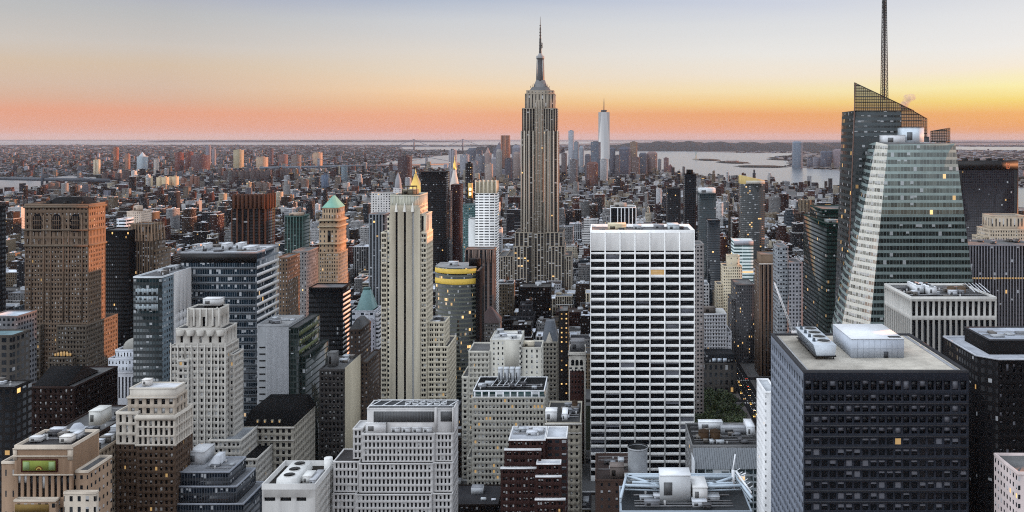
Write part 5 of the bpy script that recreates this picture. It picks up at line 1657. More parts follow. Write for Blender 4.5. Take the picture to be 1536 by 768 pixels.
fr.bar((eL(0), Yl - .2, 0), (X(1283, Yl), Yl - .2, Z(124, Yl)), .7, (.25, .13, .09), 'metal')
b.unit(X(1328, 672), X(1358, 672), 672, 686, zR, Z(203, 672), (.6, .62, .64), 'plant_house')
b.unit(X(1357, 676), X(1386, 676), 676, 692, zR, Z(192, 676), (.55, .62, .68), 'plant_house')
b.clutter(X(1340, 655), X(1425, 655), 653, 666, zR, 8, 140, .6, 1.6)
m = b.new('lattice_mast')
mb0, mb1 = (X(1326.5, 722), 722), 0
zb_, zt_ = Z(150, 722), 372
leg = lambda k, zz_: (mb0[0] + (1 if k in (1, 2) else -1) * (2.3 - 1.0 * (zz_ - zb_) / (zt_ - zb_)), mb0[1] + (1 if k > 1 else -1) * (2.3 - 1.0 * (zz_ - zb_) / (zt_ - zb_)), zz_)
for k in range(4):
    m.bar(leg(k, zb_ - 30), leg(k, zt_), .5, (.07, .07, .07))
nz = 20
for j in range(nz):
    a_, c_ = zb_ + (zt_ - zb_) * j / nz, zb_ + (zt_ - zb_) * (j + 1) / nz
    for k in range(4):
        m.bar(leg(k, a_), leg((k + 1) % 4, c_), .22, (.07, .07, .07))
        m.bar(leg(k, c_), leg((k + 1) % 4, c_), .22, (.07, .07, .07))
m.cone(mb0[0], mb0[1], zb_, zt_, .75, .6, (.06, .06, .06), 'metal', 8)
b.hero(X(1225, 690), FRb[0], 650, 745, Z(124, Yl), 480).done()

# --- right side neighbours
Y = 1400
b = T('black_tower', 'black glass slab with a small orange emblem at its top corner, far right', 'office tower', 'emblem slab', Y, 1437, 1527, 241, 40, S(wall=(.04, .036, .044), bay=3, floor=4, ww=.75, wh=.75, glass=(.018, .016, .022), blind=.015, mat='curtain_wall'), 500, par=.5)
m = b.new('top_band')
m.box(b.x0 - .2, b.x1 + .2, Y - .5, Y - .03, Z(255, Y), b.H + .3, (.018, .016, .018), 'metal')
m.box(b.x0 - .2, X(1443, Y), Y - .5, Y - .03, 0, Z(255, Y) - .02, (.018, .016, .018), 'metal')
m.box(X(1521, Y), b.x1 + .2, Y - .5, Y - .03, 0, Z(255, Y) - .02, (.018, .016, .018), 'metal')
m = b.new('emblem')
for r in (246.6, 251):
    for k in range(12):
        a0, a1 = 2 * math.pi * k / 12, 2 * math.pi * (k + 1) / 12
        rr, ri = 2.7, 1.1
        cx_, cz_ = X(1512, Y), Z(r, Y)
        m.quads([[(cx_ + ri * math.cos(a0), Y - .7, cz_ + ri * math.sin(a0)), (cx_ + rr * math.cos(a0), Y - .7, cz_ + rr * math.sin(a0)), (cx_ + rr * math.cos(a1), Y - .7, cz_ + rr * math.sin(a1)), (cx_ + ri * math.cos(a1), Y - .7, cz_ + ri * math.sin(a1))]][::1], (.7, .2, .08), 'metal')
m.box(X(1508.8, Y), X(1510.3, Y), Y - .75, Y - .55, Z(253.6, Y), Z(244, Y), (.7, .2, .08), 'metal')
for k in range(4):
    b.unit(X(1450 + k * 18, Y), X(1456 + k * 18, Y), Y + 10, Y + 18, b.H, b.H + 3.5, (.04, .04, .04))
b.done()
Y = 900
b = T('art_deco_tower', 'cream setback tower top rising behind the striped dark tower at right', 'office tower', 'cream tower at right', Y, 1484, 1545, 345, 30, S(wall=(.44, .36, .27), bay=2.6, floor=3.6, ww=.4, wh=.5), 368)
b.tier('crown', X(1490, Y), X(1540, Y), Y + 3, Y + 26, b.H, Z(325, Y), S(wall=(.44, .36, .27), bay=4, floor=12, ww=.35, wh=.6))
b.tier('shoulder', X(1474, Y), b.x0 - .03, Y + 2, Y + 26, 0, Z(357, Y), S(wall=(.42, .35, .26), bay=2.6, floor=3.6, ww=.4, wh=.5))
b.done()
Y = 760
b = T('striped_tower', 'dark tower of close pale vertical stripes with one warm lit floor, right edge', 'office tower', 'dark striped tower', Y, 1447, 1560, 369, 40, S(wall=(.26, .25, .27), bay=2.55, floor=3.8, ww=.62, wh=.8, span=(.03, .026, .03), glass=(.012, .011, .013), blind=.04), 500)
m = b.new('lit_band')
for k in range(27):
    m.box(b.x0 + .5 + k * 2.38, b.x0 + 2.1 + k * 2.38, Y - .12, Y - .02, Z(418.4, Y), Z(416.2, Y), (.5, .3, .12), 'lit_window')
b.clutter(b.x0 + 2, b.x1 - 2, Y + 4, Y + 36, b.H, 6, 150); b.done()
b = T('stepped_building', 'pale narrow building stepping down between the glass skyscraper and striped tower', 'office block', 'pale stepped sliver', 745, 1444, 1452, 385, 20, S(wall=(.5, .5, .5), bay=2.6, floor=3.6, ww=.4, wh=.5), 440)
b.tier('setback', b.x1 + .02, X(1458, 745), 746, 764, 0, Z(402, 745), S(wall=(.5, .5, .5), bay=2.6, floor=3.6, ww=.4, wh=.5)); b.done()
Y = 790
b = T('green_glass_tower', 'dark green glass tower with a taller rear block, left of the crystal skyscraper', 'office tower', 'dark green glass tower', Y, 1240, 1300, 336, 90, S(wall=(.008, .03, .024), bay=1.8, floor=3.9, ww=.86, wh=.62, glass=(.005, .018, .014), blind=.02, lit=.008), 500, roof=(.2, .24, .24), cap=(.06, .12, .1))
b.tier('rear_block', X(1240, Y) + 1.5, b.x1, Y + 22, Y + 70, b.H, Z(313, Y) - 3, S(wall=(.008, .03, .024), bay=1.8, floor=3.9, ww=.86, wh=.62, glass=(.006, .022, .018), blind=.03), cap=(.06, .12, .1))
b.unit(b.x0 + 2, b.x0 + 12, Y + 4, Y + 16, b.H, b.H + 3, (.25, .28, .28)); b.done()
Y = 955
b = T('pier_tower', 'tall brown stone tower with dark vertical window strips beside the avenue', 'office tower', 'brown pier tower', Y, 1139, 1178, 396, 30, S(wall=(.24, .165, .12), bay=3.9, floor=3.8, ww=.5, wh=.7, span=(.045, .035, .03), glass=(.012, .012, .014), blind=.03, lit=.002), 570, par=.8)
b.tier('penthouse', b.x0 + 2, b.x1 - 1.5, Y + 3, Y + 27, b.H, Z(383, Y), S(wall=(.27, .19, .13), bay=30, floor=30, ww=0, wh=.01), par=.6)
m = b.new('cornice')
m.box(b.x0 - .3, b.x1 + .3, Y - .4, Y - .02, b.H - .5, b.H + .6, (.6, .55, .5))
for k in range(7):
    q_ = b.x0 + k * (b.x1 - b.x0) / 6
    b.new('pier').box(q_ - .6, q_ + .6, Y - .6, Y - .03, 0, b.H - .6, (.27, .19, .14))
b.done()
# tower crane beyond the black block
Y = 700
o = bpy.data.objects.new('construction_crane', None); C.objects.link(o); o.location = (X(1190, Y), Y, 0)
tag(o, 'white luffing construction crane with its lattice boom raised to the left', 'crane')
jo = (X(1190, Y), Y, Z(499, Y)); je = (X(1163.5, Y), Y + 4, Z(426, Y))
m = MB()
for dx, dz in ((-.9, 0), (.9, 0), (0, 1.6)):
    m.bar((jo[0] + dx, jo[1], jo[2] + dz), (je[0] + dx * .4, je[1], je[2] + dz * .4), .5, (.7, .7, .7))
for k in range(16):
    f0, f1 = k / 16, (k + 1) / 16
    l3 = lambda f, s_: tuple(jo[i] + (je[i] - jo[i]) * f + (s_ * (.9 - .5 * f) if i == 0 else 0) for i in range(3))
    m.bar(l3(f0, -1), l3(f1, 1), .3, (.66, .66, .66)); m.bar(l3(f0, 1), l3(f1, -1), .3, (.66, .66, .66))
m.build('boom', o, o.location)
m = MB(); m.box(jo[0] - 1.2, jo[0] + 1.2, Y - 1.2, Y + 1.2, 0, jo[2] - 1.6, (.5, .5, .5), 'metal'); m.build('mast', o, o.location)
m = MB(); m.box(jo[0] - 1.5, jo[0] + 6, Y - 1.5, Y + 1.5, jo[2] - 1.5, jo[2] + 1.5, (.6, .6, .6), 'metal'); m.bar((jo[0] + 2, Y, jo[2]), (jo[0] + 4, Y, jo[2] + 9), .5, (.6, .6, .6)); m.build('machine_deck', o, o.location)

b = T('stepped_building', 'cream stepped stone building right of the white gridded slab', 'office block', 'cream stepped stone building', 1080, 1085, 1113, 400, 24, S(wall=(.5, .43, .31), bay=2.4, floor=3.6, ww=.45, wh=.5, blind=.15), 480)
b.tier('penthouse', X(1092, 1080), X(1110, 1080), 1084, 1098, b.H, Z(385, 1080), S(wall=(.5, .43, .31), bay=8, floor=7, ww=.15, wh=.3))
b.tier('shoulder', X(1076, 1080), b.x0 - .02, 1081, 1106, 0, Z(428, 1080), S(wall=(.46, .39, .28), bay=2.4, floor=3.6, ww=.45, wh=.5, blind=.15))
b.tier('shoulder', b.x1 + .02, X(1121, 1080), 1081, 1106, 0, Z(425, 1080), S(wall=(.46, .39, .28), bay=2.4, floor=3.6, ww=.45, wh=.5, blind=.15)); b.done()
b = T('striped_office', 'white and turquoise floor-striped office above the cream stepped building', 'office block', 'turquoise striped office', 1150, 1101, 1130, 362, 26, S(wall=(.55, .62, .6), bay=40, floor=4.3, ww=.99, wh=.5, glass=(.1, .16, .16), blind=.2), 420, roof=(.5, .52, .55))
m = b.new('top_band'); m.box(b.x0 - .1, b.x1 + .1, 1149.5, 1149.97, b.H - 5, b.H + .9, (.36, .38, .42), 'metal'); b.done()
Y = 1500
b = T('glass_tower', 'dark glass tower with a slanted yellow crown against the river', 'apartment tower', 'yellow-crowned tower', Y, 1112, 1147, 276, 30, S(wall=(.09, .1, .1), bay=3, floor=3.4, ww=.85, wh=.65, glass=(.02, .026, .026), blind=.1, mat='curtain_wall', lit=.03), 375, par=0)
m = b.new('slanted_crown')
q0, q1 = b.x0, b.x1
m.quads([[(q0, Y, b.H), (q1, Y, b.H), (q1, Y, b.H + 6), (q0, Y, Z(263, Y))], [(q1, Y, b.H), (q1, Y + 30, b.H), (q1, Y + 30, b.H + 6), (q1, Y, b.H + 6)], [(q0, Y + 30, b.H), (q0, Y, b.H), (q0, Y, Z(263, Y)), (q0, Y + 30, Z(263, Y))], [(q1, Y + 30, b.H), (q0, Y + 30, b.H), (q0, Y + 30, Z(263, Y)), (q1, Y + 30, b.H + 6)], [(q0, Y, Z(263, Y)), (q1, Y, b.H + 6), (q1, Y + 30, b.H + 6), (q0, Y + 30, Z(263, Y))]], (.5, .38, .16))
m.box(X(1119, Y), q1 + .1, Y - .4, Y - .03, Z(276, Y), Z(271, Y), (.5, .48, .42)); b.done()
b = T('glass_tower', 'blue green glass tower with a white box on top, left of the yellow-crowned one', 'apartment tower', 'white-topped tower', 1400, 1049, 1074, 291, 28, S(wall=(.06, .09, .1), bay=3, floor=3.5, ww=.85, wh=.65, glass=(.015, .026, .03), blind=.08, mat='curtain_wall', lit=.01), 390)
b.unit(b.x0 + .5, b.x1 - .5, 1401, 1426, b.H + .05, Z(283, 1400), (.55, .58, .6), 'plant_house'); b.done()
b = T('glass_tower', 'lower dark blue glass tower hugging the blue green one', 'apartment tower', 'lower dark blue tower', 1330, 1062, 1080, 331, 28, S(wall=(.04, .055, .07), bay=3, floor=3.5, ww=.85, wh=.65, glass=(.012, .018, .024), blind=.05, mat='curtain_wall'), 400); b.done()
b = T('dark_tower', 'slender near-black tower with ragged top against the river', 'apartment tower', 'slender near-black tower', 1600, 1027, 1044, 262, 30, S(wall=(.03, .032, .04), bay=4, floor=3.4, ww=.8, wh=.5, glass=(.008, .01, .014), blind=.03), 345)
b.unit(X(1031, 1600), X(1040, 1600), 1605, 1620, b.H, Z(255, 1600), (.03, .03, .035), 'roof_house', 'masonry'); b.done()
b = T('dark_tower', 'shorter dark tower left of the slender near-black one', 'apartment tower', 'shorter dark tower', 1550, 1001, 1021, 283, 30, S(wall=(.05, .05, .055), bay=3, floor=3.4, ww=.6, wh=.5, blind=.05), 340); b.done()
b = T('pier_tower', 'black tower with white corner piers behind the white gridded slab', 'office tower', 'white-piered tower', 1100, 916, 954, 312, 28, S(wall=(.02, .02, .024), bay=3, floor=3.8, ww=.7, wh=.6, blind=.03), 340, cap=(.6, .6, .6))
m = b.new('white_piers')
for f in (0, .28, .42, .56, .72, .86, 1):
    q_ = b.x0 + f * (b.x1 - b.x0)
    m.box(q_ - .5, q_ + .5, 1099.3, 1099.97, 0, b.H + .5, (.62, .62, .62))
b.unit(b.x0 + 4, b.x0 + 20, 1106, 1120, b.H, b.H + 5, (.35, .33, .3), 'roof_house'); b.done()
Y = 930
b = T('stepped_building', 'pale grey stepped building with square windows beyond the park', 'office block', 'pale grey stepped building', Y, 1051, 1090, 472, 30, S(wall=(.46, .46, .48), bay=2.9, floor=3.8, ww=.45, wh=.6, blind=.1), 530, geo=True, roof=(.4, .4, .38))
b.tier('setback', b.x1 + .03, X(1098, Y), Y + 3, Y + 40, 0, Z(500, Y), S(wall=(.44, .44, .46), bay=2.9, floor=3.8, ww=.45, wh=.6)); b.unit(X(1058, Y), X(1075, Y), Y + 8, Y + 18, b.H, Z(464, Y), (.2, .17, .15), 'roof_house', 'masonry'); b.done()
Y = 800
Y = 890
b = T('classical_building', 'dark stone building with tall arched bays and skylights above the park trees', 'office block', 'dark arched building', Y, 1057, 1105, 546, 30, S(wall=(.13, .12, .11), bay=5, floor=7, ww=.45, wh=.6, blind=.03), 590, roof=(.05, .05, .06))
b.tier('attic', b.x0 + 2, b.x1 - 2, Y + 3, Y + 27, b.H, Z(533, Y), S(wall=(.06, .065, .075)), par=.3, roof=(.06, .065, .075))
for k in range(3):
    b.new('skylight').box(X(1069 + k * 8, Y), X(1075 + k * 8, Y), Y + 2.7, Y + 2.97, b.H + 1.2, b.H + 5, (.55, .62, .7), 'metal')
b.done()
b = T('dark_slab', 'dark grey stepped block with many small windows left of the brown pier tower', 'office block', 'dark grey stepped block', 1010, 1104, 1131, 428, 40, S(wall=(.13, .125, .13), bay=2.6, floor=3.6, ww=.4, wh=.5, blind=.15, lit=.03), 530)
b.tier('setback', X(1098, 1010), b.x0 - .02, 1012, 1045, 0, Z(450, 1010), S(wall=(.14, .13, .13), bay=2.6, floor=3.6, ww=.4, wh=.5, lit=.03)); b.done()
b = T('brown_slab', 'narrow brown slab between the cream and dark grey stepped buildings', 'office block', 'narrow brown slab', 1120, 1100, 1110, 428, 30, S(wall=(.2, .14, .1), bay=2.6, floor=3.6, ww=.4, wh=.5), 500); b.done()
b = T('grey_slab', 'grey slab of stacked balconies just right of the white gridded slab', 'apartment tower', 'grey balcony slab', 780, 1041, 1056, 368, 28, S(wall=(.3, .28, .27), bay=3, floor=3.4, ww=.6, wh=.45, blind=.1), 500); b.done()
b = T('grey_slab', 'grey tower between the brown pier tower and the green glass tower', 'office tower', 'grey tower', 900, 1184, 1204, 395, 30, S(wall=(.3, .3, .32), bay=3.2, floor=3.8, ww=.5, wh=.55, blind=.08), 500)
b.tier('side_wing', X(1168, 900), b.x0 - .02, 903, 930, 0, Z(372, 900), S(wall=(.26, .28, .3), bay=3, floor=4, ww=.7, wh=.5)); b.done()

# --- towers of the left middle distance
Y = 1100
b = Bld('fluted_tower', 'rust brown tower with fluted scalloped crown, right half in sunlight', 'office tower', X(374, Y), Y + 18, short='rust fluted tower')
H = Z(313, Y); H2 = Z(291, Y)
rs_ = (.2, .085, .05)
b.tier('wall', X(348, Y), X(398, Y), Y, Y + 34, 0, H, S(wall=rs_, bay=7, floor=3.8, ww=.74, wh=.6, span=(.035, .025, .022), glass=(.01, .01, .012), blind=.02, lit=.002), par=0)
m = b.new('fluted_crown')
m.box(X(347, Y), X(399, Y), Y + 1, Y + 33, H, H2 - 2, (.13, .055, .035))
for k in range(8):
    b.new('crown_flute').cone(X(351 + k * 6.3, Y), Y + .6, H - .3, H2, 1.9, 1.9, rs_, 'masonry', 10)
for k in range(7):
    q_ = X(348, Y) + k * (X(398, Y) - X(348, Y)) / 6
    b.new('pier').box(q_ - .7, q_ + .7, Y - .8, Y - .03, 0, H - .3, rs_)
for k in range(4):
    b.new('crown_flute').cone(X(398, Y) + .4, Y + 4 + k * 8.5, H - .3, H2, 1.9, 1.9, rs_, 'masonry', 10)
b.hero(X(347, Y), X(399, Y), Y, Y + 34, H2, 375).done()
b = T('green_striped_tower', 'dark green tower with pale vertical stripes in the left middle distance', 'office tower', 'dark green striped tower', 1000, 427, 454, 325, 26, S(wall=(.12, .2, .18), bay=3.4, floor=4, ww=.7, wh=.7, span=(.03, .06, .05), glass=(.01, .025, .022), blind=.04), 378); b.unit(b.x0 + 3, b.x1 - 4, 1005, 1018, b.H, b.H + 3, (.4, .3, .22)); b.done()
b = T('stepped_apartments', 'white stepped apartment block with balcony bands behind the black slab', 'apartment block', 'white stepped apartments', 980, 160, 190, 345, 26, S(wall=(.55, .58, .62), bay=30, floor=3.6, ww=.95, wh=.45, glass=(.05, .06, .07)), 350)
b.tier('setback', X(172, 980), X(186, 980), 984, 1000, b.H, Z(330, 980), S(wall=(.55, .58, .62), bay=30, floor=3.6, ww=.95, wh=.45)); b.done()
b = T('cream_tower', 'cream apartment tower with pinkish sunlit side above the Gothic tower', 'apartment tower', 'cream apartment tower', 1300, 190, 212, 318, 30, S(wall=(.5, .4, .32), bay=3, floor=3.4, ww=.35, wh=.45), 350); b.unit(X(197, 1300), X(205, 1300), 1306, 1318, b.H, b.H + 8, (.5, .4, .32), 'roof_house', 'masonry'); b.done()
b = T('pale_slab', 'pale slab with white vertical flank between the wide banded slab and green pyramid tower', 'apartment tower', 'white-flanked slab', 820, 438, 462, 378, 30, S(wall=(.26, .24, .23), bay=2.6, floor=3.4, ww=.4, wh=.5), 480); b.done()
b = T('tan_tower', 'tan block with small windows right of the wide banded slab', 'apartment tower', 'small-windowed tan block', 760, 414, 432, 388, 30, S(wall=(.22, .15, .1), bay=2.6, floor=3.6, ww=.4, wh=.5), 480); b.done()
b = T('teal_pier_tower', 'grey blue pier tower between the green pyramid and cream slotted towers', 'office tower', 'grey blue pier tower', 1150, 553, 577, 322, 26, S(wall=(.24, .26, .28), bay=4, floor=3.8, ww=.6, wh=.6, span=(.06, .07, .08), blind=.05), 375); b.done()
b = T('wide_office', 'wide pale office block far behind the cream slotted tower', 'office block', 'wide pale far block', 1700, 556, 592, 290, 30, S(wall=(.45, .43, .41), bay=5, floor=4.5, ww=.4, wh=.55), 320); b.done()

# office slabs along the avenue just west of the view: their shade falls on the near blocks
for Y, d, h in ((452, 62, 205), (548, 70, 215), (648, 66, 190)):
    b = Bld('office_slab', 'grey pier-fronted office slab standing along the avenue just west of the view', 'office tower', 392, Y + d / 2, 'office slabs west of the view', short=None)
    b.tier('wall', 366, 420, Y, Y + d, 0, h, S(wall=(.4, .39, .37), bay=3.2, floor=4, ww=.5, wh=.75, span=(.1, .1, .1)))
    b.unit(376, 408, Y + 12, Y + d - 12, h + .1, h + 7, (.3, .3, .3), 'roof_house', 'masonry')
    b.done()

# ------------------------------------------------------------------ far downtown cluster, waterfront towers, borough towers (each a thing)
FAR = [  # px0, px1, top row, distance, colour, label, category, name, top kind
    (752, 764, 203, 6300, (.36, .2, .15), 'far reddish twin-ribbed tower lit by sunset left of the spired skyscraper', 'ribs'),
    (740, 756, 213, 6500, (.2, .2, .24), 'far grey tower with pointed top left of the reddish ribbed tower', 'point'),
    (726, 736, 221, 6200, (.34, .26, .24), 'far pinkish spire-topped tower in the downtown cluster', 'point'),
    (701, 713, 222, 6000, (.17, .18, .22), 'far dark block with flat pyramid top in the downtown cluster', 'hip'),
    (690, 702, 232, 5600, (.3, .31, .35), 'far pale blue slab left of the dark pyramid-topped block', 'flat'),
    (713, 726, 234, 5500, (.22, .22, .25), 'far wide grey block between two pointed downtown towers', 'flat'),
    (736, 751, 236, 5400, (.26, .25, .27), 'far mid-grey block in front of the pointed downtown tower', 'hip'),
    (768, 782, 218, 6100, (.24, .24, .28), 'far grey-blue tower partly hidden by the spired skyscraper, left side', 'hip'),
    (673, 683, 225, 3300, (.3, .29, .32), 'thin grey slab standing behind the golden lantern tower', 'flat'),
    (698, 708, 245, 2600, (.03, .03, .035), 'thin black slab in front of the downtown cluster', 'flat'),
    (852.5, 861, 196, 5700, (.34, .36, .4), 'far silvery slender tower right of the spired skyscraper', 'flat'),
    (861, 868, 213, 5500, (.24, .27, .31), 'far blue-grey tower touching the silvery slender one', 'flat'),
    (869, 876, 219, 6200, (.26, .29, .33), 'far small blue tower with tapered top near the silvery slender one', 'hip'),
    (886, 901, 213, 5450, (.17, .2, .25), 'far flat-topped blue glass block left of the tapered glass skyscraper', 'flat'),
    (914, 923, 221, 5900, (.17, .18, .22), 'far round-topped dark tower right of the tapered glass skyscraper', 'round'),
    (929, 946, 220, 5800, (.16, .17, .22), 'far dark tower with domed shoulder beside the orange lit block', 'hip'),
    (945.5, 956, 213, 5900, (.3, .22, .17), 'far block with orange sunlit face and flat top', 'flat'),
    (959, 971, 229, 6000, (.15, .17, .21), 'far dark block left of the pink sunlit one', 'hip'),
    (971, 986, 227.5, 6050, (.28, .2, .19), 'far pinkish sunlit block near the bay', 'hip'),
    (987, 992, 239, 6300, (.2, .22, .25), 'far little grey block at the water edge', 'flat'),
    (996, 1003, 237, 6500, (.24, .15, .15), 'far slim brownish tower at the water edge', 'flat'),
    (1003, 1008.5, 246, 6400, (.24, .12, .12), 'far small red brick tower, rightmost of the downtown cluster', 'point'),
    (596.5, 614, 235, 4700, (.13, .08, .085), 'broad brown slab tower standing alone before the bay', 'flat'),
    (1191, 1204, 212, 7200, (.2, .25, .31), 'tall blue glass tower with rounded crown across the river', 'crown'),
    (1232.5, 1241, 226.5, 7600, (.15, .17, .22), 'dark slim waterfront tower across the river, left of a pair', 'round'),
    (1242, 1250, 226.5, 7700, (.14, .16, .21), 'dark slim waterfront tower across the river, right of a pair', 'round'),
    (1253, 1267, 224, 7600, (.27, .22, .24), 'broad pinkish waterfront tower across the river', 'round'),
    (1212, 1219, 237, 7500, (.17, .18, .22), 'low dark waterfront block right of the tall blue tower', 'flat'),
    (1221, 1230, 236, 7700, (.22, .22, .26), 'low grey waterfront block left of the slim dark pair', 'flat'),
    (1527, 1536, 255, 5600, (.24, .22, .24), 'greyish riverside tower at the right edge of the view', 'flat'),
    (170, 175, 221, 7000, (.36, .15, .09), 'orange-red tower alone among the low borough roofs', 'flat'),
    (188, 192.5, 231, 6600, (.36, .2, .14), 'small orange slab right of the lone orange-red tower', 'flat'),
    (205, 216, 228, 6400, (.34, .4, .44), 'pale blue stepped tower in the far borough', 'point'),
    (230.5, 235.5, 239, 5600, (.4, .36, .33), 'thin pale striped slab by the pale blue stepped tower', 'flat'),
    (262, 271, 229, 6600, (.28, .1, .08), 'red brick tower in the far borough, left of a red pair', 'flat'),
    (278, 286, 228, 6700, (.28, .1, .08), 'red brick tower in the far borough, right of a red pair', 'flat'),
    (286, 306, 233, 6500, (.2, .11, .11), 'wide low red brick slab beside the red pair', 'flat'),
    (309, 314, 218, 7600, (.26, .24, .28), 'thin grey tower with darker cap on the far borough skyline', 'flat'),
    (318, 322, 224, 7800, (.28, .26, .28), 'thin pale tower right of the dark-capped grey tower', 'flat'),
    (350, 361, 225, 7200, (.4, .34, .22), 'tan T-topped tower in the far borough', 'flat'),
    (384, 397, 236, 6800, (.45, .32, .22), 'orange lit block above the rust fluted tower', 'flat'),
    (403, 408, 223, 7600, (.2, .13, .14), 'dark red thin tower in the far borough', 'flat'),
    (418, 428, 232, 7400, (.28, .16, .14), 'reddish block right of the dark red thin tower', 'flat'),
    (437, 448, 233, 7000, (.26, .2, .17), 'brown twin slab in the middle of the far borough', 'flat'),
    (469, 480, 229, 7600, (.46, .32, .22), 'orange lit tower near the far suspension bridge', 'flat'),
    (716, 723, 226, 6700, (.15, .16, .2), 'far dark slim tower right of the pyramid-topped downtown block', 'flat'),
    (744, 752, 224, 5200, (.3, .28, .27), 'far pale stone tower with stepped head before the reddish ribbed tower', 'hip'),
    (757, 768, 238, 5000, (.13, .13, .16), 'far low dark block at the foot of the reddish ribbed tower', 'flat'),
    (770, 779, 228, 5300, (.3, .24, .22), 'far tan block beside the left edge of the spired skyscraper', 'hip'),
    (706, 716, 242, 5100, (.26, .25, .27), 'far stubby grey block below the dark pyramid-topped one', 'flat'),
    (727, 738, 246, 4700, (.36, .3, .27), 'far low cream block in front of the downtown cluster', 'flat'),
    (842, 850, 230, 5600, (.2, .17, .17), 'far brownish block just right of the spired skyscraper', 'flat'),
    (877, 886, 231, 5200, (.16, .16, .19), 'far dark low block between the blue towers and flat-topped glass block', 'hip'),
    (923, 930, 233, 5600, (.2, .19, .21), 'far squat dark block between the round-topped and domed towers', 'flat'),
    (948, 960, 236, 5500, (.22, .16, .15), 'far low reddish block below the orange sunlit face', 'flat'),
    (900, 912, 239, 4900, (.34, .34, .35), 'far pale low block in front of the tapered glass skyscraper', 'flat'),
    (880, 897, 243, 4600, (.24, .12, .1), 'far dark red brick bulk below the flat-topped glass block', 'hip'),
    (855, 866, 240, 4800, (.2, .19, .2), 'far grey bulk below the silvery slender tower', 'flat'),
    (140, 143.5, 240, 5900, (.5, .42, .3), 'cream chimney of a pair by the east river, left one', 'flat'),
    (144.5, 148, 239.5, 5900, (.5, .42, .3), 'cream chimney of a pair by the east river, right one', 'flat'),
    (482, 490, 262, 4300, (.16, .22, .32), 'slim blue tower in the far east side', 'flat'),
    (512, 519, 250, 5000, (.2, .26, .3), 'small blue-grey tower near the water', 'flat'),
]
for i, (p0, p1, r, Y, col, lab, top) in enumerate(FAR):
    D = (X(p1, Y) - X(p0, Y)) * 1.0 + 6
    st = S(wall=col, span=tuple(c * .8 for c in col), bay=6, floor=5, ww=.5, wh=.5, glass=tuple(c * .45 for c in col), blind=.2, lit=.01)
    b = Bld('distant_tower', lab, 'tower', (X(p0, Y) + X(p1, Y)) / 2, Y + D / 2, short='far tower')
    x0, x1, H = X(p0, Y), X(p1, Y), Z(r, Y)
    ht = {'flat': 0, 'point': .22, 'hip': .08, 'round': .06, 'crown': .05, 'ribs': 0}[top] * H
    b.tier('wall', x0, x1, Y, Y + D, 0, H - ht, st, par=0)
    cx_, w2 = (x0 + x1) / 2, (x1 - x0) / 2
    if top == 'point':
        m = b.new('pointed_top'); m.frustum(x0 + w2 * .3, x1 - w2 * .3, Y + D * .2, Y + D * .8, H - ht, cx_ - 1, cx_ + 1, Y + D / 2 - 1, Y + D / 2 + 1, H, col)
    elif top in ('hip', 'round', 'crown'):
        m = b.new('stepped_top'); m.frustum(x0, x1, Y, Y + D, H - ht + .1, x0 + w2 * .35, x1 - w2 * .35, Y + D * .2, Y + D * .8, H, col)
    elif top == 'ribs':
        m = b.new('rib')
        for k in (0, .5, 1): m.box(x0 + (x1 - x0) * k - 4, x0 + (x1 - x0) * k + 4, Y - 5, Y - .2, 0, H, (.42, .2, .13))
    else:
        b.unit(x0 + w2 * .5, x1 - w2 * .5, Y + D * .3, Y + D * .7, H, H + 4, col, 'roof_house', 'masonry')
    b.hero(x0, x1, Y, Y + D, H, ROW(0, Y) - (14 if Y < 7000 else 2)).done()

# housing slabs in rows: copies that nothing tells apart
def slab_group(name, label, cat, group, col, places, w_, d_, h_):
    mb = MB()
    st = S(wall=col, bay=4, floor=3, ww=.45, wh=.45, glass=tuple(c * .4 for c in col), blind=.2)
    for P0, t, ln in (((-w_ / 2, 0), (1, 0), w_), ((w_ / 2, 0), (0, 1), d_), ((w_ / 2, d_), (-1, 0), w_), ((-w_ / 2, d_), (0, -1), d_)):
        mb.wall(P0, t, ln, 0, h_, st)
    mb.quads([[(-w_ / 2, 0, h_), (w_ / 2, 0, h_), (w_ / 2, d_, h_), (-w_ / 2, d_, h_)]], (.25, .22, .2), 'roofing')
    mb.box(-w_ / 5, w_ / 5, d_ * .3, d_ * .7, h_ + .01, h_ + 4, col)
    o = mb.build(name)
    for i, (px, row, s_) in enumerate(places):
        c = o if i == 0 else o.copy()
        if i: C.objects.link(c)
        g = G(px, row)
        c.location = (g[0], g[1], 0)
        c.scale = (1, 1, s_)
        tag(c, label, cat, group)
slab_group('housing_slab', 'cream housing slab in the row of pale towers behind the brown tower', 'housing block', 'cream housing slabs in the far east side', (.5, .4, .26),
           [(238, 283.5, 1), (246, 283.8, 1.02), (253, 283, .97), (261, 283, 1.04), (222, 281.5, 1)], 24, 26, 58)
slab_group('housing_slab', 'reddish housing slab right of the cream housing row', 'housing block', 'reddish housing slabs in the far east side', (.28, .14, .1),
           [(274, 284, 1), (281, 285, .7), (288, 281, 1.05), (293, 281, 1.0)], 22, 24, 55)
slab_group('housing_slab', 'grey-brown housing slab in the long dim row beyond the rust fluted tower', 'housing block', 'grey-brown housing slabs beyond the rust tower', (.15, .11, .105),
           [(338, 273, 1), (345, 274, 1.1), (352, 272, 1), (363, 273, 1.02), (370, 272, .95), (380, 273, 1.1), (386, 272, 1.0), (393, 272, .9), (402, 271, 1), (416, 270, 1), (424, 271, 1.05), (432, 268, .95), (330, 266, .9), (156, 276, 1), (166, 274, 1), (176, 275, .9), (186, 273, 1.0)], 26, 26, 62)
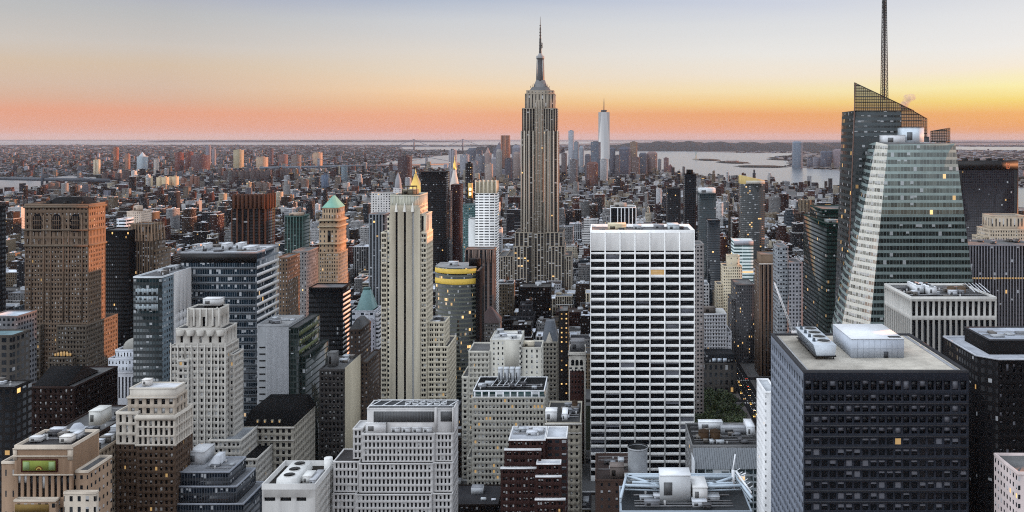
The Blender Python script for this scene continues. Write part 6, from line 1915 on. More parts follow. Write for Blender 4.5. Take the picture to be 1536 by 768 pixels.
slab_group('housing_slab', 'brown housing slab in the cluster below the long dim row', 'housing block', 'brown housing slabs near the white roofs', (.2, .15, .13),
           [(389, 289, 1), (398, 289, .9), (428, 290, 1), (448, 286, 1), (456, 287, 1.1), (80, 288, .9), (72, 292, 1), (110, 291, .8)], 30, 26, 50)

# tapered glass skyscraper with spire
Y = 5600
b = Bld('tapered_skyscraper', 'far tapered glass skyscraper with gleaming triangular facet and spire', 'skyscraper', X(906, Y), Y + 30, short='tapered glass skyscraper')
H = Z(168, Y)
x0, x1 = X(897.5, Y), X(914.5, Y)
yb = Y + (x1 - x0)
cx_, cy_ = (x0 + x1) / 2, (Y + yb) / 2
bs = [(x0, Y, 45), (x1, Y, 45), (x1, yb, 45), (x0, yb, 45)]
r_ = (x1 - x0) / 2
tp = [(cx_, cy_ - r_, H), (cx_ + r_, cy_, H), (cx_, cy_ + r_, H), (cx_ - r_, cy_, H)]
m = b.p('glass_wall')
gst = S(wall=(.3, .33, .36), bay=4, floor=4.5, ww=.9, wh=.75, glass=(.14, .16, .19), mat='curtain_wall', blind=.0, lit=0)
for k in range(4):
    m.ngon([bs[k], bs[(k + 1) % 4], tp[k]], (.3, .33, .36), 'mirror_glass')
    m.ngon([bs[(k + 1) % 4], tp[(k + 1) % 4], tp[k]], (.3, .33, .36), 'mirror_glass')
m.ngon(tp, (.2, .2, .2), 'roofing')
m.box(x0, x1, Y, yb, 0, 45, (.3, .33, .36), 'metal')
m = b.new('crown_ring'); m.cone(cx_, cy_, H, H + 14, 20, 19, (.1, .09, .08), 'metal', 16)
m = b.new('spire'); m.cone(cx_, cy_, H + 13, H + 60, 3.4, 2.4, (.2, .14, .1), 'metal', 8); m.cone(cx_, cy_, H + 60, Z(147, Y), 2.4, .8, (.2, .14, .1), 'metal', 8)
b.hero(x0, x1, Y, yb, H, 260).done()

# ------------------------------------------------------------------ ground, water, hills
def sheet(name, polys, z, col, mat, kind='structure'):
    mb = MB()
    for p in polys:
        mb.ngon([(q[0], q[1], z) for q in p], col, mat)
    o = mb.build(name)
    tag(o, kind=kind)
    return o


wm, n, l, bsd, out = new_mat('water')
p = pos(n)
mpn = n.new('ShaderNodeMapping')
mpn.inputs['Scale'].default_value = (.012, .03, .02)
l.new(p, mpn.inputs[0])
bmp = n.new('ShaderNodeBump')
bmp.inputs['Strength'].default_value = .3
bmp.inputs['Distance'].default_value = 14
l.new(noise(n, l, mpn.outputs[0], 1.0, 8, .7), bmp.inputs['Height'])
l.new(bmp.outputs[0], bsd.inputs['Normal'])
bsd.inputs['Base Color'].default_value = (.07, .09, .105, 1)
bsd.inputs['Roughness'].default_value = .2
bsd.inputs['IOR'].default_value = 1.45

gm, n, l, bsd, out = new_mat('land')
p = pos(n)
f1 = noise(n, l, p, .0016, 5)
f2 = noise(n, l, p, .02, 3)
c_ = ramp(n, l, f1, [(.3, (.045, .05, .05)), (.5, (.075, .07, .068)), (.7, (.1, .085, .08))])
l.new(scale_val(n, l, c_, mth(n, l, 'ADD', f2, .5)), bsd.inputs['Base Color'])
bsd.inputs['Roughness'].default_value = .95

sheet('ground', [[(-78000, -1500), (78000, -1500), (78000, 76000), (-78000, 76000)]], 0, (.1, .1, .1), 'land')
Gp = lambda *a: [G(*q) for q in a]
river_l = Gp((-420, 330), (0, 293), (62, 284), (88, 277), (150, 271.5), (150, 266), (95, 264), (50, 268), (0, 269.5), (-420, 288))[::-1]
bay_c = Gp((560, 249), (600, 252.5), (660, 253), (700, 246), (760, 240), (790, 232), (700, 230.5), (660, 234), (600, 240), (575, 245))[::-1]
hudson = Gp((940, 250), (1000, 256), (1060, 264), (1130, 272), (1200, 279), (1290, 289), (1400, 300), (1540, 312), (1800, 340), (1800, 292), (1540, 283), (1400, 272), (1290, 258), (1200, 252), (1175, 250),
            (1185, 246), (1180, 240), (1150, 236.5), (1190, 233.5), (1190, 229.5), (1130, 230), (1060, 228), (1000, 226.5), (940, 226), (840, 226), (780, 230), (780, 243), (860, 250))[::-1]
kill_r = Gp((1380, 224.5), (1540, 226), (1800, 228), (1800, 222), (1540, 220.5), (1430, 220))[::-1]
strait = Gp((1060, 222.6), (1150, 222.3), (1260, 224), (1260, 221.4), (1150, 220.6), (1060, 221))[::-1]
ocean = [(-76000, 30000), (-5200, 27500), (-2800, 24000), (-1500, 30000), (3000, 46000), (-76000, 60000)]
narrows = Gp((600, 224.5), (660, 225), (720, 226), (790, 226), (790, 219), (720, 219), (640, 218.6), (600, 220))[::-1]
sheet('water', [river_l, bay_c, hudson, kill_r, strait, ocean, narrows], .7, (.05, .07, .08), 'water')


def island(name, px0, px1, r0, r1, col=(.05, .06, .045)):
    c = G((px0 + px1) / 2, (r0 + r1) / 2)
    w2 = (X(px1, c[1]) - X(px0, c[1])) / 2
    yd = abs(G(0, r0)[1] - G(0, r1)[1]) / 2
    rg = random.Random(int(px0))
    pts = []
    for k in range(22):
        a = 2 * math.pi * k / 22
        rr = rg.uniform(.8, 1.05)
        pts.append((c[0] + w2 * rr * math.cos(a), c[1] + yd * rr * math.sin(a), 2))
    mb = MB()
    mb.ngon(pts, col, 'ground_cover')
    for k in range(22):
        a_, c2 = pts[k], pts[(k + 1) % 22]
        mb.quads([[(a_[0], a_[1], .5), (c2[0], c2[1], .5), c2, a_]], (.2, .18, .16), 'ground_cover')
    tag(mb.build(name), kind='structure')
    return c
isl1 = island('island', 1038, 1083, 238, 241.5)
isl2 = island('island', 1074, 1123, 241.5, 245.8)
island('island', 1098, 1186, 248, 252)
island('island', 1150, 1195, 238, 241)

# green statue with a raised torch
o = bpy.data.objects.new('torch_statue', None); C.objects.link(o)
sx_, sy_ = X(1044, isl1[1]), isl1[1]
o.location = (sx_, sy_, 2)
tag(o, 'tiny far statue raising a torch on a stone pedestal on its island', 'statue')
m = MB(); m.frustum(-30, 30, -30, 30, 0, -26, 26, -26, 26, 10, (.3, .27, .22)); m.frustum(-10, 10, -10, 10, 10, -6.5, 6.5, -6.5, 6.5, 47, (.4, .35, .28)); m.build('pedestal', o)
m = MB()
for z0, z1, ra, rb_ in ((47, 62, 6.2, 5.4), (62, 74, 5.4, 4.4), (74, 80, 4.4, 3.4), (80, 82, 3.4, 1.6), (82, 87, 2.2, 2.0), (87, 89, 2.4, .6)):
    m.cone(0, 0, z0, z1, ra, rb_, (.16, .28, .24), 'metal', 10)
m.bar((-3, 0, 78), (-5.4, 0, 90), 1.8, (.16, .28, .24)); m.cone(-5.4, 0, 89.5, 92, .8, 1.6, (.16, .28, .24), 'metal', 8)
m.bar((3, -1, 76), (4.6, -3, 70), 2.2, (.16, .28, .24))
for k in range(5): m.bar((0, 0, 87.5), (3.6 * math.cos(.4 + k * .58), 0, 88 + 2.6 * math.sin(.4 + k * .58)), .5, (.16, .28, .24))
m.build('figure', o)
m = MB(); m.cone(-5.4, 0, 92, 94.5, 1.3, .1, (.75, .5, .14), 'gold', 8); m.build('torch_flame', o)
# domed hall on the second island
b = Bld('island_hall', 'low domed hall on the middle island in the bay', 'hall', isl2[0], isl2[1])
b.tier('wall', isl2[0] - 70, isl2[0] + 60, isl2[1] - 30, isl2[1] + 20, 1.8, 18, S(wall=(.3, .2, .17), bay=8, floor=8), par=0)
for s_ in (-45, 40): b.new('turret').cone(isl2[0] + s_, isl2[1], 18, 34, 6, 1, (.3, .32, .3), 'metal', 8)
b.done()


def ridge(name, pts, depth, col, seed):
    """pts: (px,row of crest) at distance; a rolling hill mesh with real depth"""
    Y0 = pts[0][2]
    rg = random.Random(seed)
    nx = 90
    xs = np.linspace(X(pts[0][0], Y0), X(pts[-1][0], Y0), nx)
    hz = np.interp(xs, [X(p[0], Y0) for p in pts], [max(2, Z(p[1], Y0 + depth / 2)) for p in pts])
    hz = hz * (1 + .1 * np.sin(np.arange(nx) * .7 + seed) + .06 * np.sin(np.arange(nx) * 1.9))
    ny = 9
    mb = MB()
    prof = np.sin(np.linspace(0, math.pi, ny)) ** .8
    P = [[(xs[i], Y0 + depth * j / (ny - 1), hz[i] * prof[j]) for i in range(nx)] for j in range(ny)]
    Q = [[P[j][i], P[j][i + 1], P[j + 1][i + 1], P[j + 1][i]] for j in range(ny - 1) for i in range(nx - 1)]
    mb.quads(Q, col, 'ground_cover')
    tag(mb.build(name), kind='structure')
ridge('hills', [(900, 219, 15500), (950, 215, 15500), (985, 213, 15500), (1040, 212.6, 15500), (1100, 213.6, 15500), (1180, 214.4, 15500), (1280, 215, 15500), (1400, 216.5, 15500)], 4500, (.07, .08, .08), 1)
ridge('hills', [(180, 215, 40000), (215, 210.7, 40000), (400, 210.4, 40000), (600, 210.6, 40000), (700, 214, 40000)], 5000, (.06, .07, .08), 2)
ridge('hills', [(1200, 214, 34000), (1300, 212.6, 34000), (1450, 212.3, 34000), (1650, 212.6, 34000)], 5000, (.07, .07, .08), 3)
ridge('hills', [(700, 221, 13500), (735, 218.5, 13500), (760, 217.5, 13500), (800, 218.5, 13500), (840, 222, 13500)], 2000, (.06, .07, .075), 4)


def bridge(name, label, T1, T2, zt, zd, ext, w_, col, tw):
    o = bpy.data.objects.new(name, None); C.objects.link(o)
    a, c = Vector((T1[0], T1[1], 0)), Vector((T2[0], T2[1], 0))
    o.location = a
    tag(o, label, 'bridge')
    d = (c - a).normalized()
    sd = Vector((-d.y, d.x, 0))
    up = Vector((0, 0, 1))
    for t in (a, c):
        m = MB()
        for s_ in (-1, 1):
            m.bar(t + sd * s_ * w_ / 2, t + sd * s_ * w_ / 2 * .85 + up * zt, tw, col)
        for f in (.35, .55, .75, .98):
            m.bar(t - sd * w_ / 2 + up * zt * f, t + sd * w_ / 2 + up * zt * f, tw * .7, col)
        m.build('bridge_tower', o, a)
    m = MB()
    p0, p1 = a - d * ext, c + d * ext
    m.bar(p0 + up * zd, p1 + up * zd, max(w_ * .55, 6), col)
    m.build('deck', o, a)
    m = MB()
    L_ = (c - a).length
    for s_ in (-1, 1):
        prev = None
        for k in range(25):
            f = k / 24
            zc = zd + 3 + (zt - zd - 3) * (2 * f - 1) ** 2
            q = a + d * L_ * f + sd * s_ * w_ / 2 + up * zc
            if prev is not None: m.bar(prev, q, tw * .22, col)
            prev = q
        m.bar(a + sd * s_ * w_ / 2 + up * zt, a - d * ext * .8 + sd * s_ * w_ / 2 + up * zd, tw * .22, col)
        m.bar(c + sd * s_ * w_ / 2 + up * zt, c + d * ext * .8 + sd * s_ * w_ / 2 + up * zd, tw * .22, col)
    m.build('cable', o, a)
bridge('suspension_bridge', 'steel suspension bridge crossing the east river at far left', (X(-75, 4700), 4700), (X(67, 4500), 4500), 102, 42, 420, 30, (.14, .17, .21), 9)
bridge('suspension_bridge', 'far suspension bridge with arched tower among the borough roofs', (X(478, 6500), 6500), (X(640, 7000), 7000), 98, 38, 420, 28, (.2, .24, .29), 9)
bridge('suspension_bridge', 'faint long suspension bridge on the horizon left of the downtown towers', (X(621, 17000), 17000), (X(694, 16800), 16800), 211, 68, 500, 30, (.2, .22, .27), 16)

# small boat on the river
o = bpy.data.objects.new('river_boat', None); C.objects.link(o)
g = G(1212, 274); o.location = (g[0], g[1], .7)
tag(o, 'tiny dark boat on the wide grey river at right', 'boat')
m = MB(); m.frustum(-13, 9, -3, 3, 0, -14, 14, -4, 4, 3.4, (.06, .06, .07), 'metal'); m.build('hull', o)
m = MB(); m.box(-9, 3, -2.6, 2.6, 3.42, 7, (.5, .5, .5), 'metal'); m.build('cabin', o)

# ------------------------------------------------------------------ streets of the near grid
AVES = [-1500, -1290, -1080, -880, -690, -560, -430, -300, -165, 150, 420, 700, 980, 1260, 1500]
STREET0, PITCH = 626, 80
blocks = []
pv = MB()
for j in range(-4, 27):
    y0, y1 = STREET0 + PITCH * j + 8, STREET0 + PITCH * (j + 1) - 8
    for i in range(len(AVES) - 1):
        x0, x1 = AVES[i] + 14, AVES[i + 1] - 14
        if PX(x1, y1) < -120 and PX(x1, y0) < -120 or PX(x0, y1) > 1660 and PX(x0, y0) > 1660:
            continue
        if x1 > 1180 + (y0 - 2000) * -.02: continue
        blocks.append((x0, x1, y0, y1))
        pv.box(x0, x1, y0, y1, .02, .15, (.2, .2, .2), 'ground_cover', bottom=False)
tag(pv.build('pavement'), kind='structure')
rd = MB()
for a in AVES[5:13]:
    rd.quads([[(a - 10, 300, .012), (a + 10, 300, .012), (a + 10, 2780, .012), (a - 10, 2780, .012)]], (.05, .05, .053), 'ground_cover')
for j in range(-3, 27):
    yy = STREET0 + PITCH * j
    rd.quads([[(-1500, yy - 5, .008), (1300, yy - 5, .008), (1300, yy + 5, .008), (-1500, yy + 5, .008)]], (.05, .05, .053), 'ground_cover')
tag(rd.build('road'), kind='structure')
lm = MB()
for k in range(70):
    for dx in (-5, 0, 5):
        yy = 640 + k * 9
        lm.quads([[(150 + dx - .12, yy, .02), (150 + dx + .12, yy, .02), (150 + dx + .12, yy + 4, .02), (150 + dx - .12, yy + 4, .02)]], (.6, .6, .58), 'ground_cover')
for j in range(0, 9):
    for k in range(8):
        yy = STREET0 + PITCH * j - 8
        lm.quads([[(141.5 + k * 2.3, yy, .02), (142.4 + k * 2.3, yy, .02), (142.4 + k * 2.3, yy + 3, .02), (141.5 + k * 2.3, yy + 3, .02)]], (.6, .6, .58), 'ground_cover')
tag(lm.build('road_marking'), kind='structure')

# cars on the avenue
def make_car(col):
    o = bpy.data.objects.new('car', None); C.objects.link(o)
    m = MB()
    m.frustum(-.92, .92, -2.3, 2.3, .35, -.9, .9, -2.28, 2.28, .62, col, 'metal')
    m.frustum(-.9, .9, -2.28, 2.28, .621, -.82, .82, -2.15, 2.2, .95, col, 'metal')
    m.frustum(-.78, .78, -1.3, 1.6, .951, -.6, .6, -.7, 1.0, 1.45, col, 'metal')
    m.build('body', o)
    m = MB()
    m.frustum(-.8, .8, -1.33, 1.63, .99, -.63, .63, -.74, 1.04, 1.38, (.01, .01, .012), 'glass', cap=False)
    m.build('car_window', o)
    for sx2 in (-.9, .9):
        for yy in (-1.45, 1.45):
            m = MB()
            for k in range(10):
                a0, a1 = 2 * math.pi * k / 10, 2 * math.pi * (k + 1) / 10
                r_ = .34
                e = .1 * (1 if sx2 > 0 else -1)
                m.quads([[(sx2 - .1, yy + r_ * math.cos(a0), .34 + r_ * math.sin(a0)), (sx2 + .1, yy + r_ * math.cos(a0), .34 + r_ * math.sin(a0)), (sx2 + .1, yy + r_ * math.cos(a1), .34 + r_ * math.sin(a1)), (sx2 - .1, yy + r_ * math.cos(a1), .34 + r_ * math.sin(a1))]], (.02, .02, .02))
                m.ngon([(sx2 + e, yy, .34), (sx2 + e, yy + r_ * math.cos(a0), .34 + r_ * math.sin(a0)), (sx2 + e, yy + r_ * math.cos(a1), .34 + r_ * math.sin(a1))], (.02, .02, .02))
            m.build('wheel', o)
    for sx2 in (-.65, .65):
        m = MB(); m.box(sx2 - .2, sx2 + .2, -2.36, -2.3, .6, .85, (1, .8, .5), 'lamp_warm'); m.build('headlight', o)
        m = MB(); m.box(sx2 - .18, sx2 + .18, 2.24, 2.32, .6, .82, (1, .1, .05), 'lamp_red'); m.build('taillight', o)
    return o
def copy_tree(o):
    c = o.copy(); C.objects.link(c)
    for ch in list(o.children):
        d = ch.copy(); C.objects.link(d); d.parent = c
    return c
protos = [make_car(c) for c in ((.6, .38, .03), (.05, .05, .06), (.55, .55, .56))]
labs = ['yellow taxi with lights on, driving along the dim avenue beside the park', 'dark car with lights on in the avenue beside the park', 'pale car with lights on in the avenue beside the park']
rg = random.Random(5)
used = [False] * 3
yy = 765
for k in range(34):
    yy += rg.uniform(4, 13)
    t = rg.choice((0, 0, 1, 1, 2))
    c = copy_tree(protos[t]) if used[t] else protos[t]
    used[t] = True
    lane = rg.choice((-7, -3.4, 0, 3.4, 7))
    c.location = (150 + lane + rg.uniform(-.3, .3), yy, .02)
    c.rotation_euler = (0, 0, math.pi if lane > 0 and k % 3 else 0)
    tag(c, labs[t], 'car', 'cars on the avenue beside the park')

# ------------------------------------------------------------------ park trees
lf, n, l, bsd, out = new_mat('leaves')
col = attr(n, 'col').outputs['Vector']
oi = n.new('ShaderNodeObjectInfo')
l.new(scale_val(n, l, col, mth(n, l, 'ADD', mth(n, l, 'MULTIPLY', oi.outputs['Random'], .5), .75)), bsd.inputs['Base Color'])
bsd.inputs['Roughness'].default_value = .7
def make_tree(seed):
    rg = random.Random(seed)
    o = bpy.data.objects.new('park_tree', None); C.objects.link(o)
    m = MB()
    m.cone(0, 0, 0, 5, .45, .32, (.06, .045, .035), 'masonry', 7, False); m.cone(0, 0, 5, 11, .32, .15, (.06, .045, .035), 'masonry', 7, False)
    lim = []
    for k in range(7):
        a = 2 * math.pi * k / 7 + rg.uniform(-.3, .3)
        q = (rg.uniform(2.6, 4.6) * math.cos(a), rg.uniform(2.6, 4.6) * math.sin(a), rg.uniform(8, 14))
        m.bar((0, 0, rg.uniform(4, 7)), q, .22, (.06, .045, .035), 'masonry'); lim.append(q)
    m.build('trunk', o)
    m = MB()
    clumps = [(q[0], q[1], q[2], rg.uniform(1.6, 2.6)) for q in lim] + [(rg.gauss(0, 2.2), rg.gauss(0, 2.2), rg.uniform(9, 16), rg.uniform(1.5, 2.6)) for _ in range(13)]
    Q, A = [], []
    for cx_, cy_, cz_, r_ in clumps:
        base = rg.uniform(.6, 1.35)
        for _ in range(46):
            v = Vector((rg.gauss(0, 1), rg.gauss(0, 1), rg.gauss(0, 1))).normalized() * r_ * rg.uniform(.55, 1.05)
            c = Vector((cx_, cy_, cz_)) + v
            t1 = Vector((rg.gauss(0, 1), rg.gauss(0, 1), rg.gauss(0, .6))).normalized()
            t2 = t1.cross(Vector((rg.gauss(0, 1), rg.gauss(0, 1), rg.gauss(0, 1)))).normalized()
            s_ = rg.uniform(.3, .62)
            m.quads([[tuple(c - t1 * s_ - t2 * s_ * .7), tuple(c + t1 * s_ - t2 * s_ * .7), tuple(c + t1 * s_ + t2 * s_ * .7), tuple(c - t1 * s_ + t2 * s_ * .7)]],
                    (.04 * base, .06 * base, .02 * base), 'leaves')
    m.build('crown', o)
    return o
tp_ = [make_tree(k) for k in range(3)]
k = 0
rg = random.Random(3)
for yy in np.arange(738, 842, 8.6):
    for xx in np.arange(62, 126, 8.4):
        if PX(xx, yy) < 1036: continue
        o = tp_[k] if k < 3 else copy_tree(tp_[k % 3])
        o.location = (xx + rg.uniform(-2, 2), yy + rg.uniform(-2, 2), .15)
        o.rotation_euler = (0, 0, rg.uniform(0, 6.28))
        s_ = rg.uniform(.85, 1.2)
        o.scale = (s_, s_, s_ * rg.uniform(.9, 1.1))
        tag(o, 'leafy dark green tree in the dense park grove beside the avenue', 'tree', 'trees of the park grove')
        k += 1
sheet('park_lawn', [[(-60, 730), (125, 730), (125, 850), (-60, 850)]], .17, (.04, .055, .02), 'ground_cover')

# ------------------------------------------------------------------ city blocks: painted into a coarse visibility buffer, the most visible become things
PAL = [('red brick', (.19, .08, .06), 5), ('brown brick', (.13, .085, .06), 6), ('tan', (.33, .26, .18), 5), ('cream', (.46, .41, .32), 4), ('grey stone', (.3, .3, .3), 6),
       ('dark grey', (.1, .1, .11), 5), ('white', (.58, .58, .58), 3), ('dark brown', (.08, .055, .045), 6), ('pale grey', (.42, .43, .45), 4), ('blue glass', (.1, .13, .16), 1)]
PW = [p[2] for p in PAL]
ROOFS = [((.25, .27, .3), 4), ((.09, .09, .1), 7), ((.42, .45, .5), 3), ((.16, .155, .15), 5), ((.6, .64, .7), 2), ((.14, .115, .105), 3)]
rg = random.Random(21)
lots = []
PSEUDO = [dict(px=(1096, 1136), y=1150, v=640), dict(px=(1040, 1136), y=735, v=634)]
PARK = (-80, 128, 700, 880)


def overlaps(a, r, mrg):
    return a[0] < r[1] + mrg and a[1] > r[0] - mrg and a[2] < r[3] + mrg and a[3] > r[2] - mrg


def add_lot(x0, x1, y0, y1, H):
    pa, pb = min(PX(x0, y0), PX(x0, y1)), max(PX(x1, y0), PX(x1, y1))
    if pb < -40 or pa > 1580 or ROW(H, y1) > 800: return
    if overlaps((x0, x1, y0, y1), PARK, 0): return
    for h in HEROES:
        if overlaps((x0, x1, y0, y1), h['r'], 1.0): return
    for h in HEROES + PSEUDO:
        if y0 < h['y'] and pa < h['px'][1] - .5 and pb > h['px'][0] + .5:
            H = min(H, CAMZ - (h['v'] - EY) * y1 / F - rg.uniform(4, 9))
    if H < 9: return
    lots.append(dict(r=(x0, x1, y0, y1), H=H, px=(pa, pb)))


for (bx0, bx1, by0, by1) in blocks:
    ym = (by0 + by1) / 2
    if ym < 280: continue
    for half in (0, 1):
        y0, y1 = (by0 + 2.5, ym - .4) if half == 0 else (ym + .4, by1 - 2.5)
        x = bx0 + 3
        while x < bx1 - 9:
            wd = min(rg.choice((8, 12, 16, 20, 24, 30, 38)), bx1 - 3 - x)
            if wd < 7: break
            Yc = y0
            if Yc < 1000: H = rg.uniform(34, 72) if rg.random() > .2 else rg.uniform(16, 34)
            elif Yc < 1700: H = rg.uniform(22, 56) if rg.random() > .12 else rg.uniform(60, 105)
            else: H = rg.uniform(15, 42) if rg.random() > .13 else rg.uniform(46, 92)
            if wd < 13: H *= .6
            add_lot(x, x + wd - .5, y0, y1, H)
            x += wd
# far Manhattan beyond the drawn streets
for _ in range(5200):
    row = 205 + 10 ** rg.uniform(math.log10(48), math.log10(128))
    px = rg.uniform(-30, 1560)
    gx, gy = G(px, row)
    if gy < 2740: continue
    shore_r = 1235 + (4290 - gy) * .12 if gy < 4400 else 1235 - (gy - 4290) * .36
    if gx > shore_r - 40 or gy > 6700: continue
    if px < 155 and row < 292 - px * .13 and row > 262: continue
    if px < 150 and row < 262: continue
    gx, gy = round(gx / 14) * 14, round(gy / 26) * 26
    wd, dp = rg.uniform(9, 30), rg.uniform(12, 24)
    H = rg.uniform(11, 26) if rg.random() > .08 else rg.uniform(34, 74)
    add_lot(gx, gx + wd, gy, gy + dp, H)
lots.sort(key=lambda q: -q['r'][2])
# drop overlapping far lots
grid, keep = set(), []
for q in lots:
    if q['r'][2] > 2740:
        kx, ky = round(q['r'][0] / 28), round(q['r'][2] / 26)
        if (kx, ky) in grid: continue
        grid.add((kx, ky))
    keep.append(q)
lots = keep
buf = np.full((384, 768), -1, int)
allb = [(q['r'], q['H'], i) for i, q in enumerate(lots)] + [(h['r'], h['H'], -2) for h in HEROES]
allb.sort(key=lambda t: -t[0][2])
for r_, H, i in allb:
    pa, pb = min(PX(r_[0], r_[2]), PX(r_[0], r_[3])), max(PX(r_[1], r_[2]), PX(r_[1], r_[3]))
    ra, rb_ = min(ROW(H, r_[2]), ROW(H, r_[3])), ROW(0, r_[2])
    buf[max(0, int(ra / 2)):max(0, int(rb_ / 2)), max(0, int(pa / 2)):max(0, int(math.ceil(pb / 2)))] = i
cnt = np.bincount(buf[buf >= 0].ravel(), minlength=len(lots))
for i, q in enumerate(lots):
    q['n'] = int(cnt[i])
    q['i'] = i
    q['pal'] = rg.choices(range(len(PAL)), PW)[0]
    q['roof'] = rg.choices([r_[0] for r_ in ROOFS], [r_[1] for r_ in ROOFS])[0]
order = sorted(range(len(lots)), key=lambda i: -lots[i]['n'])
single = [i for i in order if lots[i]['n'] >= 10][:285]
sset = set(single)
print('lots', len(lots), 'visible', int((cnt > 0).sum()), 'single', len(single), 'min px', lots[single[-1]]['n'])


def lot_style(q):
    nm, col, _ = PAL[q['pal']]
    j = random.Random(q['i'])
    k = j.uniform(.62, 1.12)
    col = tuple(c * k for c in col)
    if nm == 'blue glass':
        return S(wall=col, bay=2, floor=3.8, ww=.85, wh=.6, glass=(.015, .025, .032), mat='curtain_wall', blind=.1)
    kind = j.random()
    if kind < .7: return S(wall=col, bay=j.uniform(2.2, 3.4), floor=j.uniform(3.3, 4), ww=j.uniform(.38, .6), wh=j.uniform(.45, .6), blind=.3, lit=.006)
    if kind < .85: return S(wall=col, bay=j.uniform(3, 4.5), floor=3.7, ww=.62, wh=.6, span=tuple(c * .4 for c in col), blind=.1, lit=.006)
    return S(wall=col, bay=20, floor=3.6, ww=.96, wh=.45, blind=.2, lit=.005)


def fill_mesh(mb, q, rich, off=(0, 0)):
    x0, x1, y0, y1 = q['r']
    H = q['H']
    st = lot_style(q)
    j = random.Random(q['i'] + 999)
    tiers = [(x0, x1, y0, y1, .1, H)]
    if rich and H > 32 and x1 - x0 > 14 and j.random() < .45:
        h1 = H * j.uniform(.7, .86)
        e = j.uniform(1.5, 4)
        tiers = [(x0, x1, y0, y1, .1, h1), (x0 + e, x1 - e * j.uniform(.2, 1), y0 + e, y1 - e, h1, H)]
    blank = tuple(c * .9 for c in st['wall'])
    for k, (a, c, d, e, z0, z1) in enumerate(tiers):
        for P0, t, ln in (((a, d), (1, 0), c - a), ((c, d), (0, 1), e - d), ((c, e), (-1, 0), c - a), ((a, e), (0, -1), e - d)):
            if t[0] == 0 and j.random() < .35:
                mb.quads([[(P0[0], P0[1], z0), (P0[0] + t[0] * ln, P0[1] + t[1] * ln, z0), (P0[0] + t[0] * ln, P0[1] + t[1] * ln, z1), (P0[0], P0[1], z1)]], blank)
            else:
                mb.wall(P0, t, ln, z0, z1, st)
        p_ = .9
        o_ = [(a, d), (c, d), (c, e), (a, e)]
        i_ = [(a + .4, d + .4), (c - .4, d + .4), (c - .4, e - .4), (a + .4, e - .4)]
        Q = []
        for u in range(4):
            v = (u + 1) % 4
            Q.append([o_[u] + (z1,), o_[v] + (z1,), o_[v] + (z1 + p_,), o_[u] + (z1 + p_,)])
            Q.append([o_[u] + (z1 + p_,), o_[v] + (z1 + p_,), i_[v] + (z1 + p_,), i_[u] + (z1 + p_,)])
            Q.append([i_[u] + (z1 + p_,), i_[v] + (z1 + p_,), i_[v] + (z1 + .05,), i_[u] + (z1 + .05,)])
        cap = st['wall'] if j.random() < .6 else (.45, .45, .45)
        mb.quads(Q, cap)
        mb.quads([[w_ + (z1 + .05,) for w_ in i_]], q['roof'], 'roofing')
    return tiers[-1], j


HE = [h for h in HEROES if h.get('short') and h['short'] != 'far tower']
info = []
for i in single:
    q = lots[i]
    ys, xs = np.nonzero(buf == i)
    cx_, cyv = xs.mean() * 2, ys.mean() * 2
    best = None
    for h in HE:
        hx = (h['px'][0] + h['px'][1]) / 2
        top = ROW(h['H'], h['y']); bot = min(h['v'], 768)
        dx = max(h['px'][0] - cx_, 0, cx_ - h['px'][1]); dy = max(top - cyv, 0, cyv - bot)
        d = math.hypot(dx, dy * 1.2)
        if best is None or d < best[0]:
            rel = 'left of' if cx_ < h['px'][0] else ('right of' if cx_ > h['px'][1] else ('behind' if q['r'][2] > h['y'] else 'below'))
            if dx < dy: rel = 'behind' if q['r'][2] > h['y'] else 'below'
            best = (d, rel, h['short'])
    w_ = q['r'][1] - q['r'][0]
    size = ('slim ' if w_ < 13 else 'wide ' if w_ > 28 else '') + ('low' if q['H'] < 22 else 'tall' if q['H'] > 55 else 'mid-height')
    info.append(dict(i=i, d=best[0], rel=best[1], short=best[2], size=size))

tank_obj = None
ordn = ['nearest', 'second nearest', 'third nearest', 'fourth nearest', 'fifth nearest', 'sixth nearest', 'seventh nearest', 'eighth nearest', 'ninth nearest']
feats = {}
keys = {}
for f in info:
    q = lots[f['i']]
    j = random.Random(q['i'] + 5)
    f['tank'] = j.random() < .42 and q['H'] > 18 and q['r'][1] - q['r'][0] > 10
    rn = 'silver roof' if q['roof'][0] > .4 else 'black roof' if q['roof'][0] < .12 else 'grey roof'
    f['feat'] = ('water tank' if f['tank'] else rn)
    f['col'] = PAL[q['pal']][0]
    f['typ'] = 'house' if q['H'] < 17 and q['r'][1] - q['r'][0] < 18 else ('apartment block' if q['pal'] in (0, 1, 7) else 'office block' if q['H'] > 40 else 'loft building')
    keys.setdefault((f['size'], f['col'], f['feat'], f['rel'], f['short'], f['typ']), []).append(f)
for kk, fs in keys.items():
    fs.sort(key=lambda f: f['d'])
    for n_, f in enumerate(fs):
        lead = f"{f['size']} {f['col']} {f['typ']} with {f['feat']}"
        f['label'] = f"{lead}, {f['rel']} the {f['short']}" if len(fs) == 1 else f"{lead}, {ordn[min(n_, 8)]} {f['rel']} the {f['short']}"
        if len(f['label'].split()) > 16: f['label'] = f['label'].replace(' with ' + f['feat'], '') if len(fs) == 1 else f['label'].replace(' the ', ' ')
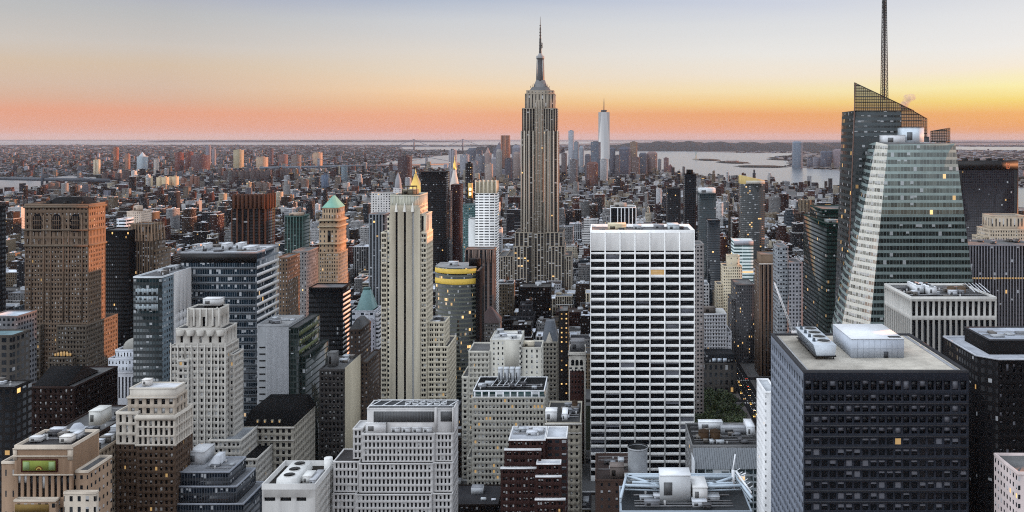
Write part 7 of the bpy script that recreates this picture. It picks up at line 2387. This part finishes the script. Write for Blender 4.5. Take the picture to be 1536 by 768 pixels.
for f in info:
    q = lots[f['i']]
    x0, x1, y0, y1 = q['r']
    cx_, cy_ = (x0 + x1) / 2, (y0 + y1) / 2
    o = bpy.data.objects.new(f['typ'].replace(' ', '_'), None)
    C.objects.link(o)
    o.location = (cx_, cy_, 0)
    tag(o, f['label'], f['typ'].split(' ')[0] + (' block' if 'block' in f['typ'] else ''), 'city blocks between the towers')
    mb = MB()
    (a, c, d, e, z0, z1), j = fill_mesh(mb, q, True)
    mb.build('wall', o, (cx_, cy_, 0))
    w_, dp = c - a, e - d
    col = PAL[q['pal']][1]
    m = MB()
    bw, bd, bh = min(w_ * .35, 7), min(dp * .3, 6), j.uniform(2.5, 4.5)
    bx, by = a + 1 + j.random() * (w_ - bw - 2), d + dp * .35 + j.random() * (dp * .3)
    m.box(bx, bx + bw, by, by + bd, z1 + .06, z1 + bh, tuple(cc * 1.05 for cc in col) if j.random() < .6 else (.5, .52, .54), 'masonry', (.3, .31, .33))
    m.build('roof_house', o, (cx_, cy_, 0))
    for k in range(j.randint(1, 4)):
        uw, ud, uh = j.uniform(1.2, 3.4), j.uniform(1.2, 3.4), j.uniform(.8, 2.2)
        if w_ < uw + 2: continue
        ux, uy = a + .8 + j.random() * (w_ - uw - 1.6), d + .8 + j.random() * (dp * .3)
        m = MB()
        m.box(ux, ux + uw, uy, uy + ud, z1 + .06 + k * .004, z1 + uh, j.choice(((.55, .58, .6), (.4, .42, .44), (.22, .22, .23), (.62, .64, .68))), 'metal')
        m.build('rooftop_unit', o, (cx_, cy_, 0))
    if f['tank']:
        if tank_obj is None:
            m = MB(); tank_mesh(m, 0, 0, 0, 1.9, 3.8)
            tank_obj = m.build('water_tank'); t = tank_obj
        else:
            t = tank_obj.copy(); C.objects.link(t)
        t.parent = o
        t.location = (min(bx + bw + 2.6, c - 2.6) - cx_, min(by + bd * .5 + 3, e - 2.4) - cy_, z1)

# everything else of the blocks: one mass
mass = MB()
for i, q in enumerate(lots):
    if i in sset: continue
    near = q['r'][2] < 2740
    (a, c, d, e, z0, z1), j = fill_mesh(mass, q, near)
    if near:
        w_, dp = c - a, e - d
        bw, bd = min(w_ * .35, 6), min(dp * .3, 6)
        bx, by = a + 1 + j.random() * (w_ - bw - 2), d + dp * .35
        mass.box(bx, bx + bw, by, by + bd, z1, z1 + j.uniform(2.5, 4.5), PAL[q['pal']][1] if j.random() < .5 else (.5, .52, .55), 'masonry', (.35, .37, .4), bottom=False)
        for k in range(j.randint(0, 3)):
            ux, uy = a + .8 + j.random() * max(.1, w_ - 3.5), d + .8 + j.random() * (dp * .3)
            mass.box(ux, ux + j.uniform(1, 2.6), uy, uy + j.uniform(1, 2.6), z1, z1 + j.uniform(.8, 2), j.choice(((.55, .58, .6), (.4, .42, .44), (.66, .68, .72))), 'metal', bottom=False)
        if j.random() < .3 and z1 > 18:
            tx, ty = a + w_ * .7, by + bd + 3
            mass.cone(tx, ty, z1 + 1.8, z1 + 5.6, 1.8, 1.8, (.15, .1, .06), 'masonry', 7, False)
            mass.cone(tx, ty, z1 + 5.6, z1 + 7.2, 2, .05, (.1, .07, .05), 'masonry', 7, False)
o = mass.build('city_blocks', weld=False)
tag(o, 'dense mass of low city roofs and walls between and beyond the towers', 'city blocks', kind='stuff')


# far boroughs and the other shore: small boxes, light on roofs, patches of trees
def box_mass(name, label, boxes, cols, roofs):
    B_ = np.array(boxes)
    mb = MB()
    x0, x1, y0, y1, h = B_.T
    z = np.zeros_like(h)
    V = lambda a, b_, c: np.stack([a, b_, c], -1)
    v = [V(x0, y0, z), V(x1, y0, z), V(x1, y1, z), V(x0, y1, z), V(x0, y0, h), V(x1, y0, h), V(x1, y1, h), V(x0, y1, h)]
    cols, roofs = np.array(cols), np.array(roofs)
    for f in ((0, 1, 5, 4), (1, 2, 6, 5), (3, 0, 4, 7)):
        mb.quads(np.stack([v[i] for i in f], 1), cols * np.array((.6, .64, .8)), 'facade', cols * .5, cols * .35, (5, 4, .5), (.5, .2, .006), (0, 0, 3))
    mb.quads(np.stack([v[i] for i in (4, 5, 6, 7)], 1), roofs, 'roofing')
    o = mb.build(name, weld=False)
    tag(o, label, 'distant roofs', kind='stuff')


def in_poly(x, y, poly):
    c = False
    for i in range(len(poly)):
        (ax, ay), (bx_, by_) = poly[i - 1], poly[i]
        if (ay > y) != (by_ > y) and x < (bx_ - ax) * (y - ay) / (by_ - ay) + ax: c = not c
    return c


WATERS = [river_l, bay_c, hudson, kill_r, strait, narrows]
rg = random.Random(77)
bx, cl, rf, trees = [], [], [], []
nb = 0
while nb < 32000:
    row = 205 + 10 ** rg.uniform(math.log10(12.5), math.log10(96))
    px = rg.uniform(-40, 1000 if row > 226 else 1580) if rg.random() < .86 else rg.uniform(1100, 1580)
    gx, gy = G(px, row)
    nb += 1
    shore_r = 1235 - (gy - 4290) * .36
    if gy < 6700 and gx > X(150, gy) and gx < shore_r + 100 and gy < 5800: 
        if rg.random() > .35: continue
    if any(in_poly(gx, gy, w_) for w_ in WATERS): continue
    if gy < 2760: continue
    if any(abs(gx - (h['r'][0] + h['r'][1]) / 2) < (h['r'][1] - h['r'][0]) / 2 + 30 and abs(gy - h['y']) < 80 for h in HEROES if h['y'] > 2700): continue
    sc_ = max(1.0, gy / 6000)
    wd, dp = rg.uniform(7, 24) * sc_, rg.uniform(8, 20) * sc_
    u = rg.random()
    if u < .24 and row < 272:
        trees.append((gx, gy, rg.uniform(14, 40) * sc_, rg.uniform(6, 13)))
        continue
    H = rg.uniform(6, 14) if u < .955 else rg.uniform(22, 52)
    if H > 20: wd, dp = rg.uniform(14, 30), rg.uniform(14, 26)
    if gy > 15000: H = min(H, 30)
    base = PAL[rg.choices(range(10), [6, 6, 5, 4, 7, 4, 4, 4, 5, 0])[0]][1]
    if H > 20 and rg.random() < .5: base = rg.choice(((.3, .15, .11), (.24, .12, .1), (.42, .33, .23)))
    bx.append((gx, gx + wd, gy, gy + dp, H)); cl.append(base)
    rf.append(rg.choices([r_[0] for r_ in ROOFS], [4, 4, 4, 4, 4, 3])[0])
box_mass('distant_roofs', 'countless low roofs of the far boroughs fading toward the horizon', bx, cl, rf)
tm = MB()
for gx, gy, r_, h in trees:
    k0 = rg.uniform(.7, 1.3)
    c = (.035 * k0, .05 * k0, .03 * k0)
    n_ = 7
    a0 = rg.uniform(0, 1)
    ring = lambda rr, zz_: [(gx + rr * rg.uniform(.8, 1.2) * math.cos(a0 + 2 * math.pi * k / n_), gy + rr * rg.uniform(.8, 1.2) * math.sin(a0 + 2 * math.pi * k / n_), zz_) for k in range(n_)]
    A_, B_, C_ = ring(r_, 0), ring(r_ * .95, h * .65), ring(r_ * .5, h)
    for k in range(n_):
        v = (k + 1) % n_
        tm.quads([[A_[k], A_[v], B_[v], B_[k]], [B_[k], B_[v], C_[v], C_[k]]], c, 'ground_cover')
    tm.ngon(C_, c, 'ground_cover')
tag(tm.build('distant_trees', weld=False), 'dark green tree cover between the far borough roofs', 'distant trees', kind='stuff')

# ------------------------------------------------------------------ smoke puff beside the crystal tower, and the haze
sm = bpy.data.materials.new('smoke_puff'); sm.use_nodes = True
n, l = sm.node_tree.nodes, sm.node_tree.links
n.clear()
out = n.new('ShaderNodeOutputMaterial'); pvn = n.new('ShaderNodeVolumePrincipled')
pvn.inputs['Color'].default_value = (.72, .62, .62, 1)
tcn = n.new('ShaderNodeTexCoord')
nz_ = noise(n, l, tcn.outputs['Object'], .16, 3)
l.new(mth(n, l, 'MULTIPLY', mth(n, l, 'MAXIMUM', mth(n, l, 'SUBTRACT', nz_, .4)  , 0.0), 1.3), pvn.inputs['Density'])
l.new(pvn.outputs[0], out.inputs['Volume'])
MATS['smoke_puff'] = sm
Ys = 860
mb = MB()
rg = random.Random(4)
for k in range(7):
    cx_, cz_, r_ = (k - 3) * 1.7, (k - 3) * 1.5 + rg.uniform(-2, 2), rg.uniform(3.2, 5.2)
    rings = [[(cx_ + r_ * math.sin(t) * math.cos(p), r_ * math.sin(t) * math.sin(p), cz_ - r_ * math.cos(t)) for p in [2 * math.pi * i / 10 for i in range(10)]] for t in [math.pi * (j + .02) / 6.04 for j in range(7)]]
    for a_, b_ in zip(rings[:-1], rings[1:]):
        for i in range(10):
            v = (i + 1) % 10
            mb.quads([[a_[i], a_[v], b_[v], b_[i]]], (0, 0, 0), 'smoke_puff')
o = mb.build('smoke')
o.location = (X(1361, Ys), Ys, Z(151, Ys))
tag(o, 'small grey-pink smoke puff drifting beside the mast of the glass skyscraper', 'smoke', kind='stuff')

hz = bpy.data.materials.new('haze'); hz.use_nodes = True
n, l = hz.node_tree.nodes, hz.node_tree.links
n.clear()
out = n.new('ShaderNodeOutputMaterial'); pvn = n.new('ShaderNodeVolumePrincipled')
pvn.inputs['Color'].default_value = (.5, .56, .7, 1)
pvn.inputs['Density'].default_value = HAZE
l.new(pvn.outputs[0], out.inputs['Volume'])
MATS['haze'] = hz
mb = MB()
mb.box(-79000, 79000, -2500, 77500, -1.2, 452, (0, 0, 0), 'haze')
o = mb.build('haze')
tag(o, kind='stuff')
